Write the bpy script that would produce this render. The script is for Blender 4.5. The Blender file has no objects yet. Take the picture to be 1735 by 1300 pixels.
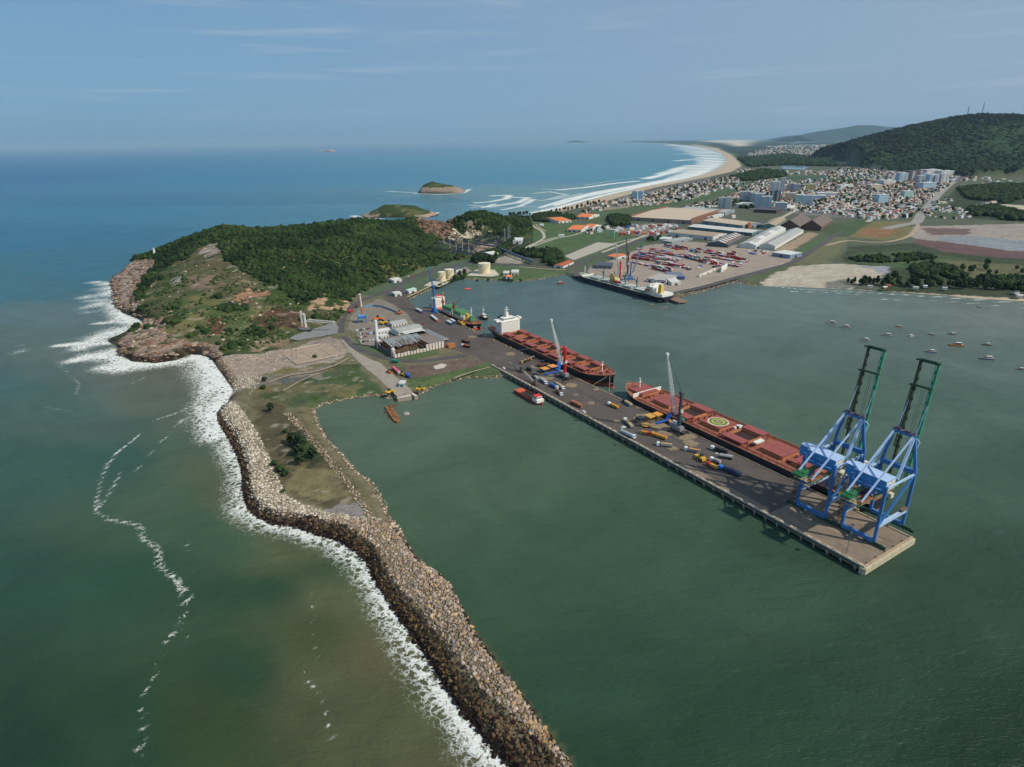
import bpy, bmesh, math, random
import numpy as np
from mathutils import Vector, Matrix
random.seed(7); rng = np.random.default_rng(11)
SC = bpy.context.scene; COL = SC.collection
R = math.radians
# ---------------------------------------------------------------- camera
FPX, CAMH, ROLL, PW, PH = 1060.0, 220.0, 0.0133, 1735.0, 1300.0
TH = math.atan((650-237.5)/FPX); sT, cT = math.sin(TH), math.cos(TH); cR, sR = math.cos(ROLL), math.sin(ROLL)
cd = bpy.data.cameras.new('camera'); cam = bpy.data.objects.new('camera', cd); COL.objects.link(cam)
cd.sensor_fit = 'HORIZONTAL'; cd.sensor_width = 36.0; cd.lens = 36.0*FPX/PW
cd.clip_start = 1.0; cd.clip_end = 400000.0
_f, _u = Vector((0, cT, -sT)), Vector((0, sT, cT)); _r = Vector((1, 0, 0))
# image x axis / y axis after the small roll of the drone's camera
_xa = _r*cR - _u*sR
_ya = _r*sR + _u*cR
m = Matrix((( _xa.x, _ya.x, -_f.x), (_xa.y, _ya.y, -_f.y), (_xa.z, _ya.z, -_f.z)))
cam.rotation_euler = m.to_euler(); cam.location = (0, 0, CAMH)
SC.camera = cam
# ---------------------------------------------------------------- light
SUN_AZ, SUN_EL = R(-24.0), R(43.5)      # direction towards the sun: angle from +X, height
SC.view_settings.view_transform = 'Standard'; SC.view_settings.look = 'None'
SC.view_settings.gamma = 1.0; SC.view_settings.exposure = EXPOSURE = -0.25
w = bpy.data.worlds.new('World'); SC.world = w; w.use_nodes = True
def build_world():
    nt = w.node_tree; N = nt.nodes; L = nt.links; N.clear()
    out = N.new('ShaderNodeOutputWorld'); bg = N.new('ShaderNodeBackground')
    sky = N.new('ShaderNodeTexSky'); sky.sky_type = 'NISHITA'; sky.sun_disc = False
    sky.sun_elevation = SUN_EL; sky.sun_rotation = math.pi/2 - SUN_AZ
    sky.altitude = 200; sky.air_density = 1.0; sky.dust_density = 1.6; sky.ozone_density = 2.5
    hs = N.new('ShaderNodeHueSaturation'); hs.inputs['Saturation'].default_value = 0.80
    L.new(sky.outputs[0], hs.inputs['Color'])
    tc = N.new('ShaderNodeTexCoord'); sep = N.new('ShaderNodeSeparateXYZ'); L.new(tc.outputs['Generated'], sep.inputs[0])
    # even out the bright horizon band of the model sky: the air that day was evenly hazy
    mr = N.new('ShaderNodeMapRange'); mr.inputs['From Min'].default_value = 0.0; mr.inputs['From Max'].default_value = 0.40
    mr.inputs['To Min'].default_value = 0.0; mr.inputs['To Max'].default_value = 1.0; mr.interpolation_type = 'SMOOTHSTEP'
    L.new(sep.outputs['Z'], mr.inputs['Value'])
    cr = N.new('ShaderNodeMix'); cr.data_type = 'RGBA'
    cr.inputs['A'].default_value = SKY_LO; cr.inputs['B'].default_value = SKY_HI
    L.new(mr.outputs[0], cr.inputs['Factor'])
    mx = N.new('ShaderNodeMix'); mx.data_type = 'RGBA'; mx.inputs['Factor'].default_value = 0.75
    L.new(hs.outputs[0], mx.inputs['A']); L.new(cr.outputs['Result'], mx.inputs['B'])
    # thin high cloud in long low streaks
    mp = N.new('ShaderNodeMapping'); mp.inputs['Scale'].default_value = (2.2, 2.2, 38.0); L.new(tc.outputs['Generated'], mp.inputs[0])
    no = N.new('ShaderNodeTexNoise'); no.inputs['Scale'].default_value = 1.6; no.inputs['Detail'].default_value = 5; no.inputs['Roughness'].default_value = .55
    no.inputs['Distortion'].default_value = .4
    L.new(mp.outputs[0], no.inputs['Vector'])
    rp = N.new('ShaderNodeValToRGB'); rp.color_ramp.elements[0].position = .54; rp.color_ramp.elements[1].position = .78
    L.new(no.outputs['Fac'], rp.inputs[0])
    no2 = N.new('ShaderNodeTexNoise'); no2.inputs['Scale'].default_value = 2.1; no2.inputs['Detail'].default_value = 3
    mp2 = N.new('ShaderNodeMapping'); mp2.inputs['Scale'].default_value = (1, 1, 3); L.new(tc.outputs['Generated'], mp2.inputs[0]); L.new(mp2.outputs[0], no2.inputs['Vector'])
    rp2 = N.new('ShaderNodeValToRGB'); rp2.color_ramp.elements[0].position = .35; rp2.color_ramp.elements[1].position = .7
    L.new(no2.outputs['Fac'], rp2.inputs[0])
    mu = N.new('ShaderNodeMath'); mu.operation = 'MULTIPLY'; L.new(rp.outputs[0], mu.inputs[0]); L.new(rp2.outputs[0], mu.inputs[1])
    mu2 = N.new('ShaderNodeMath'); mu2.operation = 'MULTIPLY'; mu2.inputs[1].default_value = .6; L.new(mu.outputs[0], mu2.inputs[0])
    # broad thin veil, thicker towards the land side
    vx = N.new('ShaderNodeMapRange'); vx.inputs['From Min'].default_value = -0.5; vx.inputs['From Max'].default_value = 0.75
    vx.inputs['To Min'].default_value = 0; vx.inputs['To Max'].default_value = .85; L.new(sep.outputs['X'], vx.inputs['Value'])
    veil = N.new('ShaderNodeMix'); veil.data_type = 'RGBA'; veil.inputs['B'].default_value = SKY_VEIL
    L.new(vx.outputs[0], veil.inputs['Factor']); L.new(mx.outputs['Result'], veil.inputs['A'])
    cl = N.new('ShaderNodeMix'); cl.data_type = 'RGBA'; cl.inputs['B'].default_value = SKY_CLOUD
    L.new(mu2.outputs[0], cl.inputs['Factor']); L.new(veil.outputs['Result'], cl.inputs['A'])
    L.new(cl.outputs['Result'], bg.inputs['Color']); bg.inputs['Strength'].default_value = 0.10
    L.new(bg.outputs[0], out.inputs['Surface'])
SKY_LO = (1.75, 4.3, 7.0, 1); SKY_HI = (1.9, 3.6, 6.2, 1); SKY_VEIL = (3.9, 5.1, 6.6, 1); SKY_CLOUD = (6.0, 6.8, 7.8, 1)
build_world()
sl = bpy.data.lights.new('sun', 'SUN'); sl.energy = 4.2; sl.angle = R(0.6); sl.color = (1.0, .93, .82)
so = bpy.data.objects.new('sun', sl); COL.objects.link(so); so.location = (300, -100, 500)
_sv = Vector((math.cos(SUN_EL)*math.cos(SUN_AZ), math.cos(SUN_EL)*math.sin(SUN_AZ), math.sin(SUN_EL)))
so.rotation_euler = (-_sv).to_track_quat('-Z', 'Y').to_euler()
# ---------------------------------------------------------------- helpers
def ray(px, py):
    a, b = px-867.5, py-650.0
    a, b = a*cR-b*sR, a*sR+b*cR
    u, v = a/FPX, b/FPX
    return (u, cT-v*sT, -sT-v*cT)
def A(px, py, z=0.0):
    "the real place on the level z that stands at this point of the photograph"
    d = ray(px, py); t = (CAMH-z)/(-d[2]); return (d[0]*t, d[1]*t)
def AY(px, py, Y):
    d = ray(px, py); t = Y/d[1]; return (d[0]*t, Y, CAMH+d[2]*t)
def lin(c):
    return tuple((x/255/12.92 if x/255 <= .04045 else ((x/255+.055)/1.055)**2.4) for x in c)
MATS = {}
def pmat(name, rgb, rough=.7, metal=0., var=.18, scale=.6, bump=0., rust=None, rusta=.0, spec=.4, streak=False):
    "a painted or plain surface with weathering noise"
    if name in MATS: return MATS[name]
    m = bpy.data.materials.new(name); m.use_nodes = True; MATS[name] = m
    nt = m.node_tree; N = nt.nodes; L = nt.links; b = N['Principled BSDF']
    b.inputs['Roughness'].default_value = rough; b.inputs['Metallic'].default_value = metal
    b.inputs['Specular IOR Level'].default_value = spec
    g = N.new('ShaderNodeNewGeometry')
    no = N.new('ShaderNodeTexNoise'); no.inputs['Scale'].default_value = scale; no.inputs['Detail'].default_value = 6; no.inputs['Roughness'].default_value = .65
    mp = N.new('ShaderNodeMapping'); mp.inputs['Scale'].default_value = (1, 1, .25 if streak else 1)
    L.new(g.outputs['Position'], mp.inputs[0]); L.new(mp.outputs[0], no.inputs['Vector'])
    c = lin(rgb)
    mx = N.new('ShaderNodeMix'); mx.data_type = 'RGBA'
    mx.inputs['A'].default_value = tuple(x*(1-var) for x in c)+(1,); mx.inputs['B'].default_value = tuple(min(1, x*(1+var)) for x in c)+(1,)
    mr = N.new('ShaderNodeMapRange'); mr.inputs['From Min'].default_value = .3; mr.inputs['From Max'].default_value = .7
    L.new(no.outputs['Fac'], mr.inputs['Value']); L.new(mr.outputs[0], mx.inputs['Factor'])
    o = mx.outputs['Result']
    if rust:
        n2 = N.new('ShaderNodeTexNoise'); n2.inputs['Scale'].default_value = scale*.7; n2.inputs['Detail'].default_value = 8; n2.inputs['Roughness'].default_value = .7
        L.new(mp.outputs[0], n2.inputs['Vector'])
        r2 = N.new('ShaderNodeMapRange'); r2.inputs['From Min'].default_value = .62-rusta*.3; r2.inputs['From Max'].default_value = .70-rusta*.2
        L.new(n2.outputs['Fac'], r2.inputs['Value'])
        m2 = N.new('ShaderNodeMix'); m2.data_type = 'RGBA'; m2.inputs['B'].default_value = lin(rust)+(1,)
        L.new(r2.outputs[0], m2.inputs['Factor']); L.new(o, m2.inputs['A']); o = m2.outputs['Result']
    L.new(o, b.inputs['Base Color'])
    if bump:
        bp = N.new('ShaderNodeBump'); bp.inputs['Strength'].default_value = bump; bp.inputs['Distance'].default_value = .3
        L.new(no.outputs['Fac'], bp.inputs['Height']); L.new(bp.outputs[0], b.inputs['Normal'])
    return m
def amat(name, rough=.95, k=1.0, scales=((.08, .25), (.5, .3), (2.5, .25)), bump=.5, spec=.15):
    "surface whose own colour is stored per vertex (soil, rock, leaves), broken up by noise"
    m = bpy.data.materials.new(name); m.use_nodes = True; nt = m.node_tree; N = nt.nodes; L = nt.links; b = N['Principled BSDF']
    b.inputs['Roughness'].default_value = rough; b.inputs['Specular IOR Level'].default_value = spec
    at = N.new('ShaderNodeAttribute'); at.attribute_name = 'col'; o = at.outputs['Color']
    g = N.new('ShaderNodeNewGeometry'); last = None
    for s, a in scales:
        no = N.new('ShaderNodeTexNoise'); no.inputs['Scale'].default_value = s; no.inputs['Detail'].default_value = 5; no.inputs['Roughness'].default_value = .6
        L.new(g.outputs['Position'], no.inputs['Vector'])
        mr = N.new('ShaderNodeMapRange'); mr.inputs['From Min'].default_value = .3; mr.inputs['From Max'].default_value = .7
        mr.inputs['To Min'].default_value = k*(1-a); mr.inputs['To Max'].default_value = k*(1+a); mr.clamp = True
        L.new(no.outputs['Fac'], mr.inputs['Value'])
        vm = N.new('ShaderNodeVectorMath'); vm.operation = 'SCALE'; L.new(o, vm.inputs[0]); L.new(mr.outputs[0], vm.inputs['Scale'])
        o = vm.outputs[0]; last = no; k = 1.0
    L.new(o, b.inputs['Base Color'])
    if bump:
        bp = N.new('ShaderNodeBump'); bp.inputs['Strength'].default_value = bump; bp.inputs['Distance'].default_value = .4
        L.new(last.outputs['Fac'], bp.inputs['Height']); L.new(bp.outputs[0], b.inputs['Normal'])
    return m
def tag(o, label=None, cat=None, group=None, kind=None):
    if label: o['label'] = label
    if cat: o['category'] = cat
    if group: o['group'] = group
    if kind: o['kind'] = kind
    return o
def empty(name, loc, rz=0., label=None, cat=None, group=None):
    o = bpy.data.objects.new(name, None); COL.objects.link(o); o.location = loc; o.rotation_euler = (0, 0, rz)
    o.empty_display_size = 1; return tag(o, label, cat, group)
def npmesh(name, V, Fc, mat, parent=None, col=None, smooth=False, attrs=None):
    me = bpy.data.meshes.new(name); V = np.asarray(V, np.float32); Fc = np.asarray(Fc, np.int32); k = Fc.shape[1]
    me.vertices.add(len(V)); me.vertices.foreach_set('co', V.ravel())
    me.loops.add(Fc.size); me.loops.foreach_set('vertex_index', Fc.ravel())
    me.polygons.add(len(Fc)); me.polygons.foreach_set('loop_start', np.arange(0, Fc.size, k, dtype=np.int32))
    me.polygons.foreach_set('loop_total', np.full(len(Fc), k, np.int32))
    if smooth: me.polygons.foreach_set('use_smooth', np.ones(len(Fc), bool))
    me.update(calc_edges=True)
    if col is not None:
        a = me.color_attributes.new('col', 'FLOAT_COLOR', 'POINT'); c = np.ones((len(V), 4), np.float32); c[:, :3] = col; a.data.foreach_set('color', c.ravel())
    for kx, vv in (attrs or {}).items():
        a = me.attributes.new(kx, 'FLOAT', 'POINT'); a.data.foreach_set('value', np.asarray(vv, np.float32))
    me.materials.append(mat); o = bpy.data.objects.new(name, me); COL.objects.link(o)
    if parent: o.parent = parent
    return o
class MB:
    "collects shapes, then links them as ONE mesh object"
    def __init__(s): s.v = []; s.f = []; s.m = []; s.mi = 0
    def add(s, vs, fs):
        b = len(s.v); s.v += [tuple(p) for p in vs]; s.f += [tuple(b+i for i in f) for f in fs]; s.m += [s.mi]*len(fs); return s
    def box(s, c, d, rz=0., tx=1., ty=1.):
        "c = centre of the bottom; tx, ty = taper at the top"
        x, y, z = c; a, b, h = d[0]/2, d[1]/2, d[2]; ca, sa = math.cos(rz), math.sin(rz); vs = []
        for k, (zx, kx, ky) in enumerate(((0, 1, 1), (h, tx, ty))):
            for px, py in ((-a, -b), (a, -b), (a, b), (-a, b)):
                px, py = px*kx, py*ky; vs.append((x+px*ca-py*sa, y+px*sa+py*ca, z+zx))
        return s.add(vs, [(3, 2, 1, 0), (4, 5, 6, 7), (0, 1, 5, 4), (1, 2, 6, 5), (2, 3, 7, 6), (3, 0, 4, 7)])
    def prism(s, poly, z0, z1, top=None):
        n = len(poly); top = top or poly
        vs = [(p[0], p[1], z0) for p in poly]+[(p[0], p[1], z1) for p in top]
        return s.add(vs, [tuple(range(n-1, -1, -1)), tuple(range(n, 2*n))]+[(i, (i+1) % n, n+(i+1) % n, n+i) for i in range(n)])
    def beam(s, p, q, w, h=None, w2=None, h2=None):
        h = h or w; w2 = w2 or w; h2 = h2 or h
        p, q = Vector(p), Vector(q); d = (q-p)
        if d.length < 1e-6: return s
        d.normalize(); up = Vector((0, 0, 1)) if abs(d.z) < .95 else Vector((0, 1, 0)); sx = d.cross(up).normalized(); sz = sx.cross(d)
        vs = []
        for e, ww, hh in ((p, w, h), (q, w2, h2)):
            for a, b in ((-1, -1), (1, -1), (1, 1), (-1, 1)): vs.append(e+sx*a*ww/2+sz*b*hh/2)
        return s.add(vs, [(3, 2, 1, 0), (4, 5, 6, 7), (0, 1, 5, 4), (1, 2, 6, 5), (2, 3, 7, 6), (3, 0, 4, 7)])
    def tube(s, p, q, r, r2=None, n=8):
        r2 = r if r2 is None else r2; p, q = Vector(p), Vector(q); d = (q-p).normalized()
        up = Vector((0, 0, 1)) if abs(d.z) < .95 else Vector((0, 1, 0)); sx = d.cross(up).normalized(); sz = sx.cross(d); vs = []
        for e, rr in ((p, r), (q, r2)):
            for i in range(n): a = 2*math.pi*i/n; vs.append(e+sx*math.cos(a)*rr+sz*math.sin(a)*rr)
        return s.add(vs, [tuple(range(n-1, -1, -1)), tuple(range(n, 2*n))]+[(i, (i+1) % n, n+(i+1) % n, n+i) for i in range(n)])
    def lathe(s, c, prof, n=16):
        vs = []; k = len(prof)
        for r, z in prof:
            for i in range(n): a = 2*math.pi*i/n; vs.append((c[0]+r*math.cos(a), c[1]+r*math.sin(a), c[2]+z))
        fs = [tuple(range(n-1, -1, -1)), tuple(range((k-1)*n, k*n))]
        for j in range(k-1):
            for i in range(n): fs.append((j*n+i, j*n+(i+1) % n, (j+1)*n+(i+1) % n, (j+1)*n+i))
        return s.add(vs, fs)
    def gable(s, c, L_, W, h0, h1, rz=0., over=.0):
        "roof ridge along local x; eaves at h0, ridge h1"
        x, y, z = c; ca, sa = math.cos(rz), math.sin(rz); a, b = L_/2+over, W/2+over; vs = []
        for px, py, pz in ((-a, -b, h0), (a, -b, h0), (a, b, h0), (-a, b, h0), (-a, 0, h1), (a, 0, h1)):
            vs.append((x+px*ca-py*sa, y+px*sa+py*ca, z+pz))
        return s.add(vs, [(0, 1, 5, 4), (2, 3, 4, 5), (0, 4, 3), (1, 2, 5), (3, 2, 1, 0)])
    def lattice(s, p, q, w0, w1, r, bays, tri=False, brace=None):
        "open four-chord truss between two points"
        p, q = Vector(p), Vector(q); d = (q-p).normalized(); up = Vector((0, 0, 1)) if abs(d.z) < .95 else Vector((0, 1, 0))
        sx = d.cross(up).normalized(); sz = sx.cross(d); rings = []; br = brace or r*.6
        for i in range(bays+1):
            t = i/bays; c = p.lerp(q, t); ww = w0+(w1-w0)*t; rings.append([c+sx*a*ww/2+sz*b*ww/2 for a, b in ((-1, -1), (1, -1), (1, 1), (-1, 1))])
        for i in range(bays):
            for k in range(4):
                s.beam(rings[i][k], rings[i+1][k], r); s.beam(rings[i][k], rings[i+1][(k+1) % 4], br)
                s.beam(rings[i][k], rings[i][(k+1) % 4], br)
        for k in range(4): s.beam(rings[-1][k], rings[-1][(k+1) % 4], br)
        return s
    def build(s, name, mat, parent=None, loc=None, smooth=False):
        me = bpy.data.meshes.new(name); me.from_pydata(s.v, [], s.f); me.update()
        ms = mat if isinstance(mat, (list, tuple)) else [mat]
        for mm in ms: me.materials.append(mm)
        if len(ms) > 1: me.polygons.foreach_set('material_index', s.m)
        if smooth: me.polygons.foreach_set('use_smooth', [True]*len(me.polygons))
        o = bpy.data.objects.new(name, me); COL.objects.link(o)
        if parent: o.parent = parent
        if loc: o.location = loc
        return o
def copy_tree(o, parent=None):
    c = o.copy(); COL.objects.link(c); c.parent = parent
    for ch in [x for x in SRC_CH.get(o.name, [])]: copy_tree(ch, c)
    return c
SRC_CH = {}
def reg(o):
    "remember children for copying"
    for ch in o.children:
        SRC_CH.setdefault(o.name, []).append(ch); reg(ch)
    return o
# ---- numpy noise and geometry
_perm = rng.permutation(4096); _gr = rng.random(4096)
def vnoise(x, y):
    xi = np.floor(x).astype(np.int64); yi = np.floor(y).astype(np.int64); xf = x-xi; yf = y-yi
    u = xf*xf*(3-2*xf); v = yf*yf*(3-2*yf)
    h = lambda a, b: _gr[(_perm[(a % 4096)]+b) % 4096]
    return (h(xi, yi)*(1-u)+h(xi+1, yi)*u)*(1-v)+(h(xi, yi+1)*(1-u)+h(xi+1, yi+1)*u)*v
def fbm(x, y, s, o=4):
    r_ = 0; a = .5; t = 0
    for i in range(o): r_ = r_+a*vnoise(x/s+17.3*i, y/s+9.1*i); t += a; a *= .5; s *= .5
    return r_/t
def inside(poly, X, Y):
    c = np.zeros(X.shape, bool); n = len(poly); P = np.asarray(poly, float)
    bx = (X >= P[:, 0].min()) & (X <= P[:, 0].max()) & (Y >= P[:, 1].min()) & (Y <= P[:, 1].max())
    x, y = X[bx], Y[bx]; r_ = np.zeros(x.shape, bool)
    for i in range(n):
        x1, y1 = P[i]; x2, y2 = P[(i+1) % n]
        if y1 == y2: continue
        r_ ^= ((y1 > y) != (y2 > y)) & (x < (x2-x1)*(y-y1)/(y2-y1)+x1)
    c[bx] = r_; return c
def segdist(line, X, Y, closed=False, vals=None, maxd=1e9):
    "distance to a polyline, and the value interpolated along it"
    P = np.asarray(line, float); n = len(P); D = np.full(X.shape, maxd); Vv = np.zeros(X.shape)
    for i in range(n if closed else n-1):
        a = P[i]; b = P[(i+1) % n]; d = b-a; l2 = d@d+1e-9
        if maxd < 1e8:
            mk = (X > min(a[0], b[0])-maxd) & (X < max(a[0], b[0])+maxd) & (Y > min(a[1], b[1])-maxd) & (Y < max(a[1], b[1])+maxd)
            if not mk.any(): continue
        else: mk = slice(None)
        x, y = X[mk], Y[mk]; t = np.clip(((x-a[0])*d[0]+(y-a[1])*d[1])/l2, 0, 1)
        q = np.hypot(x-a[0]-t*d[0], y-a[1]-t*d[1]); o = q < D[mk]
        DD = D[mk]; DD[o] = q[o]; D[mk] = DD
        if vals is not None:
            VV = Vv[mk]; VV[o] = (vals[i]*(1-t)+vals[(i+1) % n]*t)[o]; Vv[mk] = VV
    return (D, Vv) if vals is not None else D
def W(pts, z=0.0): return [A(x, y, z) for x, y in pts]
# ---------------------------------------------------------------- the coast (px of the photograph, turned into places)
# x, y, steepness of the bank behind the waterline
COAST = [(880,1325,.7),(846,1293,.7),(812,1248,.7),(770,1200,.7),(742,1155,.7),(708,1099,.7),(673,1047,.7),(638,999,.7),(621,957,.7),(600,938,.7),(569,916,.7),(538,908,.7),
(500,893,.7),(458,889,.7),(430,876,.7),(415,858,.7),(410,830,.7),(409,799,.6),(398,765,.5),(383,738,.45),(366,712,.45),(362,700,.45),(384,682,.5),(393,664,.5),(383,648,.5),(368,628,.5),(358,612,.6),
(345,603,1.5),(325,601,2),(298,611,2.2),(262,616,2.2),(222,613,2.2),(203,600,2.2),(198,586,2),(180,579,2),(206,567,1.5),(236,556,1.5),(247,549,1.6),(232,540,1.8),(207,531,1.8),(193,516,1.5),(190,496,1.2),(186,481,1.2),
(192,470,1.2),(212,457,1.2)]
COAST_BACK = [(-790,1330,.8),(-700,1420,.8),(-560,1470,.8),(-430,1520,.8),(-300,1560,.7),(-190,1640,.6),(-70,1760,.5),(20,1900,.3)]  # behind the headland, in metres
COAST2 = [(905,361,.05),(925,358,.05),(950,351,.05),(985,341,.05),(1020,332,.05),(1060,323,.05),(1100,314,.05),(1150,305,.05),(1185,297,.05),(1210,288,.05),(1226,277,.05),(1228,268,.05),(1218,259,.05),(1196,251,.05),
(1165,246,.05),(1120,242.6,.05),(1060,240.3,.05),(1010,239.2,.05)]
COAST_FAR = [(9000,58000,.05),(60000,58000,.05),(60000,600,.05),(3000,560,.05)]
COAST3 = [(1900,524,.06),(1735,513,.06),(1660,509,.06),(1600,503,.06),(1540,499,.06),(1480,495,.06),(1420,492,.06),(1360,489,.06),(1310,487,.07),(1262,483,.3),(1248,478,.4),(1232,482,.45),(1205,490,.45),(1178,498,.45),(1158,503,.45),
(1150,505,1.5),(1118,512,3),(968,468,3),(955,466,.5),(938,469,.4),(915,474,.4),(880,477,.4),(850,476,.4),(812,474,.4),(778,474,.4),(762,479,.4),(745,486,.4),(727,493,.4),(708,501,.4),(692,509,.4),(690,513,.5),
(705,523,.7),(726,524,1),(742,532,3),(791,558,3),(845,583,3),(923,618,3),(880,642,3),(852,640,.5),(820,642,.4),(795,641,.4),(770,646,.4),(742,655,.4),(724,663,.4),(712,669,.6),(698,667,1),(706,674,2),(672,681,2),(664,677,.5),(650,673,.4),
(625,672,.4),(600,676,.4),(570,682,.4),(548,687,.4),(535,695,.4),(543,720,.45),(558,745,.45),(578,765,.45),(592,781,.45),(606,798,.45),(629,813,.45),(640,826,.45),(649,841,.45),(657,860,.5),(665,876,.5),(684,904,.5),
(694,924,.6),(710,948,.6),(743,969,.6),(763,990,.6),(786,1032,.6),(807,1074,.6),(846,1128,.6),(881,1170,.6),(915,1221,.6),(960,1281,.6),(990,1325,.6)]
def _c(L, z=0): return [A(x, y, z)+(s,) for x, y, s in L]
FARC = [(9000,58000),(60000,58000),(60000,600),(3000,560)]
coast = _c(COAST)+COAST_BACK+_c(COAST2)+COAST_FAR+_c(COAST3)
cxy = [(p[0], p[1]) for p in coast]; cs = np.array([p[2] for p in coast])
# ---------------------------------------------------------------- headland shape
HP = [(262,432,27),(300,405,50),(330,396,60),(380,381,72),(440,385,70),(500,387,68),(560,372,70),(620,369,69),(680,371,62),(725,372,58),(770,360,54),(825,358,50),(870,366,28),(893,392,6),(898,410,4),
 (215,462,8),(240,465,18),(232,495,12),(250,480,22),(225,520,8),(262,545,10),(300,450,42),(330,430,52),(350,470,38),(400,430,56),(400,470,40),(450,440,50),(500,450,45),(550,450,42),(600,430,46),(600,470,22),(650,440,35),(680,420,40),(700,440,24),
 (640,480,6),(600,498,6),(690,468,6),(720,455,6),(750,444,6),(785,436,5),(560,470,30),(540,500,20),(500,510,18),(580,520,6),(585,540,4),(540,545,7),(520,565,4),(470,585,4),(440,597,4),(470,540,13),(420,520,22),(420,560,12),(370,520,26),(370,570,12),
 (320,500,28),(320,560,11),(280,590,8),(240,585,8),(210,585,6),(330,592,7),(290,560,12),(400,590,5),(370,602,4),(300,605,7),(250,605,6),
 (745,425,5),(770,430,5),(800,420,4.5),(850,418,4.5),(885,412,4.5),(760,412,5),(800,406,6),(860,403,6),(712,400,34),(740,396,10),(770,396,16),(800,393,16),(840,388,20),(870,385,14),(735,385,40),(760,376,46),(800,372,44),(850,372,34)]
HPW = [(-760,1300,6),(-640,1380,25),(-560,1440,3),(-470,1430,30),(-430,1500,3),(-330,1500,15),(-300,1555,2),(-200,1590,20),(-190,1640,2),(-90,1700,10),(-60,1760,2),(30,1850,4),(20,1950,4),(-180,1530,28),(-350,1430,34),(-540,1350,36)]
hp = np.array([A(x, y, z)+(z-(7 if z > 34 else 2.5 if z > 18 else 0),) for x, y, z in HP]+HPW)  # the canopy stands above the soil
_hx = hp[:, :2]/200
def _tps(d): return np.where(d > 1e-9, d*d*np.log(d+1e-12), 0)
_K = _tps(np.hypot(_hx[:, None, 0]-_hx[None, :, 0], _hx[:, None, 1]-_hx[None, :, 1]))+np.eye(len(hp))*.002
_Pm = np.c_[np.ones(len(hp)), _hx]; _M = np.block([[_K, _Pm], [_Pm.T, np.zeros((3, 3))]])
_S = np.linalg.solve(_M, np.r_[hp[:, 2], 0, 0, 0])
def tps(X, Y):
    x, y = X/200, Y/200; z = _S[-3]+_S[-2]*x+_S[-1]*y
    for i in range(len(hp)): z = z+_S[i]*_tps(np.hypot(x-_hx[i, 0], y-_hx[i, 1]))
    return z
FOOT = W([(355,608),(400,600),(440,600),(475,590),(525,570),(562,555),(590,530),(603,500),(640,484),(690,469),(720,456),(750,446),(790,440),(830,428),(885,425),(903,410),(903,392),(893,375),(890,363)], 4)
HEAD = [(p[0], p[1]) for p in _c(COAST[25:])]+[(x, y) for x, y, _ in COAST_BACK]+FOOT[::-1]
# the wooded hill beyond the town
def hillpts():
    o = []
    for x, y, Y in [(1435,264,4700),(1470,250,5000),(1500,238,5200),(1540,226,5300),(1570,216,5400),(1600,205,5400),(1640,195,5400),(1665,193,5400),(1700,196,5400),(1735,199,5400),(1800,196,5400),(1900,205,5400)]: o.append(AY(x, y, Y))
    for x, y in [(1438,276),(1470,284),(1540,289),(1600,293),(1650,299),(1735,297),(1850,300)]: o.append(A(x, y, 4)+(4,))
    for x, y, z in [(1500,262,120),(1560,262,150),(1560,240,230),(1620,255,190),(1680,255,190),(1735,255,190),(1640,225,320),(1700,225,310),(1600,280,50),(1680,282,60),(1735,280,60)]: o.append(A(x, y, z)+(z,))
    o += [(2400,6800,4),(3200,7500,4),(4200,7800,4),(6000,7000,60),(7500,5400,100),(7500,4000,50),(6000,3400,4),(1900,5600,4)]
    return np.array(o)
H2 = hillpts()
def hill2(X, Y):
    z = np.zeros(X.shape); wsum = np.zeros(X.shape)
    for x, y, h in H2:
        ww = 1/((X-x)**2+(Y-y)**2+9000)**1.9; z += ww*h; wsum += ww
    return z/wsum
FOOT2 = [A(*p, 4) for p in [(1432,268),(1438,278),(1470,286),(1540,291),(1600,295),(1650,301),(1735,299),(1900,302)]]+[(7500,3400),(8200,5500),(7000,7800),(3500,7900),(2300,6700),(A(1432,268,4)[0]-60, A(1432,268,4)[1]+900)]
def axis(segs):
    v = []
    for a, b, st in segs: v += list(np.arange(a, b, st))
    return v
def geo(a, b, st, g):
    v = []; 
    while a < b: v.append(a); a += st; st *= g
    return v+[b]
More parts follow.
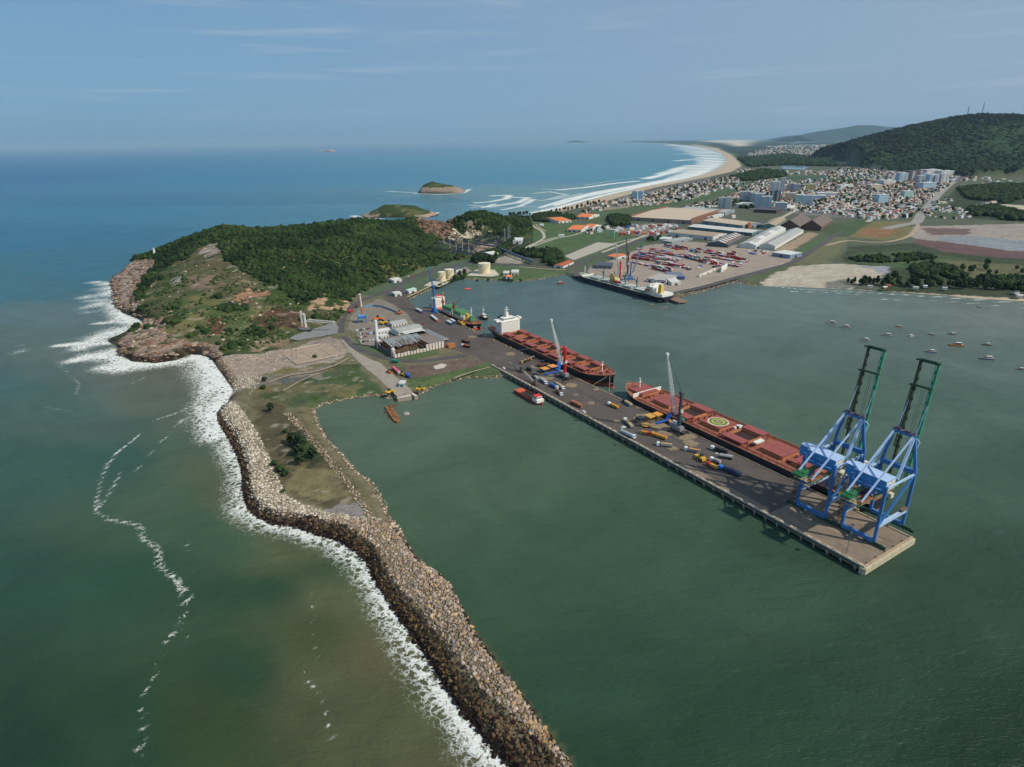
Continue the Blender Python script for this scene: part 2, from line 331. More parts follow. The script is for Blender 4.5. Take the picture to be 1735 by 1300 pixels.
# ---------------------------------------------------------------- painting the land: colour (as it looks in daylight) and outline
FOREST=(48,66,30); SCRUB=(84,86,50); ROCK=(158,136,118)
PAINT = [ # (kind, colour, px outline, edge wander in metres, surface)
 ('far',(50,70,60),[(1000,330),(1240,300),(1250,262),(1190,243),(1000,240),(1900,228),(1900,330)],0),
 ('g',(98,106,70),[(880,400),(900,360),(1260,275),(1900,280),(1900,520),(1140,505),(960,460),(880,440)],0),
 # --- peninsula
 ('g',(118,110,76),[(330,600),(600,500),(690,505),(860,590),(860,660),(540,700),(1000,1330),(860,1330),(400,890),(340,700)],0),
 ('g',(160,142,120),[(365,602),(440,597),(500,590),(560,572),(582,580),(590,600),(560,615),(510,622),(470,628),(430,640),(400,665),(380,640)],4),
 ('g',(150,128,104),[(375,640),(400,655),(402,700),(440,775),(470,840),(560,868),(640,880),(600,900),(430,876),(365,715),(395,665)],2),
 ('g',(112,104,66),[(405,660),(440,645),(520,640),(600,655),(660,665),(600,680),(530,695),(545,740),(600,810),(650,880),(600,872),(500,850),(468,830),(440,760),(410,700)],3),
 ('g',(92,82,52),[(430,690),(470,680),(520,720),(560,770),(590,830),(560,860),(500,845),(470,800),(445,740)],5),
 ('g',(66,74,40),[(475,730),(520,735),(548,770),(535,800),(490,790),(470,760)],4),
 ('g',(124,112,68),[(500,790),(560,800),(585,840),(540,850),(490,830)],4),
 ('g',(138,128,120),[(545,858),(600,855),(625,872),(560,873)],3),
 ('g',(104,100,58),[(440,640),(480,622),(540,618),(600,622),(650,660),(600,672),(540,684),(490,690),(440,670)],4),
 ('g',(84,100,50),[(520,640),(560,615),(605,618),(628,640),(655,664),(620,670),(560,680),(500,690),(480,676),(540,660)],4),
 ('g',(70,100,42),[(560,650),(620,640),(645,662),(600,668)],4),
 ('g',(126,116,96),[(430,640),(520,628),(560,620),(545,640),(480,650),(440,655)],4),
 ('g',(96,96,86),[(465,640),(520,636),(530,645),(480,652)],3),
 ('g',(150,134,116),[(486,592),(560,570),(580,602),(512,622),(500,610)],2),
 # --- inside the port loop
 ('g',(128,120,106),[(588,560),(600,526),(640,506),(665,512),(700,540),(724,556),(700,566),(640,568)],1),
 ('g',(90,114,48),[(598,572),(640,566),(700,566),(730,575),(748,600),(700,610),(650,606),(615,592)],1),
 ('g',(110,108,80),[(640,560),(700,552),(728,566),(690,580),(645,575)],2),
 ('g',(112,92,76),[(672,620),(740,615),(800,607),(830,608),(835,618),(770,634),(700,646),(680,640)],2),
 ('g',(86,112,44),[(690,642),(740,634),(800,622),(828,612),(850,625),(843,636),(795,638),(742,652),(715,662),(690,655)],1.5),
 ('g',(100,108,60),[(656,612),(690,618),(680,640),(664,625)],1),
 # --- north shore of the basin
 ('g',(86,114,50),[(690,505),(700,492),(735,477),(790,455),(850,452),(962,458),(955,466),(915,474),(850,476),(780,474),(742,486)],1),
 ('g',(150,140,122),[(735,474),(790,452),(800,460),(765,474),(742,480)],1),
 ('g',(84,96,58),[(800,440),(880,425),(960,440),(960,456),(870,450),(800,448)],4),
 ('g',(160,146,124),[(835,440),(860,432),(880,436),(890,446),(840,448)],3),
 ('g',(84,116,48),[(886,418),(905,395),(900,376),(925,368),(960,374),(1000,382),(1050,396),(1075,404),(1040,412),(1010,408),(958,430),(905,424)],2),
 ('g',(88,112,54),[(985,372),(1020,352),(1090,345),(1160,338),(1100,362),(1070,378),(1010,384)],4),
 ('g',(150,136,108),[(1010,353),(1060,347),(1072,351),(1020,357)],3),
 ('g',(140,126,110),[(1040,392),(1090,380),(1150,378),(1120,395),(1090,402)],5),
 ('g',(88,112,52),[(1040,398),(1095,400),(1060,412),(1015,424),(1048,412)],2),
 ('g',(86,112,50),[(985,440),(1050,418),(1120,396),(1130,400),(1060,425),(1010,446),(985,448)],2),
 ('g',(146,137,126),[(1000,452),(1040,440),(1095,416),(1160,409),(1250,415),(1345,432),(1340,444),(1260,468),(1180,487),(1120,497),(1040,480),(990,466)],1),
 ('g',(84,112,52),[(1190,395),(1230,392),(1255,398),(1240,406),(1205,402)],2),
 ('g',(166,140,104),[(1300,432),(1370,393),(1388,397),(1325,436)],1.5),
 ('g',(84,120,46),[(1338,432),(1392,401),(1412,402),(1368,434)],1),
 ('g',(110,110,70),[(1362,434),(1415,402),(1440,402),(1425,430),(1400,446),(1330,452)],4),
 ('g',(96,110,56),[(1265,473),(1345,446),(1350,450),(1275,481)],1),
 ('g',(184,170,142),[(1288,478),(1318,462),(1345,452),(1400,447),(1460,448),(1498,458),(1495,470),(1455,478),(1440,490),(1310,486)],4),
 ('g',(120,118,104),[(1400,486),(1398,476),(1440,472),(1452,482),(1430,490)],3),
 ('g',(150,152,150),[(1455,452),(1500,446),(1508,454),(1498,466),(1480,458)],3),
 ('g',(70,84,46),[(1425,440),(1440,418),(1560,412),(1640,425),(1900,440),(1900,515),(1735,505),(1600,498),(1480,490),(1500,470),(1510,452),(1440,448)],4),
 ('g',(78,106,48),[(1440,430),(1540,425),(1640,440),(1660,455),(1600,468),(1500,450),(1440,446)],6),
 ('g',(104,102,62),[(1600,440),(1735,450),(1735,490),(1650,480),(1600,460)],6),
 ('g',(122,112,62),[(1436,402),(1462,385),(1482,374),(1540,376),(1548,398),(1500,408)],3),
 ('g',(148,104,60),[(1448,398),(1470,386),(1530,390),(1500,402)],5),
 ('g',(78,106,50),[(1390,385),(1460,372),(1475,376),(1440,400),(1400,400)],3),
 ('g',(160,146,128),[(1548,384),(1735,379),(1900,376),(1900,440),(1650,432),(1560,414),(1540,398)],4),
 ('g',(118,92,84),[(1560,386),(1650,388),(1640,398),(1575,398)],6),
 ('g',(112,80,76),[(1548,404),(1600,410),(1680,420),(1900,432),(1900,446),(1700,437),(1600,427),(1552,413)],3),
 ('g',(142,150,150),[(1580,401),(1640,400),(1735,408),(1900,414),(1900,430),(1720,426),(1640,415),(1590,408)],4),
 # --- town ground
 ('g',(112,108,98),[(1000,345),(1060,332),(1200,300),(1240,300),(1250,310),(1190,330),(1110,345),(1040,352)],3),
 ('g',(118,114,104),[(1195,345),(1260,320),(1320,312),(1480,308),(1610,300),(1640,300),(1590,325),(1520,372),(1400,368),(1250,352)],3),
 ('g',(110,110,100),[(1390,290),(1430,283),(1600,296),(1640,303),(1560,312),(1400,304)],5),
 ('g',(84,110,54),[(1110,345),(1190,330),(1260,306),(1290,308),(1230,330),(1190,342),(1130,352)],4),
 ('g',(64,104,66),[(1315,300),(1380,298),(1470,299),(1530,306),(1400,307),(1320,306)],0),
 ('g',(60,78,44),[(1590,345),(1620,322),(1735,312),(1900,312),(1900,378),(1735,376),(1640,370)],5),
 ('g',(84,104,54),[(1560,372),(1590,340),(1620,335),(1600,350),(1640,368)],4),
 ('g',(190,176,140),[(1740,366),(1680,352),(1650,347),(1700,346),(1760,350)],4),
 # --- beach sands
 ('g',(196,172,136),[(905,361),(950,351),(1020,332),(1100,314),(1185,297),(1226,277),(1228,268),(1218,259),(1196,251),(1165,246),(1175,245),(1215,251),(1240,263),(1252,274),(1256,282),(1240,291),(1200,300),(1110,318),(1040,337),(1000,349),(960,356),(925,364)],0),
 ('g',(222,205,172),[(1186,239),(1238,236),(1284,236.5),(1272,242),(1262,248),(1246,248),(1234,243),(1205,241)],0),
 ('g',(196,170,136),[(1262,479),(1360,482),(1480,488),(1600,495),(1735,503),(1900,514),(1900,526),(1735,514),(1540,500),(1300,489)],2),
]
HPAINT = [ # on the headland, outlines followed on its slope
 (SCRUB,[(224,500),(236,505),(262,475),(292,446),(332,440),(360,455),(400,458),(440,472),(470,487),(500,512),(530,527),(562,525),(592,515),(598,540),(560,560),(530,575),(470,590),(420,600),(365,606),(340,598),(300,590),(270,560),(240,545),(215,530)],8),
 ((80,92,46),[(300,510),(340,500),(400,515),(440,530),(480,545),(440,570),(380,575),(330,560),(290,540)],8),
 ((96,88,58),[(335,420),(372,410),(380,440),(430,470),(440,520),(400,520),(350,490),(310,470),(320,440)],6),
 ((126,104,82),[(318,470),(350,462),(375,478),(360,500),(325,495)],5),
 ((112,72,48),[(350,540),(378,540),(385,565),(360,572)],4),
 ((92,66,46),[(420,540),(470,520),(520,530),(505,555),(440,560)],6),
 (ROCK,[(262,436),(264,446),(244,470),(228,500),(236,525),(268,548),(245,560),(205,535),(185,510),(180,470),(215,445)],3),
 ((150,126,106),[(198,576),(240,556),(275,560),(300,575),(340,582),(376,592),(375,606),(330,606),(290,616),(220,618),(190,592)],4),
 ((158,132,108),[(262,545),(275,535),(280,560),(262,565)],3),
 ((150,134,120),[(336,432),(352,414),(370,412),(372,428),(356,442)],2),
 ((150,140,124),[(292,472),(310,466),(312,480),(290,488)],3),
 ((150,106,76),[(396,508),(424,484),(432,500),(412,518)],2),((146,102,74),[(426,500),(455,493),(462,500),(440,512)],2),
 ((190,140,96),[(408,474),(424,480),(430,490),(420,500),(425,488)],1.5),
 ((176,140,104),[(510,515),(560,505),(592,512),(590,528),(560,525),(525,528)],3),
 ((132,110,80),[(420,585),(470,578),(500,570),(480,590),(430,600)],3),
 ((136,104,82),[(706,377),(730,373),(768,374),(764,390),(742,402),(716,398)],3),
 ((186,170,146),[(758,408),(764,394),(790,390),(812,392),(806,402),(780,410)],3),
 ((150,120,88),[(785,398),(820,394),(824,404),(790,406)],3),
 ((160,140,112),[(812,388),(832,384),(836,396),(816,398)],3),((150,128,104),[(786,378),(800,374),(806,384),(792,388)],3),
 ((30,36,48),[(736,408),(758,404),(800,402),(880,400),(892,410),(885,424),(845,424),(812,430),(780,434),(742,424)],2),
 ((146,124,100),[(800,420),(830,412),(842,420),(815,432)],3),
]
# ---------------------------------------------------------------- ground mesh
def land_z(X, Y, sd, sl, ih, i2):
    "height of the land: X, Y, distance inside the coast, bank steepness, in-headland, in-far-hill"
    z = np.minimum(4.0, -.6+sd*sl+0*X)
    if ih.any():
        x, y = X[ih], Y[ih]
        t = tps(x, y)+(fbm(x, y, 45, 4)-.5)*9*np.clip((tps(x, y)-5)/12, 0, 1)
        rk = np.clip(sd[ih]*sl[ih]*.9-.6+((fbm(x, y, 14, 4)-.5)*7+(fbm(x, y, 5, 2)-.5)*2)*np.clip(sd[ih]/6, 0, 1), -3, 200)
        z[ih] = np.where(t < 3.9, np.minimum(4.0, rk), np.minimum(t, rk))
    if i2.any():
        x, y = X[i2], Y[i2]
        z[i2] = np.maximum(4, hill2(x, y)+(fbm(x, y, 500, 4)-.5)*40*np.clip((hill2(x, y)-20)/100, 0, 1))
    return z
def ztest(x, y):
    x = np.atleast_1d(np.asarray(x, float)); y = np.atleast_1d(np.asarray(y, float))
    ins = inside(cxy, x, y); d, sl = segdist(cxy, x, y, True, cs)
    z = land_z(x, y, np.where(ins, d, -d), sl, inside(HEAD, x, y) & ins, inside(FOOT2, x, y))
    return z
def SH(pts, z0=20.):
    "where the line of sight through these points meets the headland's slope"
    P = np.array([ray(*p) for p in pts]); z = np.full(len(pts), z0)
    lo = np.full(len(pts), 300.); hi = np.full(len(pts), 2400.)
    ts = np.linspace(300, 2300, 420); best = np.full(len(pts), np.nan)
    for t in ts:
        X, Y, Z = P[:, 0]/P[:, 1]*t, np.full(len(pts), t), CAMH+P[:, 2]/P[:, 1]*t
        h = np.maximum(tps(X, Y), 4) ; h = np.where(inside(HEAD, X, Y), h, 4)
        hit = np.isnan(best) & (Z <= h); best[hit] = t
    best = np.where(np.isnan(best), 1500, best)
    return [(P[i, 0]/P[i, 1]*best[i], best[i]) for i in range(len(pts))]
def build_ground():
    xs = geo(300, 14000, 14, 1.5); xs = sorted(set([-1400]+axis([(-1000, -360, 5), (-360, 420, 2.6), (420, 1400, 6), (1400, 3600, 16)])+geo(3600, 60000, 30, 1.12)))
    ys = axis([(150, 660, 2.4), (660, 1300, 4.0), (1300, 2600, 8)])+geo(2600, 58000, 11, 1.018)
    xs, ys = np.array(xs, float), np.array(ys, float); nx, ny = len(xs), len(ys)
    X, Y = np.meshgrid(xs, ys); X = X.ravel(); Y = Y.ravel()
    j = (ys[:, None]+0*xs).ravel()
    ins = inside(cxy, X, Y)
    d, sl = segdist(cxy, X, Y, True, cs, maxd=140); sl = np.where(d >= 139.9, 1.0, sl); d = np.where(ins, d, -d)
    ih = inside(HEAD, X, Y) & ins; i2 = inside(FOOT2, X, Y)
    Z = land_z(X, Y, np.clip(d, -9, 1e9), sl, ih, i2)
    rough = inside(W([(330,600),(600,560),(610,640),(660,672),(1000,1330),(860,1330),(300,700)], 4), X, Y) & ins & ~ih
    Z[rough] += ((fbm(X, Y, 14, 4)-.5)*1.6*np.clip(d/8, 0, 1))[rough]
    # crest of the rubble mound
    ml, mv = W([(955,1310),(880,1200),(800,1110),(735,1020),(690,950),(640,905),(560,885),(480,868),(440,830),(425,760),(395,700),(405,665)], 5), None
    dm = segdist(ml, X, Y, maxd=30); Z += np.where(ins & (dm < 30), 1.5*np.clip(1-dm/14, 0, 1), 0)
    C = np.zeros((len(X), 3)); C[:] = lin((84, 98, 74))
    wx = (fbm(X, Y, 12, 3)-.5); wy = (fbm(X+900, Y-700, 12, 3)-.5)
    for kind, col, poly, wander in PAINT:
        P = W(poly, 0 if kind == 'far' else 4); mk = inside(P, X+wx*wander*4, Y+wy*wander*4); g_ = .58 if col[1] > col[0]+6 else .74; C[mk] = (np.array(lin(col))*g_+(.97-g_)*np.array(lin(col)).mean())*(.9 if g_ < .6 else 1)
    C[ih] = lin(FOREST)
    for col, poly, wander in HPAINT:
        P = SH(poly); mk = inside(P, X+wx*wander*4, Y+wy*wander*4) & ih & ((fbm(X+77, Y, 16, 4) > .42) | (wander == 8) | (col[2] < 50) | (col == ROCK)); C[mk] = np.array(lin(col))*.85+.15*np.array(lin(col)).mean()
    # patches inside the scrub of the headland and the spit
    n1 = fbm(X, Y, 22, 4); n2 = fbm(X+333, Y, 9, 3)
    scr = (ih | rough) & (C[:, 1] > C[:, 0]*.9)
    for th, col in ((.60, (66, 86, 38)), (.68, (52, 70, 32))):
        mk = scr & (n1 > th) & ~((np.abs(C-np.array(lin(FOREST)))).sum(1) < .01); C[mk] = C[mk]*.45+np.array(lin(col))*.55
    mk = scr & (n1 < .40); C[mk] = C[mk]*.6+np.array(lin((136, 118, 78)))*.4
    mk = (ih | rough) & (n2 > .74); C[mk] = C[mk]*.5+np.array(lin((170, 156, 136)))*.5
    rk_ = ih & (C[:, 0] > .2) & (C[:, 1] < C[:, 0]); C[rk_] *= (.62+.8*fbm(X, Y*.5, 7, 4))[rk_][:, None]
    # wet, weed-dark rock at the waterline of the rocky shores
    rocky = (sl > .3) & ins & (Y < 1700) & (X < 300)
    west = rocky & ((X < -200) | ih | (segdist(W([(x, y) for x, y, _ in COAST[:26]]), X, Y, maxd=30) < 30))
    k = np.clip(1.25-(d/np.where(ih, 11., 6.))+(fbm(X, Y, 5, 3)-.5)*1.2, 0, 1)*west; C = C*(1-k[:, None])+np.array(lin((44, 34, 26)))*k[:, None]
    k = np.clip(1-(d-5)/6.+(fbm(X, Y, 7, 3)-.5), 0, 1)*west*(k < .6)*.6; C = C*(1-k[:, None])+np.array(lin((112, 82, 52)))*k[:, None]
    k = np.clip(1-(d/3.5)+(fbm(X, Y, 4, 3)-.5), 0, 1)*(rocky & ~west)*.8; C = C*(1-k[:, None])+np.array(lin((120, 98, 78)))*k[:, None]
    k = np.clip(1-(d/5.), 0, 1)*(ins & (sl < .12)); C = C*(1-.4*k[:, None])
    far = i2; n3 = fbm(X, Y, 160, 5); C[far] = (np.array(lin((52, 70, 40)))[None]*(.55+n3[:, None]*.9))[far]
    FARC_ = np.array(lin((50,70,60)))*.72+.26*np.array(lin((50,70,60))).mean()
    mix = ins & (Y > 1500) & ~i2; n4 = fbm(X, Y, 70, 4)   # scattered woods over the plain
    mk = mix & (n4 > .56) & (np.abs(C-np.array(FARC_)).sum(1) < .02); C[mk] = lin((38, 54, 42))
    mk = mix & (n4 < .38) & (np.abs(C-np.array(FARC_)).sum(1) < .02); C[mk] = lin((74, 92, 74))
    keep = (d > -9)
    idx = np.arange(nx*ny).reshape(ny, nx); q = np.stack([idx[:-1, :-1], idx[:-1, 1:], idx[1:, 1:], idx[1:, :-1]], -1).reshape(-1, 4)
    q = q[keep[q].any(1)]
    used = np.zeros(nx*ny, bool); used[q.ravel()] = True; re = np.cumsum(used)-1
    o = npmesh('ground', np.c_[X, Y, Z][used], re[q], GROUND, col=C[used], smooth=True); tag(o, kind='structure')
GROUND = amat('ground_soil', scales=((.02, .12), (.12, .22), (.6, .28), (2.6, .25)), bump=.35)
build_ground()
# ---------------------------------------------------------------- sea
SEA = [ # px, px, colour of the water body there
 (20,1280,(30,56,46)),(20,1000,(38,68,58)),(20,800,(46,78,70)),(20,650,(54,86,84)),(20,500,(48,92,102)),(20,400,(28,90,118)),(20,300,(18,86,128)),(20,262,(12,78,128)),
 (200,1250,(36,62,48)),(200,1000,(40,70,58)),(150,800,(46,78,70)),(150,700,(58,86,80)),(100,620,(66,88,86)),(150,450,(41,92,110)),(200,350,(31,97,126)),(200,260,(15,86,132)),
 (400,1250,(46,66,44)),(400,1000,(40,68,52)),(500,950,(52,74,54)),(330,900,(52,80,64)),(300,760,(64,86,74)),(350,700,(78,92,82)),(300,640,(84,92,84)),(240,690,(76,90,82)),
 (380,800,(72,86,68)),(480,920,(74,86,66)),(560,1010,(76,86,66)),(620,1120,(78,82,62)),(700,1220,(72,80,60)),(600,1250,(66,76,58)),(560,1150,(70,78,60)),(540,1100,(60,74,52)),(430,1150,(40,66,50)),(760,1290,(76,82,64)),
 (330,850,(60,84,68)),(400,860,(76,86,66)),(200,600,(84,96,90)),(150,540,(80,98,98)),(100,560,(74,96,94)),
 (400,300,(31,105,136)),(400,258,(21,94,140)),(600,300,(43,112,140)),(600,252,(33,105,146)),(560,345,(60,109,128)),(420,350,(44,101,126)),(650,345,(61,110,128)),
 (800,300,(53,120,142)),(800,248,(47,114,148)),(1000,290,(61,125,142)),(1000,248,(56,120,148)),(850,330,(90,128,132)),(940,330,(106,138,138)),(1100,290,(67,131,142)),(1130,262,(69,129,144)),
 (600,730,(60,86,76)),(700,700,(62,88,78)),(700,900,(50,78,64)),(850,800,(54,82,68)),(800,1000,(42,72,58)),(1000,900,(44,74,60)),(1000,1150,(34,64,52)),(1000,1290,(28,56,44)),(1300,1000,(40,68,56)),(1300,1250,(30,58,46)),
 (1500,1150,(32,58,48)),(1700,1250,(24,48,38)),(1700,1000,(36,62,52)),(1700,800,(46,76,66)),(1600,700,(56,86,78)),(1700,600,(66,92,88)),(1700,540,(80,104,102)),(1500,520,(76,102,100)),(1500,570,(66,92,90)),
 (1300,520,(70,98,98)),(1300,620,(60,86,80)),(1200,560,(66,92,92)),(1100,530,(64,92,94)),(1000,520,(62,92,96)),(900,500,(60,90,96)),(800,500,(58,90,94)),(1100,620,(56,84,80)),(1400,680,(56,84,74)),
 (-200,1200,(30,56,48)),(-200,700,(44,76,72)),(-300,300,(14,78,122)),(1900,1200,(24,48,40)),(1950,700,(50,78,70)),(1900,550,(72,98,96))]
def build_sea():
    xs = sorted(set(geo(460, 160000, 7, 1.09)+[-v for v in geo(460, 160000, 7, 1.09)]+axis([(-460, 460, 3.0)])))
    ys = [-3000, -300]+axis([(60, 150, 10), (150, 720, 2.8), (720, 1400, 5), (1400, 5000, 22)])+geo(5000, 160000, 30, 1.04)
    xs, ys = np.array(xs, float), np.array(ys, float); nx, ny = len(xs), len(ys)
    X, Y = np.meshgrid(xs, ys); X = X.ravel(); Y = Y.ravel()
    P = np.array([A(x, y) for x, y, _ in SEA]); Cc = np.array([lin(c) for *_, c in SEA])
    Yc = np.clip(Y, 100, 20000); fx = X/Yc/.82; fy = np.log(Yc)/.75; px_ = P[:, 0]/P[:, 1]/.82; py_ = np.log(P[:, 1])/.75
    wob = (fbm(X, Y, 60, 4)-.5)*.22; wob2 = (fbm(X+5000, Y, 60, 4)-.5)*.22
    num = np.zeros((len(X), 3)); den = np.zeros(len(X)); inner = inside(PORTSIDE, X, Y)
    for i in range(len(P)):
        ip = inside(PORTSIDE, P[i:i+1, 0], P[i:i+1, 1])[0]
        ww = 1/((fx+wob*~inner-px_[i])**2+(fy+wob2*~inner-py_[i])**2+.004)**2.0*np.where(inner == ip, 1, 1e-6)
        num += ww[:, None]*Cc[i]; den += ww
    C = num/den[:, None]
    d, _ = segdist(cxy, X, Y, True, cs, maxd=120)
    foam = np.zeros(len(X))
    def _line(pts, w0, w1, s=1., z=0):
        nonlocal foam
        L_ = W(pts, z); ws = np.linspace(w0, w1, len(L_)); dd, wv = segdist(L_, X, Y, False, ws, maxd=max(w0, w1)*2+6)
        foam = np.maximum(foam, np.where(wv > 0, s*np.clip(1.12-dd/np.maximum(wv*1.5, .1), 0, 1)**1.25, 0))
    line = _line
    # surf against the mound and the headland
    line([(870,1325),(812,1248),(742,1155),(673,1047),(621,957)], 13, 13, .86); line([(621,957),(569,916),(500,893),(440,880),(412,860)], 12, 14, .9)
    line([(412,860),(409,799),(385,750)], 14, 13, .82); line([(372,735),(362,705),(382,682),(390,664),(378,645),(360,618),(345,605)], 20, 34, 1.05)
    line([(352,640),(345,690),(352,725)], 16, 14, .8)
    line([(345,605),(300,613),(250,618),(215,616),(196,596)], 16, 26, 1.0); line([(200,600),(150,605),(120,612)], 34, 12, 1.0); line([(270,612),(215,624),(180,622)], 20, 18, 1.0)
    line([(180,580),(130,583),(95,586)], 18, 8, 1.0); line([(205,560),(170,572),(135,590)], 34, 16, .95); line([(236,552),(205,532),(192,515)], 20, 20, 1.0); line([(192,515),(172,505),(150,520),(140,530)], 14, 10, .75)
    line([(190,500),(186,482),(160,478)], 22, 12, 1.0); line([(215,520),(200,545),(165,548)], 20, 10, .85); line([(160,490),(140,505),(165,515)], 10, 10, .7); line([(55,590),(30,600),(40,585)], 7, 5, .62)
    # drifting streaks of foam
    line_ = _line; line = lambda p_, a_, b_, s_=1.: line_(p_, a_*.62, b_*.62, s_*1.0)
    line([(350,675),(300,700),(262,712)], 3.5, 3, .72); line([(330,690),(285,735),(228,800)], 1.6, 1.4, .66); line([(240,735),(200,765),(180,790),(168,822),(160,870)], 3.2, 2.4, .72)
    line([(205,800),(180,845),(160,866),(185,880),(235,890),(245,915),(270,930),(268,955),(300,985),(312,1005)], 2.6, 4.4, .72)
    line([(325,1000),(312,1040),(298,1075)], 1.8, 2.0, .74); line([(290,1072),(268,1120),(262,1150)], 2.2, 2.0, .76); line([(250,1165),(238,1200),(246,1230),(232,1290)], 1.6, 2.0, .72)
    line([(250,915),(275,950),(300,1000),(320,1080)], 1., .8, .55); line([(515,1120),(520,1150),(545,1180),(560,1240),(580,1280)], 1.2, 1.0, .62); line([(315,920),(325,980)], .8, .8, .6)
    line([(100,620),(135,650),(128,670)], 3, 2, .6); line([(530,1000),(530,1080),(540,1130)], 1.4, 1.0, .52); line([(225,650),(245,640)], 3, 2, .6); line([(80,690),(130,700)], 3, 2, .56)
    # surf on the long beach
    line = line_
    B = [(905,361),(950,351),(1020,332),(1100,314),(1185,297),(1226,277),(1228,268),(1218,259),(1196,251),(1165,246),(1120,242.6)]
    line(B, 24, 60, 1.05); line([(800,352),(850,352),(905,350)], 20, 14, .7)
    line([(1235,262),(1212,258),(1196,253),(1160,247.5),(1130,245)], 40, 150, 1.2)
    line([(940,348),(990,333),(1050,321),(1110,311),(1160,301),(1195,289),(1208,276),(1206,266),(1190,257),(1160,250),(1128,246)], 14, 80, 1.25)
    line([(915,352),(960,338),(1010,326),(1070,316),(1130,305),(1170,291),(1188,277),(1185,266),(1165,256),(1140,250)], 12, 66, 1.15)
    line([(945,322),(990,318),(1040,311),(1080,307)], 18, 24, 1.3); line([(1095,303),(1140,292),(1160,284)], 40, 40, 1.3); line([(1140,288),(1168,280)], 50, 40, 1.2); line([(1146,273),(1170,270)], 60, 50, 1.2); line([(1140,262),(1165,260)], 60, 60, 1.1); line([(1115,295),(1140,288)], 40, 30, 1.1); line([(990,314),(1045,305),(1090,300)], 12, 12, .72)
    line([(835,332),(862,331),(858,337),(830,342),(805,344)], 26, 16, 1.05); line([(862,334),(895,335),(880,343),(840,349),(815,352)], 26, 16, 1.0); line([(890,340),(905,338),(880,350),(850,356)], 20, 14, .95); line([(796,348),(825,350),(838,346)], 12, 16, .95)
    line([(905,328),(930,325),(960,330),(930,338)], 22, 20, .75); line([(920,320),(960,323)], 14, 14, .75); line([(915,340),(950,336),(985,328)], 22, 20, .7)
    # round the islands
    line([(656,324.5),(680,325.5),(704,327)], 14, 12, 1.0); line([(703,328),(745,330),(785,327),(796,321)], 14, 16, .9); line([(600,366),(610,370),(645,371)], 20, 12, .95); line([(700,371),(735,364),(742,360)], 12, 10, .9); line([(535,256),(548,256)], 20, 12, .8)
    # small waves on the inner beach
    line([(1250,479),(1360,490.5),(1480,496.5),(1600,504),(1735,514),(1900,525)], 2, 4.2, .95); line([(1340,494),(1420,497),(1500,502)], 1.5, 2, .85); line([(1490,507),(1520,508)], 2, 2, 1.); line([(1560,508),(1620,512),(1735,522)], 2, 3, .72)
    ds = segdist(W(B), X, Y, maxd=420); ks = np.clip(1.1-ds/(50+Y*.035), 0, 1)*.8; C = C*(1-ks[:, None])+np.array(lin((124, 150, 156)))*ks[:, None]
    foam = foam*(.92+.3*(fbm(X, Y, 30, 3)-.5))
    idx = np.arange(nx*ny).reshape(ny, nx); q = np.stack([idx[:-1, :-1], idx[:-1, 1:], idx[1:, 1:], idx[1:, :-1]], -1).reshape(-1, 4)
    m = bpy.data.materials.new('sea_water'); m.use_nodes = True; nt = m.node_tree; N = nt.nodes; L = nt.links; b = N['Principled BSDF']
    at = N.new('ShaderNodeAttribute'); at.attribute_name = 'col'; af = N.new('ShaderNodeAttribute'); af.attribute_name = 'foam'
    g = N.new('ShaderNodeNewGeometry')
    def noise(s, det=5, rough=.6, dist=0, sc=(1, 1, 1), rot=0):
        mp = N.new('ShaderNodeMapping'); mp.inputs['Scale'].default_value = sc; mp.inputs['Rotation'].default_value = (0, 0, rot); L.new(g.outputs['Position'], mp.inputs[0])
        n_ = N.new('ShaderNodeTexNoise'); n_.inputs['Scale'].default_value = s; n_.inputs['Detail'].default_value = det; n_.inputs['Roughness'].default_value = rough; n_.inputs['Distortion'].default_value = dist
        L.new(mp.outputs[0], n_.inputs['Vector']); return n_
    def math_(op, a, b_=None, c=None):
        n_ = N.new('ShaderNodeMath'); n_.operation = op
        for i_, v in enumerate((a, b_, c)):
            if v is None: continue
            if isinstance(v, (int, float)): n_.inputs[i_].default_value = v
            else: L.new(v, n_.inputs[i_])
        return n_.outputs[0]
    fine = noise(.55, 6, .68, 1.2); big = noise(.07, 4, .6, 1.0)
    vr = N.new('ShaderNodeTexVoronoi'); vr.feature = 'DISTANCE_TO_EDGE'; vr.inputs['Scale'].default_value = .23
    wv = N.new('ShaderNodeVectorMath'); wv.operation = 'ADD'; nn = noise(.3, 4, .6); sc = N.new('ShaderNodeVectorMath'); sc.operation = 'SCALE'; sc.inputs['Scale'].default_value = 9.0
    L.new(nn.outputs['Color'], sc.inputs[0]); L.new(g.outputs['Position'], wv.inputs[0]); L.new(sc.outputs[0], wv.inputs[1]); L.new(wv.outputs[0], vr.inputs['Vector'])
    lace = math_('SUBTRACT', .30, math_('MULTIPLY', vr.outputs['Distance'], 1.5))
    f = math_('ADD', af.outputs['Fac'], math_('MULTIPLY', math_('SUBTRACT', fine.outputs['Fac'], .5), .95))
    f = math_('ADD', f, math_('MULTIPLY', math_('SUBTRACT', big.outputs['Fac'], .5), .42))
    f = math_('ADD', f, math_('MULTIPLY', lace, 1.25))
    gate = math_('GREATER_THAN', af.outputs['Fac'], .02)
    mr = N.new('ShaderNodeMapRange'); mr.inputs['From Min'].default_value = .52; mr.inputs['From Max'].default_value = 1.16; mr.interpolation_type = 'SMOOTHSTEP'; L.new(f, mr.inputs['Value'])
    fo = math_('MULTIPLY', mr.outputs[0], gate)
    # scattered whitecap flecks
    fl = noise(.9, 2, .5, .6, (1, 2.2, 1)); flr = N.new('ShaderNodeMapRange'); flr.inputs['From Min'].default_value = .815; flr.inputs['From Max'].default_value = .85; L.new(fl.outputs['Fac'], flr.inputs['Value'])
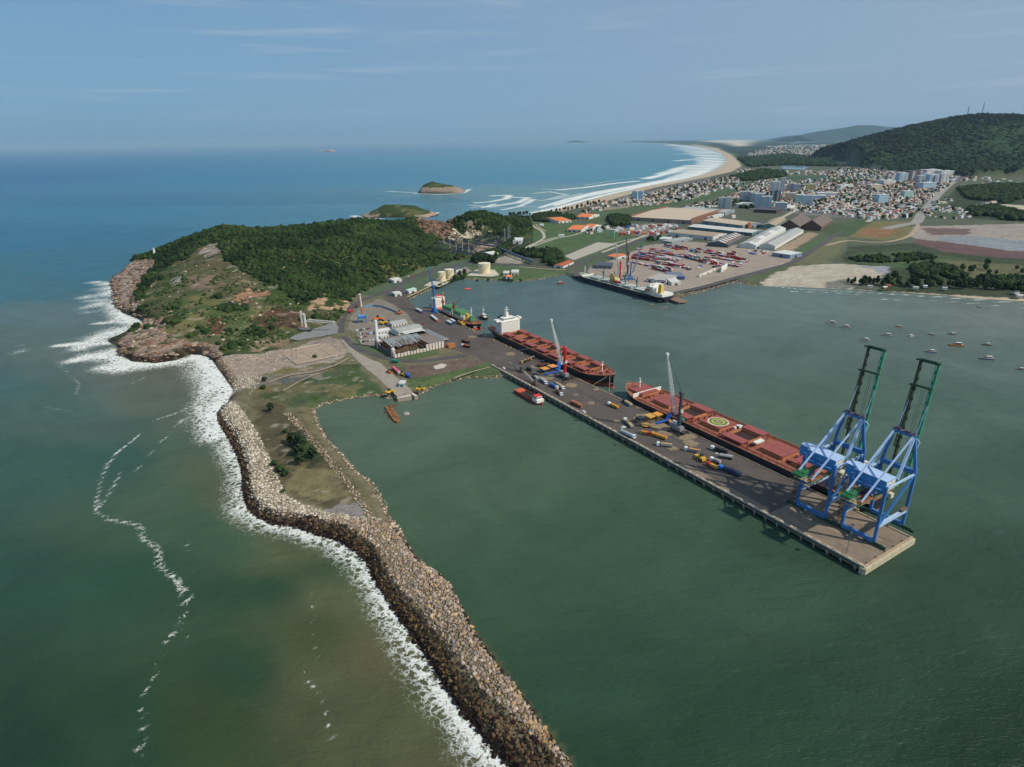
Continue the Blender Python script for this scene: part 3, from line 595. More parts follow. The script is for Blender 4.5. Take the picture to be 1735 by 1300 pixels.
    fo = math_('MINIMUM', math_('ADD', fo, math_('MULTIPLY', flr.outputs[0], .6)), 1.0)
    mot = noise(.012, 5, .6, 1.5); mo2 = N.new('ShaderNodeMapRange'); mo2.inputs['From Min'].default_value = .3; mo2.inputs['From Max'].default_value = .7; mo2.inputs['To Min'].default_value = .86; mo2.inputs['To Max'].default_value = 1.14; L.new(mot.outputs['Fac'], mo2.inputs['Value'])
    cs_ = N.new('ShaderNodeVectorMath'); cs_.operation = 'SCALE'; L.new(at.outputs['Color'], cs_.inputs[0]); L.new(mo2.outputs[0], cs_.inputs['Scale'])
    mx = N.new('ShaderNodeMix'); mx.data_type = 'RGBA'; mx.inputs['B'].default_value = lin((236, 236, 226))+(1,); L.new(fo, mx.inputs['Factor']); L.new(cs_.outputs[0], mx.inputs['A'])
    L.new(mx.outputs['Result'], b.inputs['Base Color'])
    rg = N.new('ShaderNodeMapRange'); rg.inputs['To Min'].default_value = .22; rg.inputs['To Max'].default_value = .9; L.new(fo, rg.inputs['Value']); L.new(rg.outputs[0], b.inputs['Roughness'])
    b.inputs['IOR'].default_value = 1.33; b.inputs['Specular IOR Level'].default_value = .12
    w1 = noise(.36, 3, .55, .5, (1, 2.6, 1), R(24)); w2 = noise(1.3, 3, .6, .3, (1, 2.0, 1), R(10)); w3 = noise(.05, 3, .5, .3, (1, 2.8, 1), R(20))
    hh = math_('ADD', math_('MULTIPLY', w1.outputs['Fac'], 1.3), math_('MULTIPLY', w2.outputs['Fac'], .4)); hh = math_('ADD', hh, math_('MULTIPLY', w3.outputs['Fac'], 3.5)); hh = math_('ADD', hh, math_('MULTIPLY', fo, .5))
    bp = N.new('ShaderNodeBump'); bp.inputs['Strength'].default_value = .55; bp.inputs['Distance'].default_value = 1.0; L.new(hh, bp.inputs['Height']); L.new(bp.outputs[0], b.inputs['Normal'])
    o = npmesh('sea', np.c_[X, Y, 0*X], q, m, col=C*np.where(inner[:, None], np.array(SEAK), np.where(Y[:, None] < 800, np.array((1.42, 1.2, 1.0)), np.where(Y[:, None] < 2500, np.array((1.3, 1.22, 1.12)), np.array((1.0, 1.04, 1.02))))), attrs={'foam': foam}); tag(o, kind='structure')
SEAK = (1.98, 1.40, 1.2)
PORTSIDE = W([(975,1300),(785,1035),(640,860),(560,740),(520,690),(600,560),(700,440),(960,420),(1250,440),(1735,460),(2100,480),(2300,1300)], 0)+[(500, 60), (20, 100)]
build_sea()
# ---------------------------------------------------------------- merged natural matter (numpy)
def ico(sub):
    bm = bmesh.new(); bmesh.ops.create_icosphere(bm, subdivisions=sub, radius=1); v = np.array([p.co[:] for p in bm.verts]); f = np.array([[q.index for q in p.verts] for p in bm.faces]); bm.free(); return v, f
ICO0, ICO1, ICO2 = ico(1), ico(2), ico(3)
def blobs(P, S, base, jit, cols, cj=.12, rough=True, seed=0):
    "P centres, S (n,3) half sizes -> merged vertices, faces, colours"
    r_ = np.random.default_rng(seed); v, f = base; n, k = len(P), len(v)
    V = np.repeat(v[None], n, 0)*(1+(r_.random((n, k, 1))-.5)*2*jit)
    a = r_.random(n)*6.283; b = r_.random(n)*6.283; ca, sa, cb, sb = np.cos(a)[:, None], np.sin(a)[:, None], np.cos(b)[:, None], np.sin(b)[:, None]
    x, y, z = V[..., 0].copy(), V[..., 1].copy(), V[..., 2].copy(); x, z = x*cb-z*sb, x*sb+z*cb
    V = np.stack([x*S[:, None, 0], y*S[:, None, 1], z*S[:, None, 2]], -1)
    x, y = V[..., 0].copy(), V[..., 1].copy(); V[..., 0] = x*ca-y*sa; V[..., 1] = x*sa+y*ca
    V += P[:, None]; F_ = (f[None]+(np.arange(n)*k)[:, None, None]).reshape(-1, 3)
    C = np.repeat(cols[:, None], k, 1)*(1+(r_.random((n, k, 1))-.5)*2*cj)
    return V.reshape(-1, 3), F_, C.reshape(-1, 3)
LEAF = amat('foliage', rough=.9, scales=((.3, .2), (1.2, .35)), bump=.6)
STONE = amat('rubble_stone', rough=.9, scales=((.8, .22), (4, .25)), bump=.6)
def scatter(poly, step, seed=1, jit=.45):
    P = np.array(poly); r_ = np.random.default_rng(seed)
    gx, gy = np.meshgrid(np.arange(P[:, 0].min(), P[:, 0].max(), step), np.arange(P[:, 1].min(), P[:, 1].max(), step)); X, Y = gx.ravel(), gy.ravel()
    X = X+(r_.random(len(X))-.5)*2*jit*step; Y = Y+(r_.random(len(Y))-.5)*2*jit*step; m_ = inside(poly, X, Y); return X[m_], Y[m_]
def build_forest():
    X, Y = scatter(HEAD, 5.4, 3)
    Z = ztest(X, Y); keep = (Z > 5); bare = np.zeros(len(X), bool)
    for i, (col, poly, wander) in enumerate(HPAINT):
        P = SH(poly); mk = inside(P, X, Y)
        if i in (0, 1): bare |= mk & (fbm(X, Y, 30, 3) < .60)
        else: bare |= mk
    vis = keep & ~bare & ~((Y > 1500) & (X < -150)); X, Y, Z = X[vis], Y[vis], Z[vis]
    r_ = np.random.default_rng(5); n = len(X); n1 = fbm(X, Y, 40, 3)
    pal = np.array([lin(c) for c in ((30,46,22),(38,56,26),(46,66,30),(52,70,32),(48,58,30),(62,76,38))]); ci = np.clip(((n1-.5)*11+1.4+r_.random(n)*2.4), 0, 5).astype(int)
    s = (2.0+r_.random(n)**2*3.4)*(.55+.9*fbm(X, Y, 35, 3)); S = np.c_[s, s*(.7+.5*r_.random(n)), s*(.6+.5*r_.random(n))]
    P = np.c_[X, Y, Z+s*.25]; V, F_, C = blobs(P, S, ICO1, .45, pal[ci], .3, seed=8)
    tag(npmesh('forest', V, F_, LEAF, col=C), 'dense dark green forest covering the rocky headland', 'forest', kind='stuff')
    # low bushes scattered in the scrub
    X, Y = scatter(SH(HPAINT[0][1]), 5.5, 9); Z = ztest(X, Y); k = (fbm(X, Y, 18, 3) > .52) & (Z > 4.5); X, Y, Z = X[k], Y[k], Z[k]; n = len(X)
    s = 1.0+r_.random(n)*1.6; ci = r_.integers(0, 6, n)
    V, F_, C = blobs(np.c_[X, Y, Z+s*.1], np.c_[s, s, s*.7], ICO0, .3, pal[ci]*1.25, .2, seed=10)
    tag(npmesh('scrub', V, F_, LEAF, col=C), 'low scattered bushes on the seaward slope of the headland', 'bushes', kind='stuff')
    # far wooded hill
    X, Y = scatter(FOOT2[:7]+[(6200, 5200), (5200, 6600), (3000, 6400), FOOT2[-1]], 27, 4); Z = np.maximum(4, hill2(X, Y))
    k = Z > 6; X, Y, Z = X[k], Y[k], Z[k]; n = len(X); n1 = fbm(X, Y, 260, 4)
    s = 11+r_.random(n)**2*11; ci = np.clip(n1*7-2.4+r_.random(n)*2, 0, 5).astype(int)
    V, F_, C = blobs(np.c_[X, Y, Z-2+(fbm(X, Y, 500, 4)-.5)*20], np.c_[s, s, s*.8], ICO0, .4, pal[ci]*.62, .25, seed=12)
    tag(npmesh('hill_forest', V, F_, LEAF, col=C), 'unbroken dark forest on the high hill behind the town', 'forest', kind='stuff')
    # woods on the plain (pine belts, groves) read as masses
    vs, fs, cs_, off = [], [], [], 0
    for poly, step, s0, h in [([(903,366),(925,362),(968,364),(978,371),(950,378),(905,376)], 6, 4, 7), ([(800,442),(815,430),(850,422),(880,432),(905,430),(880,424),(850,430),(835,446),(805,447)], 5, 3.5, 5),
        ([(925,430),(940,427),(952,433),(955,448),(935,452),(922,446)], 5, 4.5, 9), ([(886,428),(905,424),(926,432),(922,438),(890,436)], 5, 3.5, 6), ([(1028,370),(1045,366),(1068,370),(1066,384),(1035,384)], 6, 5, 9),
        ([(1620,320),(1680,314),(1900,312),(1900,330),(1735,336),(1700,346),(1640,338)], 14, 9, 8), ([(1640,356),(1680,350),(1735,362),(1900,368),(1900,380),(1700,374),(1645,366)], 14, 9, 8),
        ([(1250,345),(1262,340),(1290,345),(1290,352),(1255,354)], 9, 6, 7), ([(1220,345),(1240,340),(1252,348),(1232,352)], 9, 6, 7), ([(1240,300),(1290,288),(1330,292),(1330,300),(1260,308)], 22, 13, 6), ([(1250,270),(1330,262),(1400,270),(1420,283),(1330,280),(1270,284)], 34, 20, 8),
        ([(1540,455),(1570,448),(1615,455),(1640,470),(1600,478),(1550,470)], 6, 4, 6), ([(1440,436),(1560,430),(1600,438),(1500,446),(1445,444)], 7, 3.5, 3), ([(1580,478),(1640,478),(1700,490),(1735,494),(1900,500),(1900,480),(1700,470)], 8, 4, 5),
        ([(845,430),(862,424),(900,380),(893,378),(880,400),(840,424)], 6, 4, 6)]:
        X, Y = scatter(W(poly, 4), step, int(step*7+h)); k = fbm(X, Y, 30, 3) > .36; X, Y = X[k], Y[k]; n = len(X)
        if not n: continue
        s = s0*(.7+.6*r_.random(n)); ci = r_.integers(0, 4, n)
        V, F_, C = blobs(np.c_[X, Y, 4+h*.35+s*.3], np.c_[s, s, s*.5+h*.45*(.6+.5*r_.random(n))], ICO1 if step < 10 else ICO0, .3, pal[ci]*.9, .2, seed=int(step+h))
        vs.append(V); fs.append(F_+off); cs_.append(C); off += len(V)
    tag(npmesh('woodland', np.concatenate(vs), np.concatenate(fs), LEAF, col=np.concatenate(cs_)), 'dark groves and pine belts between the port, the beach and the town', 'woods', kind='stuff')
build_forest()
# ---------------------------------------------------------------- rubble
MOUND = W([(860,1330),(812,1248),(742,1155),(673,1047),(638,999),(600,938),(538,908),(500,893),(458,889),(418,866),(410,830),(409,799),(398,765),(383,738),(366,712),(380,685),(400,690),(414,704),(438,742),(457,781),(469,812),(486,848),(520,868),(560,878),(600,884),(640,884),(668,895),(694,930),(712,955),(742,968),(767,990),(786,1032),(807,1074),(846,1128),(881,1170),(915,1221),(990,1330)], 1)
WESTL = W([(880,1325),(846,1293),(812,1248),(770,1200),(742,1155),(708,1099),(673,1047),(638,999),(621,957),(600,938),(569,916),(538,908),(500,893),(458,889),(430,876),(415,858),(410,830),(409,799),(398,765),(383,738),(366,712),(362,700),(384,682)])
EASTL = W([(650,860),(676,905),(694,930),(712,955),(742,968),(767,990),(786,1032),(807,1074),(846,1128),(881,1170),(915,1221),(960,1281),(990,1325)])
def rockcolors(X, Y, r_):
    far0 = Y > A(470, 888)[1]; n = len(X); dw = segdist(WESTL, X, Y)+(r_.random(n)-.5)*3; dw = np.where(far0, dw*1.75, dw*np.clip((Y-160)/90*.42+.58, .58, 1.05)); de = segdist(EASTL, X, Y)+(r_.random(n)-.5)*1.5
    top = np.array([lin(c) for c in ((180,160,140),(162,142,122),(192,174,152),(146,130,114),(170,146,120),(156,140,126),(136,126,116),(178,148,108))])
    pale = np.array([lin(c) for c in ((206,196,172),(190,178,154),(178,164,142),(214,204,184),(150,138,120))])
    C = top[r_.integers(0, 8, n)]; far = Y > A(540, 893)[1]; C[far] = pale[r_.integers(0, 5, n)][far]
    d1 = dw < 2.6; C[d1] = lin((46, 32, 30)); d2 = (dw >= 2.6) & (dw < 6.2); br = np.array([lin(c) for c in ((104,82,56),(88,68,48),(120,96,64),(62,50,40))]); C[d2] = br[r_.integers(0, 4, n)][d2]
    d3 = (dw >= 6.2) & (dw < 9.5); dk = np.array([lin(c) for c in ((60,54,44),(46,42,36),(84,74,58),(110,96,74))]); C[d3] = dk[r_.integers(0, 4, n)][d3]  # upper seaward stones: slope shade put into the colour, along with wet weed
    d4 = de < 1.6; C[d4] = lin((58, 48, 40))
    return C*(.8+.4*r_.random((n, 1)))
def build_rubble():
    r_ = np.random.default_rng(21); X, Y = scatter(MOUND, 1.12, 31); n = len(X); Z = ztest(X, Y)
    ml = W([(955,1310),(880,1200),(800,1110),(735,1020),(690,950),(640,905),(560,885),(480,868),(440,830),(425,760),(395,700),(405,665)], 5); dm = segdist(ml, X, Y, maxd=30); Z += 1.5*np.clip(1-dm/14, 0, 1)
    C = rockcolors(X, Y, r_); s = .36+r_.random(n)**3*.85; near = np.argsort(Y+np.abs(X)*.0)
    # the nearest stones one by one
    vis = [i for i in near if Y[i] > 170 and Z[i] > .8][:300]; rest = np.setdiff1d(np.arange(n), vis)
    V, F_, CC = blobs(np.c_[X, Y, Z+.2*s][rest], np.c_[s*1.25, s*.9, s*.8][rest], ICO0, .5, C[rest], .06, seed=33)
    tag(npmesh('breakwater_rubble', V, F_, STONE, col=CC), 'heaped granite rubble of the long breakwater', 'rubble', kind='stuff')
    protos = {}; v1, v2 = set(vis[:100]), set(vis[100:200])
    for i in vis:
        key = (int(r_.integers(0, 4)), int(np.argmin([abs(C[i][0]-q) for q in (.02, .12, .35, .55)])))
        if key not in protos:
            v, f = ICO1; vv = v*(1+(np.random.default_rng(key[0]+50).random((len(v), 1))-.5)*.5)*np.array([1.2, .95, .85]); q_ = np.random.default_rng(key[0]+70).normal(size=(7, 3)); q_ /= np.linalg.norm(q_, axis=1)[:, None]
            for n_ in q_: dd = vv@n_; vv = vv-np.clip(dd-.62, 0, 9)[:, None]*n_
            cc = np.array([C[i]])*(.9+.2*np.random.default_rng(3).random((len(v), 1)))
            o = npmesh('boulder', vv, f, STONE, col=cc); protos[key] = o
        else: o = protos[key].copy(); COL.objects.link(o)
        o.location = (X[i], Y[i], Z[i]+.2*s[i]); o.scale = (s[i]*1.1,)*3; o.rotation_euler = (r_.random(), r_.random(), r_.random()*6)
        nm = ('weed- and shade-dark', 'rust-brown', 'pinkish tan', 'pale')[key[1]]
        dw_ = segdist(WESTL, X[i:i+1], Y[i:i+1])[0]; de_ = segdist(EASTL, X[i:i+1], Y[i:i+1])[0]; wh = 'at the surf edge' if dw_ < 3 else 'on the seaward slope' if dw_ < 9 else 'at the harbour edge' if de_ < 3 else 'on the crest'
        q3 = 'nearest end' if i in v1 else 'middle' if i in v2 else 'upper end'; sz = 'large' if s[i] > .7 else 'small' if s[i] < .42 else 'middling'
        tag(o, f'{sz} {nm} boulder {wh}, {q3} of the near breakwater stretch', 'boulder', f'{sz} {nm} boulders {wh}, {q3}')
    # loose stone: banks of the basin, rubble flats, gravel ridge
    vs, fs, cs_, off = [], [], [], 0
    def put(X, Y, smin, smax, pal, seed, zoff=.1, hh=.7):
        nonlocal off
        n = len(X); q = np.random.default_rng(seed); Z = ztest(X, Y); s = smin+(smax-smin)*q.random(n)**2
        cc = np.array([lin(c) for c in pal])[q.integers(0, len(pal), n)]*(.8+.4*q.random((n, 1)))
        V, F_, C_ = blobs(np.c_[X, Y, Z+zoff], np.c_[s*1.2, s, s*hh], ICO0, .25, cc, .05, seed=seed); vs.append(V); fs.append(F_+off); cs_.append(C_); off += len(V)
    tan = ((188,164,140),(170,146,122),(150,130,112),(200,180,156))
    X, Y = scatter(W([(365,604),(440,597),(500,590),(560,574),(586,590),(560,615),(510,622),(470,628),(430,640),(400,662),(380,645)], 4), 3.0, 41); k = fbm(X, Y, 15, 3) > .47; put(X[k], Y[k], .3, 1.2, tan, 42)
    X, Y = scatter(W([(395,650),(430,640),(412,700),(445,775),(475,835),(540,868),(560,868),(470,840),(430,775),(400,700),(385,670)], 4), 1.9, 43); put(X, Y, .5, 1.0, ((190,180,160),(170,158,140),(206,196,176),(130,120,104)), 44)
    X, Y = scatter(W([(368,705),(384,690),(396,668),(388,650),(400,640),(446,636),(438,656),(424,672),(414,706),(400,700)], 4), 1.7, 83); put(X, Y, .4, 1.0, ((190,180,160),(170,158,140),(206,196,176),(140,128,112)), 84)
    rid = [(484,699),(507,722),(531,750),(548,768),(562,786),(590,820),(609,848),(633,883)]
    X, Y = scatter(W([(x-7, y) for x, y in rid]+[(x+8, y) for x, y in rid[::-1]], 4), 1.7, 45); put(X, Y, .4, .9, tan, 46)
    for line, wdt, sd in ((COAST3[26:37], 4.5, 47), (COAST3[37:], 4.0, 48), (COAST3[9:15], 9, 49), (COAST3[18:26], 3.5, 50)):
        L_ = W([(x, y) for x, y, _ in line]); mnx = min(p[0] for p in L_)-12; mxx = max(p[0] for p in L_)+12; mny = min(p[1] for p in L_)-12; mxy = max(p[1] for p in L_)+12
        X, Y = scatter([(mnx, mny), (mxx, mny), (mxx, mxy), (mnx, mxy)], 1.9, sd); d = segdist(L_, X, Y); k = (d < wdt) & (inside(cxy, X, Y) | (d < 1.2)); put(X[k], Y[k], .5, 1.2, tan+((110,92,74),), sd+1)
    X, Y = scatter(HEAD, 9, 60); Z = ztest(X, Y); P = [SH(HPAINT[i][1]) for i in (0, 6, 7, 9, 10, 17)]; k = np.zeros(len(X), bool)
    for p_ in P: k |= inside(p_, X, Y)
    k &= (fbm(X, Y, 25, 3) > .56); k &= r_.random(len(k)) < .4; put(X[k], Y[k], .8, 2.6, ((170,154,136),(150,136,120),(186,168,146)), 61, .3)
    # crags of the rocky shore
    for pi_, sd_ in ((6, 71), (7, 72), (8, 73)):
        X, Y = scatter(SH(HPAINT[pi_][1]), 4.2, sd_); k = fbm(X, Y, 12, 3) > .44; put(X[k], Y[k], 1.0, 5.0, ((150,130,112),(134,114,96),(112,94,78),(164,144,124),(140,104,78)), sd_+5, -.5, .45)
    # boulders in the quarry face
    X, Y = scatter(SH(HPAINT[17][1])+[], 5, 62); put(X, Y, 1.5, 5, ((206,192,170),(180,164,140),(150,130,108)), 63, .5)
    X, Y = scatter(SH(HPAINT[16][1]), 6, 64); put(X, Y, 2, 6, ((140,108,88),(116,94,78),(92,78,64)), 65, .5)
    tag(npmesh('loose_stone', np.concatenate(vs), np.concatenate(fs), STONE, col=np.concatenate(cs_)), 'loose stones along the banks, ridges and rubble flats', 'stones', kind='stuff')
build_rubble()
# ---------------------------------------------------------------- islands and far hills (terrain)
def island(name, px0, px1, pyb, prof, depth, veg, seed):
    "px0..px1 at waterline pyb; prof = heights along it (m)"
    a = np.array(A(px0, pyb)); b = np.array(A(px1, pyb)); n, m_ = 60, 26; V = []; C = []
    q = np.random.default_rng(seed)
    for j in range(m_+1):
        t = j/m_; w_ = 4*t*(1-t)
        for i in range(n+1):
            u = i/n; h = np.interp(u, *prof)*w_**.55 if w_ > 0 else 0; e = min(1, 4*u*(1-u)*2.2)**.6
            X = a[0]+(b[0]-a[0])*u; Y = a[1]+(b[1]-a[1])*u+depth*(t-.0)*e+depth*.5*(1-e); nz = fbm(np.array([X]), np.array([Y]), 22, 3)[0]
            Z = h*e**.8*(.8+.4*nz)-1.5; V.append((X, Y, Z)); veg_ = Z > veg+nz*8-4
            C.append(lin((56, 72, 38)) if veg_ and nz > .36 else lin((92, 92, 56)) if veg_ else lin((60, 48, 38)) if Z < 1.5 else lin((146, 128, 110) if seed == 2 else (166, 142, 120)))
    idx = np.arange((n+1)*(m_+1)).reshape(m_+1, n+1); F_ = np.stack([idx[:-1, :-1], idx[:-1, 1:], idx[1:, 1:], idx[1:, :-1]], -1).reshape(-1, 4)
    tag(npmesh(name, V, F_, GROUND, col=np.array(C)), kind='structure')
island('island', 603, 741, 369, ([0, .12, .3, .45, .7, .9, 1], [5, 10, 30, 34, 27, 8, 3]), 150, 8, 1)
island('rocky_islet', 703, 787, 328, ([0, .12, .3, .5, .75, .92, 1], [8, 30, 44, 36, 27, 12, 4]), 190, 24, 2)
island('far_islet', 533, 565, 257, ([0, .3, .6, .75, 1], [8, 20, 26, 50, 8]), 500, 60, 3)
island('distant_islands', 962, 1001, 241.5, ([0, .2, .5, .8, 1], [40, 90, 140, 60, 20]), 3000, 1, 4)
def ridge(name, pts, Y, back, z0=0):
    P = [AY(x, y, Y) for x, y in pts]; V = []; n = len(P)
    xs_ = np.linspace(P[0][0], P[-1][0], 90); hs = np.interp(xs_, [p[0] for p in P], [p[2] for p in P])
    hs = hs*(1+(fbm(xs_, xs_*0, abs(xs_[1]-xs_[0])*5, 4)-.5)*.10)
    for k, (fy, fz) in enumerate(((-.8, 0), (-.45, .45), (0, 1), (.6, .55), (1.2, 0))):
        for x_, h in zip(xs_, hs): V.append((x_, Y+back*fy+(fbm(np.array([x_]), np.array([k*900.]), 900, 3)[0]-.5)*back*.5, max(0, h*fz)*(.85+.3*fbm(np.array([x_]), np.array([k*700.]), 1200, 3)[0] if 0 < fz < 1 else 1)))
    idx = np.arange(5*90).reshape(5, 90); F_ = np.stack([idx[:-1, :-1], idx[:-1, 1:], idx[1:, 1:], idx[1:, :-1]], -1).reshape(-1, 4)
    tag(npmesh(name, V, F_, GROUND, col=np.tile(lin((50, 66, 62)), (len(V), 1)), smooth=True), kind='structure')
ridge('far_hills', [(1350,230),(1385,222),(1420,218),(1450,213),(1480,213),(1510,215),(1540,216),(1600,214),(1700,210),(1900,205)], 30000, 2600)
ridge('distant_mountains', [(1330,230.5),(1400,226),(1460,222),(1540,219),(1640,212),(1800,210)], 45000, 3000)
WATER = pmat('lagoon_water', (120,146,158), .12, var=.05, scale=.01, spec=.5)
def sheet(name, px, z, mat, zz=None, world=False, jit=0, kind='structure'):
    from mathutils.geometry import tessellate_polygon
    P = px if world else W(px, z)
    if jit:
        Q = []
        for i in range(len(P)):
            a, b = P[i], P[(i+1) % len(P)]; k = max(1, int(math.hypot(b[0]-a[0], b[1]-a[1])/(jit*3)))
            for j in range(min(k, 40)): t = j/min(k, 40); Q.append((a[0]+(b[0]-a[0])*t+random.uniform(-jit, jit), a[1]+(b[1]-a[1])*t+random.uniform(-jit, jit)))
        P = Q
    zz = z if zz is None else zz
    T = tessellate_polygon([[Vector((x, y, 0)) for x, y in P]]); me = bpy.data.meshes.new(name); T = [t if ((P[t[1]][0]-P[t[0]][0])*(P[t[2]][1]-P[t[0]][1])-(P[t[1]][1]-P[t[0]][1])*(P[t[2]][0]-P[t[0]][0])) > 0 else t[::-1] for t in T]
    me.from_pydata([(x, y, zz) for x, y in P], [], T); me.materials.append(mat); o = bpy.data.objects.new(name, me); COL.objects.link(o)
    return tag(o, kind=kind) if kind else o
sheet('lagoon', [(1335,244),(1400,240),(1452,243),(1460,240),(1520,236),(1565,232),(1480,232),(1400,233.5),(1330,235.5),(1300,237),(1360,238)], 4, WATER, 6.5)
sheet('lake', [(1322,281),(1340,279),(1362,280),(1369,284),(1362,288),(1340,287),(1326,286)], 4, WATER, 4.8)
sheet('far_lagoon', [(1380,249),(1420,247),(1440,249),(1425,252),(1395,252)], 4, WATER, 5.5)
# ---------------------------------------------------------------- haze
hz = MB().box((0, 30000, -1400), (190000, 200000, 1400+740), 0); hz_o = hz.build('haze', bpy.data.materials.new('haze_air')); tag(hz_o, 'pale even sea haze filling the air', 'haze', kind='stuff')
hz_o['label'] = 'pale even haze filling the air over sea and land'
hm = hz_o.data.materials[0]; hm.use_nodes = True; nt = hm.node_tree; nt.nodes.clear(); ho = nt.nodes.new('ShaderNodeOutputMaterial'); hv = nt.nodes.new('ShaderNodeVolumePrincipled')
hv.inputs['Color'].default_value = (.55, .82, 1.0, 1); hv.inputs['Density'].default_value = 1.7e-5; hv.inputs['Anisotropy'].default_value = 0.0; nt.links.new(hv.outputs[0], ho.inputs['Volume'])
# ---------------------------------------------------------------- paving
ASPH = pmat('asphalt', (90,81,74), .9, var=.22, scale=.05, bump=.1)
ASPHR = pmat('road_asphalt', (84,80,78), .9, var=.15, scale=.08)
CONC = pmat('old_concrete', (158,146,130), .9, var=.16, scale=.12, bump=.1)
CONCL = pmat('pale_concrete', (196,186,166), .9, var=.14, scale=.2)
TAN = pmat('dusty_concrete', (132,116,98), .9, var=.26, scale=.12)
DUST = pmat('spilled_grain', (140,122,96), .95, var=.25, scale=.3)
GRAVEL = pmat('gravel', (176,168,150), .95, var=.14, scale=.3)
DIRT = pmat('dirt_track', (172,150,122), .95, var=.16, scale=.2)
GREEN = pmat('mown_grass', (84,104,54), .95, var=.25, scale=.15)
WHITE = pmat('white_paint', (226,224,216), .6, var=.08, scale=.5)
G0 = 4.2
def smooth(L_, n=6):
    P = [L_[0]]+list(L_)+[L_[-1]]; o = []
    for i in range(1, len(P)-2):
        for k in range(n):
            t = k/n; a, b, c, d = (np.array(P[i+j], float) for j in (-1, 0, 1, 2)); o.append(tuple(.5*((2*b)+(-a+c)*t+(2*a-5*b+4*c-d)*t*t+(-a+3*b-3*c+d)*t**3)))
    return o+[tuple(P[-2])]
def strip(name, px, width, z, mat, kerb=False):
    P = smooth(W(px, z)); L_, R_ = [], []
    for i, p in enumerate(P):
        a = np.array(P[max(0, i-1)]); b = np.array(P[min(len(P)-1, i+1)]); t = (b-a)/np.linalg.norm(b-a); nn = np.array((-t[1], t[0]))*width/2; L_.append(np.array(p)+nn); R_.append(np.array(p)-nn)
    n = len(P); V = [(x, y, z) for x, y in L_]+[(x, y, z) for x, y in R_]; F_ = [(n+i, n+i+1, i+1, i) for i in range(n-1)]
    me = bpy.data.meshes.new(name); me.from_pydata(V, [], F_); me.materials.append(mat); o = bpy.data.objects.new(name, me); COL.objects.link(o); return tag(o, kind='structure')
sheet('apron', [(655,492),(672,484),(688,492),(692,511),(706,520.5),(727,520.5),(742,530),(791,556),(845,581),(925,617.5),(838,618),(800,602),(766,592),(756,578),(724,560),(700,546),(690,531),(668,516),(650,508)], G0, ASPH, 4.12)
strip('road', [(790,602),(740,609),(690,612),(645,604),(606,590),(583,573),(577,556),(584,533),(606,513),(640,499),(672,487)], 9.5, 4.16, ASPHR)
strip('road', [(672,487),(700,470),(740,457),(790,447),(830,447),(880,449),(930,453),(965,452),(990,444),(1030,430),(1070,414),(1110,398),(1140,386),(1158,372),(1172,362)], 13, 4.09, ASPHR)
strip('pavement', [(668,512),(700,499),(740,480),(770,468),(795,458)], 4, 4.07, DIRT)
strip('pavement', [(880,452),(930,456),(960,457)], 4, 4.08, DIRT)
strip('road', [(1020,428),(1060,412),(1100,396),(1130,382)], 8, 4.06, GRAVEL)
strip('road', [(1120,500),(1180,489),(1250,470),(1300,457),(1345,444),(1375,425),(1405,405),(1425,392)], 12, 4.13, ASPHR)
strip('path', [(1130,496),(1190,483),(1250,466),(1330,446)], 3, 4.06, GRAVEL)
sheet('ramp', [(576,573),(583,577),(592,587),(612,601),(628,609),(645,615),(660,630),(688,652),(700,666),(673,672),(662,662),(640,640),(622,626),(606,612),(592,596)], G0, CONC, 4.2)
sheet('yard', [(590,558),(594,536),(612,522),(642,508),(662,514),(690,532),(716,552),(700,556),(660,560),(620,568)], G0, pmat('packed_sand', (132,122,106), .95, var=.2, scale=.1), 4.1, jit=.6)
sheet('car_park', [(604,566),(640,556),(700,548),(712,554),(690,560),(655,566),(648,574),(664,576),(640,588),(612,584)], G0, pmat('car_park_gravel', (140,128,116), .95, var=.15, scale=.2), 4.14)
sheet('parade_ground', [(956,434),(1012,410.5),(1047,413),(972,441)], G0, GRAVEL, 4.1)
sheet('container_yard', [(1000,458),(1050,436),(1100,416),(1160,409),(1240,416),(1345,433),(1338,443),(1255,466),(1180,485),(1125,495),(1048,480),(990,466)], G0, pmat('yard_paving', (156,141,124), .95, var=.14, scale=.05), 4.08)
sheet('quay_apron', [(968,466),(985,458),(1048,479),(1125,495),(1150,502),(1118,510)], G0, ASPH, 4.14)
strip('path', [(895,420),(915,408),(922,402),(918,392),(905,384),(897,376),(893,368)], 7, 4.1, GRAVEL)
strip('path', [(905,417),(940,405),(970,399),(985,394)], 6, 4.1, GRAVEL); strip('path', [(897,376),(912,377),(925,376)], 5, 4.09, GRAVEL)
strip('path', [(925,392),(914,386),(908,380)], 5, 4.1, DIRT); strip('path', [(868,426),(890,420),(905,413),(950,400)], 6, 4.07, GRAVEL)
strip('road', [(1500,388),(1530,381),(1552,377),(1560,365),(1575,347),(1590,330),(1603,318),(1615,308)], 26, 4.3, pmat('avenue', (150,144,136), .95, var=.1, scale=.02))
strip('path', [(1400,416),(1435,408),(1470,410),(1500,410),(1530,404),(1548,394),(1556,380)], 9, 4.1, DIRT)
strip('path', [(1300,380),(1330,366),(1360,350),(1400,330),(1440,318)], 12, 4.2, GRAVEL); strip('path', [(1470,376),(1490,362),(1520,342),(1545,325),(1560,315)], 12, 4.2, GRAVEL)
strip('path', [(1040,412),(1090,402),(1150,396)], 5, 4.08, GRAVEL)
strip('path', [(455,648),(490,636),(530,630),(565,620),(590,607)], 2.2, 4.9, DIRT); strip('path', [(480,662),(510,645),(540,632)], 1.6, 4.9, DIRT)
strip('path', [(770,640),(800,630),(830,622)], 1.8, 4.7, DIRT)
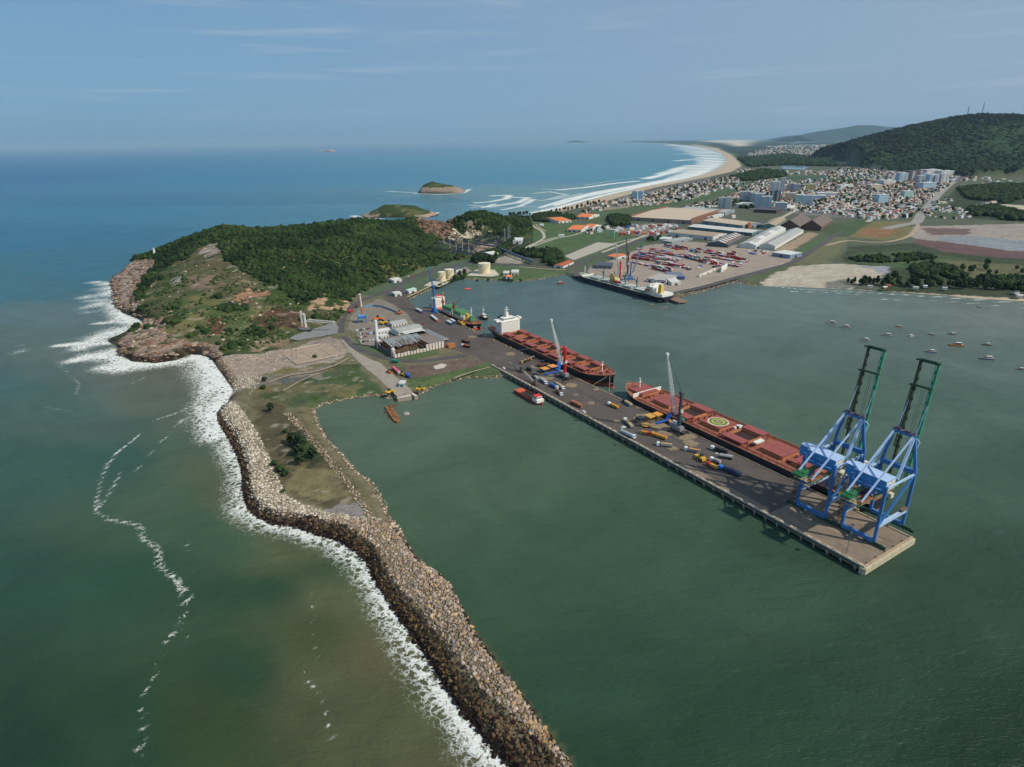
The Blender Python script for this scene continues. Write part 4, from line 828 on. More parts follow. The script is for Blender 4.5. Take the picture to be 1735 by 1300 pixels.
sheet('tank_pad', [(791,467),(806,457),(838,457),(846,466),(832,469)], G0, CONCL, 4.1); sheet('tank_pad', [(718,484),(732,476),(752,474),(768,472),(758,480),(745,486)], G0, CONCL, 4.1)
def dirtpatch(pts, mat, z=4.24, j=.8): return sheet('spilled_cargo', pts, G0, mat, z, jit=j)
RUST = pmat('rusty_steel', (150,92,58), .85, var=.3, scale=.6); DARKM = pmat('dark_machinery', (56,56,58), .7, var=.3, scale=1)
# ---------------------------------------------------------------- the quay frame
E0 = A(1547, 911, G0); QD = np.array((.5315, -.847)); QW = np.array((.847, .5315)); QA = math.atan2(QD[1], QD[0])
def uv(px, py, z=G0):
    x, y = A(px, py, z); x -= E0[0]; y -= E0[1]; return (x*QD[0]+y*QD[1], x*QW[0]+y*QW[1])
def UV(u, v): return (E0[0]+QD[0]*u+QW[0]*v, E0[1]+QD[1]*u+QW[1]*v)
JL = -394.
pier = empty('pier', UV(0, 0)+(0,), QA, 'long concrete finger pier on rows of piles, running out into the harbour', 'pier')
WID = 50.
MB().box((JL/2, -WID/2, 3.0), (-JL, WID, 1.2)).build('deck', ASPH, pier)
MB().box((-31, -WID/2+.0, 4.204), (60, WID-3.2, .03)).box((-100, -WID+5, 4.204), (72, 5.5, .03)).build('bare_concrete', TAN, pier)
b = MB()
for k in range(20): b.box((-4-random.random()*52, -6-random.random()*36, 4.236), (random.uniform(3, 12), random.uniform(.3, .8), .02), 0)
b.build('paving_seams', pmat('joint_filler', (176,150,124), .9), pier)
MB().box((JL/2, -.5, 4.2), (-JL-1, 1.0, .35)).box((-.5, -WID/2, 4.2), (1, WID, .5)).build('kerb', pmat('kerb_stone', (176,150,122), .9, var=.2, scale=.3), pier)
MB().box((JL/2, -WID+.3, 4.2), (-JL, .5, .9)).build('parapet', CONCL, pier)
b = MB()
for k in range(64):
    x = -6-k*6.05
    b.box((x, -WID+1.9, 4.24), (3.6, 1.0, .03))
b.build('service_openings', pmat('shadowed_slot', (52,44,38), .95), pier)
MB().box((JL/2, -WID+2.0, 4.2), (-JL-3, 2.2, .035)).build('walkway', pmat('walkway_concrete', (186,160,130), .9, var=.18, scale=.3), pier)
MB().box((JL/2, -WID+.3, 2.0), (-JL, .6, 1.0)).box((JL/2, -.3, 1.6), (-JL, .6, 1.4)).build('edge_beam', pmat('stained_concrete', (128,118,98), .9, var=.25, scale=.3), pier)
b = MB().box((.7, -WID/2, .4), (1.4, WID+.4, 3.6)); b.box((-.6, -WID-.2, .0), (2.6, 1.2, 4.0))
b.build('end_wall', pmat('end_wall_concrete', (190,180,150), .9, var=.18, scale=.4), pier)
for k in range(48):
    x = -4.5-k*8.1
    MB().box((x, -WID-.35, 1.7), (.9, .8, 1.25)).tube((x, -WID+.5, -3), (x, -WID+.5, 3.0), .45, n=8).build('pile', pmat('pile_concrete', (168,160,138), .9, var=.2, scale=.5), pier)
for k in range(48):
    x = -4.5-k*8.1
    MB().box((x, -WID/2, 2.0), (1.0, WID-1, 1.0)).build('cross_beam', CONC, pier)
b = MB()
for k in range(48):
    for y in (-42, -34, -26, -18, -10, -2): b.tube((-4.5-k*8.1, y, -3), (-4.5-k*8.1, y, 2), .45, n=6)
o = b.build('inner_piles', MATS['pile_concrete'], pier); o['kind'] = 'stuff'
b = MB()
for x in range(-390, -4, 12): b.box((x, .25, 2.0), (1.2, .9, 1.8)).tube((x+4, -.8, 4.2), (x+4, -.8, 4.8), .25, n=6)
b.build('fenders', DARKM, pier)
b = MB()
for x in range(-45, 0, 9): b.tube((-1.6, x, 4.2), (-1.6, x, 4.9), .3, n=6)
for yy in (-20.2, -19, -1.9): b.box((JL/2, yy, 4.23), (-JL, .12, .05))
b.build('rails_and_bollards', DARKM, pier)
# light poles
def lamp(px, py, h, label, two=True):
    x, y = A(px, py, G0); t = empty('lamp_post', (x, y, G0), 0, label, 'lamp post', None)
    MB().tube((0, 0, 0), (0, 0, h), .22, .14, 6).build('pole', pmat('galvanised', (120,122,120), .6, .3), t); MB().box((0, 0, h-.3), (1.9, 1.9, .35)).build('lamp_head', pmat('lamp_head', (92,94,90), .5), t)
lamp(1434, 938, 19, 'tall thin lamp post in front of the nearer container crane'); lamp(1294, 856, 15, 'slim lamp post in the shadow of the container cranes'); lamp(1084, 753, 14, 'lamp post beside the pale tipper truck at the pier edge')
lamp(1180, 798, 14, 'lamp post at the pier edge beside the group of parked trucks'); lamp(1008, 706, 14, 'lamp post near the brown flatbed load on the pier'); lamp(941, 670, 14, 'lamp post behind the dark truck on the pier')
lamp(834, 615, 17, 'lamp post where the pier meets the shore'); lamp(496, 611, 13, 'lone pole on the rubble flat below the headland'); lamp(503, 605, 8, 'short pole behind the lone pole on the rubble flat')
# ---------------------------------------------------------------- ship-to-shore cranes
BLUE = pmat('crane_blue', (64,120,178), .6, var=.1, scale=.4, rust=(140,110,96), rusta=.0); BLUELIT = pmat('crane_sunlit_blue', (176,200,228), .55, var=.08, scale=.4); HBLUE = pmat('house_blue', (76,150,206), .6, var=.1, scale=.3)  # the pale blue is the crane's blue with sunlight put into its colour
TEAL = pmat('boom_green', (58,146,112), .6, var=.25, scale=.5, rust=(104,92,52), rusta=.25); MOSS = pmat('weathered_green', (112,142,92), .8, var=.35, scale=.6, rust=(134,90,56), rusta=.3); DGREEN = pmat('bogie_green', (40,78,56), .7, var=.3, scale=1, rust=(96,66,44), rusta=.2)
WHT = pmat('machine_white', (214,210,200), .6, var=.12, scale=.8, rust=(150,110,80), rusta=.1); BROWN = pmat('rust_brown', (112,74,58), .85, var=.3, scale=1)
def bx2(x, y, z, sx, sy, sz): return MB().box((x, y, z), (sx, sy, sz))
def sts(u, v, label):
    t = empty('container_crane', UV(u, v)+(G0,), QA, label, 'container crane', 'ship-to-shore cranes at the pier end'); X = 9.5; H1 = 36.
    for s_ in (-1, 1):
        for y in (0, 30):
            MB().beam((s_*X, y, 2.5), (s_*X, y, H1+1.5), 1.6, 1.35).build('leg', BLUE, t)
        MB().beam((s_*X, 0, 12.2), (s_*X, 30, 12.2), 1.4, 2.0).box((s_*X, 15, 13.3), (1.8, 26, .15)).build('portal_beam', BLUELIT, t)
        MB().beam((s_*X, .8, 13), (s_*X, 29, H1-.5), 1.1, 1.3).build('brace', BLUE, t)
        MB().beam((s_*X, 0, H1), (s_*X, 30, H1), .9, 1.1).build('top_tie', BLUELIT, t)
        MB().beam((s_*X, 30, H1+1), (s_*5.6, 28, 58.5), 1.5, 1.3).build('tower_leg', BLUE, t)
        MB().beam((s_*5.6, 27.6, 57.8), (s_*8.3, 12.8, 37.5), 1.4, 1.5).build('tower_strut', BLUELIT, t)
        MB().beam((s_*5.2, 27.4, 58.9), (s_*4.8, -14, 30.0), .8).build('backstay', BLUELIT, t)
        MB().beam((s_*5.4, 28.4, 58.3), (s_*5, 37.5, 52), .45).beam((s_*5, 37.5, 52), (s_*5, 33.6, 47), .45).beam((s_*5.4, 29, 57), (s_*5, 35.5, 75), .3).build('forestay_link', BLUELIT, t)
        g = MB(); g.box((s_*4.3, 8, 27.6), (1.1, 48, 1.9)).box((s_*5.4, 8, 29.2), (.9, 46, .12))
        for k in range(15): g.box((s_*5.8, -14+k*3.1, 29.2), (.1, .1, 1.1))
        g.beam((s_*5.8, -15, 30.3), (s_*5.8, 30, 30.3), .12); g.build('trolley_girder', MOSS, t)
        bm_ = MB(); p0, p1 = Vector((s_*4.7, 32.6, 29)), Vector((s_*4.7, 38.5, 100))
        bm_.beam(p0, p1, 1.0, 1.7)
        for k in range(1, 12):
            q = p0.lerp(p1, k/12); bm_.beam(q+Vector((-s_*1.3, 0, 0)), q+Vector((s_*.6, 0, 0)), .16, 2.0)
        bm_.beam(p0+Vector((-s_*1.1, -.9, 0)), p1+Vector((-s_*1.1, -.9, 0)), .25); bm_.build('boom_girder', TEAL if s_ > 0 else pmat('boom_dark', (62,70,50), .8, var=.3, scale=1), t)
    for nm, z, w_ in (('boom_end_beam', 99.2, 1.5), ('boom_cross_beam', 84.5, 1.0)):
        y = 32.6+(z-29)/71*5.9; g = MB().beam((-5.2, y, z), (5.2, y, z), w_, w_*1.1); g.box((-5.4, y-.9, z-.3), (2.4, 1.8, .9)).box((4.4, y-.9, z-.3), (1.6, 1.8, .9)); g.build(nm, DGREEN, t)
    MB().lattice((-6.0, 34.2, 46), (-6.0, 38.6, 84), 1.2, 1.2, .22, 13).build('boom_truss', pmat('boom_dark', (62,70,50), .8, var=.3, scale=1), t)
    MB().beam((-.6, 32.8, 34), (-.6, 38, 83), .12).beam((.6, 32.8, 34), (.6, 38, 83), .12).build('hoist_ropes', DARKM, t)
    for y in (0, 30):
        MB().beam((-X, y, 2.6), (X, y, 2.6), 1.7, 2.4).build('sill_beam', BLUE, t)
        for s_ in (-1, 1):
            MB().prism([(s_*X-s_*.9, y-.7), (s_*X-s_*3, y-.7), (s_*X-s_*3, y+.7), (s_*X-s_*.9, y+.7)][::s_], 3.6, 3.7, [(s_*X-s_*.9, y-.7), (s_*X-s_*1.0, y-.7), (s_*X-s_*1.0, y+.7), (s_*X-s_*.9, y+.7)][::s_]).build('gusset', BLUE, t)
            g = MB()
            for k in (-4.6, -2.8, -1.0, .8, 2.6, 4.4):
                g.box((s_*(X)+k*1.1, y, .35), (1.6, 1.3, 1.1)); g.tube((s_*X+k*1.1-.4, y-.5, .4), (s_*X+k*1.1-.4, y+.5, .4), .38, n=8); g.tube((s_*X+k*1.1+.4, y-.5, .4), (s_*X+k*1.1+.4, y+.5, .4), .38, n=8)
            g.box((s_*X, y, 1.5), (10.5, 1.0, .8)).box((s_*(X+6.2), y, .4), (1.0, 1.4, 1.6)); g.build('bogie', DGREEN, t)
    MB().beam((-X-1, 0, H1-2.5), (X+1, 0, H1-2.5), 1.6, 2.0).build('top_beam', BLUE, t); MB().beam((-X-.4, 30, H1+1), (X+.4, 30, H1+1), 2.4, 2.6).build('top_beam', BLUE, t)
    MB().beam((-5.8, 28, 58.6), (5.8, 28, 58.6), 1.7, 1.4).build('apex_beam', BLUE, t)
    g = MB().box((0, 28.4, 59.4), (13, 3.0, .2))
    for x in (-5, -2.6, .6, 3, 5.2): g.tube((x-.3, 28.4, 60.2), (x+.3, 28.4, 60.2), .8, n=8)
    g.box((-3.8, 29, 59.5), (1.6, 1.2, 1.0)).box((2, 27.8, 59.5), (1.5, 1, 1.1)); g.build('sheave_platform', pmat('sheaves', (92,88,100), .8, var=.5, scale=1.2), t)
    hs = MB(); L0, L1, D0, D1, z0, z1 = -16.6, 8.0, 2.6, 12.0, 32.3, 38.7
    hs.prism([(L0, D0+2.6), (L0+6.5, D0+2.6), (L0+6.5, D0), (L1, D0), (L1, D1), (L0+2.5, D1), (L0, D1-2)], z0, z1); mh = hs.build('machine_house', HBLUE, t)
    hs = MB(); hs.prism([(L0-.15, D0+2.45), (L0+6.35, D0+2.45), (L0+6.35, D0-.15), (L1+.15, D0-.15), (L1+.15, D1+.15), (L0+2.4, D1+.15), (L0-.15, D1-1.9)], z1+.003, z1+.35); hs.build('roof', BLUELIT, mh)
    hs = MB(); hs.box((L1+.08, (D0+D1)/2, z0+.3), (.12, D1-D0-.6, 5.6)); g = hs.build('end_panel', WHT, mh)
    hs = MB(); hs.box((L1+.2, D0+4, z0+3.2), (.14, 3.4, .3)).box((L1+.2, D0+3.2, z0+2.2), (.14, .4, 2.0)); hs.build('vent_louvre', pmat('blue_grey', (110,140,176), .6), mh)
    hs = MB(); hs.box((L0+15, D0-.1, z0+3.5), (1.4, .12, .22)).box((L0+15.6, D0-.1, z0+2.0), (.3, .12, 1.6)); hs.build('bracket', BLUELIT, mh)
    g = MB()
    g.box((0, -17.3, 27.0), (12.5, .9, .5)).box((0, -14, 29.3), (8.6, 6.5, .2)).build('end_tie', pmat('tan_beam', (170,146,116), .8), t)
    g = MB()
    for x in (-4.6, -1.5): 
        g.box((x, -12.5, 29.6), (2.4, 7.5, 1.5)); g.box((x, -10.5, 31.1), (1.6, 5, .8))
    for x in (-6.2, -3.4, -.6, 2.2):
        for y in (-16.8, -13.8): g.box((x, y, 29.4), (.18, .18, 3.0))
    for z in (30.6, 32.2):
        for y in (-16.8, -13.8): g.beam((-6.2, y, z), (2.2, y, z), .16)
        for x in (-6.2, 2.2): g.beam((x, -16.8, z), (x, -13.8, z), .16)
    g.build('rope_gallery', pmat('gallery_green', (44,116,72), .7, var=.35, scale=.8), t)
    g = MB(); g.box((4.6, -9, 29.4), (2.2, 13, .5)).box((5.6, -9, 29.9), (.6, 12, .6))
    for k in range(6): g.box((4.2+.3*(k % 2), -14+k*2.1, 29.9), (1.1, 1.0, .9))
    g.build('cable_chain', pmat('red_clutter', (150,100,66), .85, var=.5, scale=1.5), t)
    g = MB(); g.box((0, 16, 29.6), (9, 4.5, .8)).box((-2.2, 16, 30.4), (2, 2.6, 1.4)).box((1.8, 16.5, 30.4), (2.2, 2.2, 1.8)).box((3.4, 13, 30.2), (1.2, 1.2, 1.2)); tr = g.build('trolley', WHT, t)
    MB().box((6.6, 13.5, 25.0), (2.2, 3, 2.7)).build('cab', pmat('cream_paint', (212,204,176), .6), tr)
    g = MB()
    for k in range(7): g.box((-1.5+k*1.3, 9.5, 29.5), (.5, 1.2, .9))
    g.build('floodlights', WHT, t)
    g = MB(); g.lattice((-X-2.2, -.6, 1.5), (-X-2.2, -.6, 30), 1.7, 1.7, .18, 11); g.build('stair_tower', BROWN, t)
    g = MB(); g.box((-3.4, 4.8, 22), (1.5, 14, 1.2)); g.box((X+.2, 26, 13.4), (1.6, 6, 1.6)); g.build('cable_reel', pmat('reel_brown', (120,96,70), .8, var=.3), t)
    return t
def locuv(O): x, y = O[0]-E0[0], O[1]-E0[1]; return x*QD[0]+y*QD[1], x*QW[0]+y*QW[1]
u, v = locuv((197.9, 303.7)); sts(u, v, 'nearer blue and green container crane with raised boom, at the very end of the pier')
u, v = locuv((181.9, 328.1)); sts(u, v, 'farther blue and green container crane with raised boom, beside the moored ship\'s hull')
# ---------------------------------------------------------------- bulk carriers
HB = pmat('hull_black', (40,40,44), .5, var=.2, scale=.3, rust=(92,66,54), rusta=.0, streak=True); BOOT = pmat('boot_red', (168,84,52), .7, var=.25, scale=.4, rust=(108,60,44), rusta=.2, streak=True)
DECKR = pmat('deck_red', (148,86,66), .8, var=.22, scale=.4, rust=(190,138,92), rusta=.28); HATCH = pmat('hatch_red', (154,82,74), .7, var=.14, scale=.35, rust=(134,74,60), rusta=.14); HOLD = pmat('hold_dark', (58,42,34), .95, var=.3, scale=.5)
COAM = pmat('coaming_tan', (176,110,72), .8, var=.25, scale=.5); SWHITE = pmat('ship_white', (232,228,216), .55, var=.06, scale=.6, rust=(190,160,130), rusta=.0, streak=True); GLASS = pmat('dark_glass', (34,42,50), .15, var=.1, spec=.6); PIPE = pmat('pipe_red', (126,60,50), .8, var=.2)
def hull(t, L_, B, zd, zb, boot, bowz=2.2, sternx=.08, mat=HB, deckmat=None, bmat=None, bowfull=.13):
    n = 44; xs_ = [-L_/2+L_*i/n for i in range(n+1)]
    def hb(x, z):    # half breadth
        s_ = (x+L_/2)/L_; f = min(1, max(0, z/zd))
        bl = bowfull+.035*(1-f); xb = 1-s_-(.035*(1-f)); bow = 0 if xb <= 0 else min(1, (xb/bl))**.48 if xb < bl else 1
        sl = .12+.10*(1-f); st = min(1, .62*f+.15+(s_/sl)**.8*.6) if s_ < sl else 1
        return B/2*bow*st
    zs = [-2, 0, boot*.5, boot, boot+.001, (boot+zd)/2, zd]
    def rows(zl):
        V, F_ = [], []
        for z in zl:
            for x in xs_:
                s_ = (x+L_/2)/L_; zz = z+(bowz*max(0, (s_-.90)/.10)**1.2*max(0, z/zd) if z > boot else 0)
                V.append((x, hb(x, z), zz))
        m_ = n+1; k = len(zl); base = len(V)
        V += [(x, -y, z) for x, y, z in V]
        for j in range(k-1):
            for i in range(n):
                a = j*m_+i; F_.append((a, a+m_, a+m_+1, a+1)); F_.append((base+a, base+a+1, base+a+m_+1, base+a+m_))
            F_.append((j*m_, base+j*m_, base+(j+1)*m_, (j+1)*m_)); F_.append((j*m_+n, (j+1)*m_+n, base+(j+1)*m_+n, base+j*m_+n))
        return V, F_
    MB().add(*rows(zs[:4])).build('boot_topping', bmat or BOOT, t); MB().add(*rows(zs[4:])).build('hull', mat, t)
    V, F_ = [], []
    for x in xs_:
        s_ = (x+L_/2)/L_; z = zd+bowz*max(0, (s_-.90)/.10)**1.2-.35; V += [(x, hb(x, zd)-.08, z), (x, -hb(x, zd)+.08, z)]
    for i in range(n): F_.append((2*i, 2*i+1, 2*i+3, 2*i+2))
    MB().add(V, F_).build('main_deck', deckmat or DECKR, t)
    r_ = MB()   # bulwark cap and rails
    for i in range(n):
        for s_ in (1, -1):
            p, q = V[2*i], V[2*i+2]; p = (p[0], p[1]*s_, p[2]+.45); q = (q[0], q[1]*s_, q[2]+.45); r_.beam(p, q, .28, .16)
            r_.beam((p[0], p[1], p[2]+.7), (q[0], q[1], q[2]+.7), .07); r_.beam(p, (p[0], p[1], p[2]+.7), .07)
    r_.build('rail', pmat('rail_tan', (196,140,104), .7), t)
    return hb
def hatch(t, x, zd, ln, wd, state, hm=HATCH, cm=COAM, hz_=2.0, wing=0.0):
    o = MB(); a = ln/2; b_ = wd/2
    for y in (-b_, b_): o.box((x, y, zd-.3), (ln+.6, .5, hz_))
    for xx in (x-a, x+a): o.box((xx, 0, zd-.3), (.5, wd, hz_))
    c = o.build('hatch_coaming', cm, t)
    if state == 'closed':
        MB().box((x, 0, zd-.3+hz_+.003), (ln+1.2, wd+1.2, .9)).box((x, 0, zd+hz_+.6), (ln-.5, .3, .12)).build('hatch_cover', hm, t)
    else:
        MB().box((x, 0, zd-.25), (ln-.4, wd-.4, .15)).build('hold', HOLD, t)
        for s_ in (-1, 1):
            MB().box((x, s_*(b_+wd/4+.35), zd-.3+hz_+.003), (ln+.8, wd/2+.4, .9)).build('hatch_cover', hm, t)
        q = MB()
        for s_ in (-1, 1):
            for xx in (x-a*.8, x+a*.8): q.box((xx, s_*(b_+wd/3), zd-.3), (.4, .4, hz_))
        q.build('cover_support', cm, t)
def topside(t, L_, B, zd, hx, gear=True):
    "pipes, vents, winches and lockers between the hatches"
    g = MB(); q = random.Random(int(L_))
    for s_ in (-1, 1):
        for yy in (.40, .43): g.beam((-L_*.34, s_*B*yy, zd+.25), (L_*.38, s_*B*yy, zd+.25), .28)
        for k in range(26): g.box((-L_*.34+k*L_*.72/26, s_*B*.445, zd-.3), (.5, .6, .9))
    g.build('deck_pipes', PIPE, t)
    g = MB()
    for x in hx:
        for k in range(7): g.box((x+q.uniform(-1.2, 1.2), q.uniform(-.36, .36)*B, zd-.3), (q.uniform(.7, 1.8), q.uniform(.7, 1.6), q.uniform(.8, 2.2)))
        for s_ in (-1, 1): g.tube((x, s_*B*.25, zd-.3), (x, s_*B*.25, zd+2.6), .35, n=6)
    g.build('deck_vents', PIPE, t)
def foremast(t, x, zd, h=10, mat=SWHITE):
    MB().tube((x, 0, zd), (x, 0, zd+h), .65, .5, 8).box((x, 0, zd+h*.72), (1.2, 2.6, .4)).tube((x, 0, zd+h), (x+.9, 0, zd+h+.8), .5, n=6).build('foremast', mat, t)
def bowgear(t, L_, B, z):
    g = MB()
    for s_ in (-1, 1):
        g.tube((L_/2-13, s_*4-1, z+.9), (L_/2-13, s_*4+1, z+.9), .9, n=10).box((L_/2-13, s_*4, z), (2.6, 2.8, .9)).box((L_/2-8, s_*2.2, z), (1.2, .7, .9)).box((L_/2-5, s_*1.2, z), (.8, .8, .8)).box((L_/2-16, s_*8, z), (1, 1, 1.2))
        g.tube((L_/2-9, s_*6.5, z), (L_/2-9, s_*6.5, z+1), .35, n=6)
    g.build('windlass', PIPE, t)
def place_ship(name, label, u0, u1, v, heading=None, grp=None):
    L_ = abs(u1-u0); return empty(name, UV((u0+u1)/2, v)+(0,), QA if u1 > u0 else QA+math.pi, label, 'ship', grp), L_
# -- ship with all hatches open, white bridge at the far end
t, L_ = place_ship('bulk_carrier', 'black bulk carrier with red hatch covers rolled open and tall white bridge at the stern', -495, -281, 18.5, grp='bulk carriers along the pier')
zd = 10.5; B = 32; hull(t, L_, B, zd, 0, 3.6, 3.0)
hx = []
for k in range(7):
    x = -L_/2+44.5+k*22.4; hatch(t, x, zd, 14.5, 13.0, 'open'); hx.append(x+11.2)
topside(t, L_, B, zd, hx); foremast(t, L_/2-17, zd+1, 9.5); bowgear(t, L_, B, zd+1.2)
MB().lathe((0, 0, 0), [(.3, 0), (1.6, 1.2), (2.2, 4), (1.6, 7.5), (.4, 8.5)], 10).build('bulb', BOOT, t).matrix_local = Matrix.Translation((L_/2-7.0, 0, -.2)) @ Matrix.Rotation(math.pi/2, 4, 'Y')
def bridge(t, x0, x1, w_, z, tiers, wall=SWHITE, bridgew=None, name='superstructure', win=True):
    h = 2.9*tiers; c = (x0+x1)/2; ln = x1-x0
    hs = MB().box((c, 0, z), (ln, w_, h)).build(name, wall, t)
    MB().box((c+.4, 0, z+h), (ln*.7, bridgew or w_+6, .35)).box((c+.8, 0, z+h+.35), (ln*.6, w_*.62, 2.6)).build('bridge_deck', wall, hs)
    b_ = MB().box((c+.8+ln*.3, 0, z+h+1.4), (.12, w_*.58, .9))
    for s_ in (-1, 1): b_.box((c+1.3, s_*w_*.31, z+h+1.4), (ln*.4, .12, .9))
    b_.build('bridge_window', GLASS, hs)
    bw = (bridgew or w_+6)/2
    g = MB()
    for s_ in (-1, 1): g.box((c+.4, s_*(bw-1.3), z+h+.35), (ln*.45, 2.4, 1.3))
    g.build('bridge_wing', wall, hs)
    if win:
        for k in range(tiers):
            g = MB()
            for j in range(int(w_/2.6)): g.box((x1+.04, -w_/2+1.7+j*2.55, z+1.2+k*2.9), (.1, .8, .75))
            for j in range(int(ln/2.6)):
                for s_ in (-1, 1): g.box((x0+1.4+j*2.5, s_*(w_/2+.03), z+1.2+k*2.9), (.8, .1, .75))
            g.build('porthole_row', GLASS, hs)
    return hs, z+h
hs, zt = bridge(t, -L_/2+18, -L_/2+33, 25, zd-.3, 5, bridgew=34)
MB().box((-L_/2+24, 0, zt+3.0), (4, 3, 5.5)).build('radar_mast_house', SWHITE, t); MB().tube((-L_/2+24, 0, zt+8), (-L_/2+24, 0, zt+15), .5, .3, 8).box((-L_/2+24, 0, zt+11), (1, 6, .4)).box((-L_/2+24, 0, zt+13.5), (.8, 4, .35)).build('radar_mast', SWHITE, t)
MB().box((-L_/2+12, 0, zd-.3), (9, 10, 13), 0, .9, .85).build('funnel', SWHITE, t); MB().box((-L_/2+12, 0, zd+12.7), (7, 7, 1.8)).tube((-L_/2+12, 1, zd+14.5), (-L_/2+12, 1, zd+17), .6, n=8).tube((-L_/2+12, -1, zd+14.5), (-L_/2+12, -1, zd+17), .6, n=8).build('funnel_top', DARKM, t)
g = MB().box((-L_/2+11, 0, zd-.3), (16, 20, 2.8)).box((-L_/2+14, 8, zd+2.5), (8, 5, 2.8)).box((-L_/2+14, -8, zd+2.5), (8, 5, 2.8)); g.build('aft_deckhouse', SWHITE, t)
MB().box((-L_/2+15, 13.6, zd+3), (8, 2.6, 2)).box((-L_/2+15, -13.6, zd+3), (8, 2.6, 2)).build('lifeboat', pmat('lifeboat_orange', (206,96,54), .5), t)
for a_, b_ in (((L_/2-3, -2, zd+2.5), (L_/2-8, -17.5, 4.8)), ((L_/2-3, -2, zd+2.5), (L_/2+16, -19, 4.8)), ((-L_/2+2, -7, zd), (-L_/2-10, -19, 4.8)), ((-L_/2+6, -10, zd), (-L_/2+24, -19, 4.8))): MB().beam(a_, b_, .22).build('mooring_line', pmat('rope', (190,180,150), .9), t)
MB().beam((-12, -15.8, zd), (-26, -18.6, 5), 1.0, .3).build('gangway', WHT, t)
# -- ship with closed and half-open hatches and the landing circle
u0, _ = uv(1057, 650, 11); t, L_ = place_ship('bulk_carrier', 'black bulk carrier with a helicopter landing circle on one red hatch', -30, -263, 20.5, grp='bulk carriers along the pier')
zd = 8.6; B = 37; hull(t, L_, B, zd, 0, 1.2, 2.8, bowfull=.12)
hx = []
cl = [((1098, 657), 'closed'), ((1137, 677), 'closed'), ((1178, 694), 'open'), ((1217, 715), 'closed'), ((1260, 736), 'open'), ((1313, 764), 'closed'), ((1360, 790), 'closed')]
for (px, py), st in cl:
    uu, vv = uv(px, py, 11); x = -(uu-(-30-263)/2); hatch(t, x, zd, 17.5, 17.5 if st == 'closed' else 15, st, cm=pmat('coaming_ochre', (186,122,80), .8, var=.25, scale=.5)); hx.append(x-12.5)
topside(t, L_, B, zd, hx); foremast(t, L_/2-15, zd+1, 9.5); bowgear(t, L_, B, zd+1.4)
MB().box((L_/2-24.5, 0, zd-.3), (.6, 33.5, 3.4)).build('bow_breakwater', SWHITE, t)
uu, _ = uv(1217, 715, 11); xh = -(uu-(-30-263)/2); zz = zd+2.62
def ring(c, r0, r1, z, n=40):
    V = [(c[0]+r*math.cos(2*math.pi*i/n), c[1]+r*math.sin(2*math.pi*i/n), z) for r in (r0, r1) for i in range(n)]; return V, [(i, n+i, n+(i+1) % n, (i+1) % n) for i in range(n)]
PALE = pmat('marking_pale', (222,214,176), .8); MGREEN = pmat('marking_green', (104,124,70), .8, var=.15); MYEL = pmat('marking_yellow', (214,186,84), .8)
hp_ = MB().add(*ring((xh, 0), 0.01, 7.9, zz)).build('landing_circle', MGREEN, t)
MB().add(*ring((xh, 0), 7.2, 8.2, zz+.02)).build('outer_ring', PALE, hp_); MB().add(*ring((xh, 0), 4.0, 5.0, zz+.02)).build('inner_ring', MYEL, hp_)
MB().box((xh-1.3, 0, zz+.02), (.6, 3.6, .02)).box((xh+1.3, 0, zz+.02), (.6, 3.6, .02)).box((xh, 0, zz+.02), (2.0, .6, .02)).build('landing_letter', PALE, hp_)
MB().box((xh-13, -9, zd-.3), (3.5, 3.5, 2.5)).box((xh-12, -5.5, zd-.3), (2, 2, 1.6)).build('deck_locker', SWHITE, t)
uu, _ = uv(1290, 748, 11); xx = -(uu-(-30-263)/2); MB().box((xx, 4, zd+2.6), (3.2, 9, 1.2)).build('store_box', SWHITE, t)
hs, zt = bridge(t, -L_/2+14, -L_/2+25, 22, zd-.3, 4, wall=pmat('cream_white', (222,214,194), .6, var=.08), bridgew=27); MB().box((-L_/2+8, 3, zd-.3), (6, 7, 11)).build('funnel', pmat('funnel_navy', (44,52,84), .6), t)
MB().box((xh+22, 17.6, zd-.3), (6, 3.2, 2.2)).build('winch_cover', pmat('teal_cover', (70,110,104), .8), t)
# ---------------------------------------------------------------- small ships
def hd(a, b, z=G0):
    p, q = A(*a, z), A(*b, z); return ((p[0]+q[0])/2, (p[1]+q[1])/2), math.atan2(q[1]-p[1], q[0]-p[0]), math.hypot(q[0]-p[0], q[1]-p[1])
GREYD = pmat('deck_grey_green', (140,154,140), .8, var=.15, scale=.4, rust=(150,110,80), rusta=.08); LHATCH = pmat('hatch_pale_grey', (186,190,180), .7, var=.1, scale=.4)
YEL = pmat('safety_yellow', (222,170,52), .6, var=.12, scale=.6); ORG = pmat('signal_orange', (222,120,50), .65, var=.15, scale=.6); RED = pmat('crane_red', (206,40,40), .5, var=.1, scale=.5)
GRN = pmat('ship_green', (84,132,90), .7, var=.15, scale=.5); CRM = pmat('tank_cream', (228,212,170), .6, var=.05, scale=.3); GREY = pmat('machine_grey', (136,138,138), .6, var=.2, scale=.8)
def shipcrane(t, x, y, z, h, ml, mp, jl, ja, jm):
    MB().tube((x, y, z), (x, y, z+h), 1.1, 1.0, 8).box((x, y, z+h*.55), (3, 3, 3)).build('crane_post', mp, t)
    MB().beam((x, y, z+h*.7), (x+jl*math.cos(ja), y, z+h*.7+jl*math.sin(ja)), 1.1, 1.0, .5, .5).build('crane_jib', jm, t)
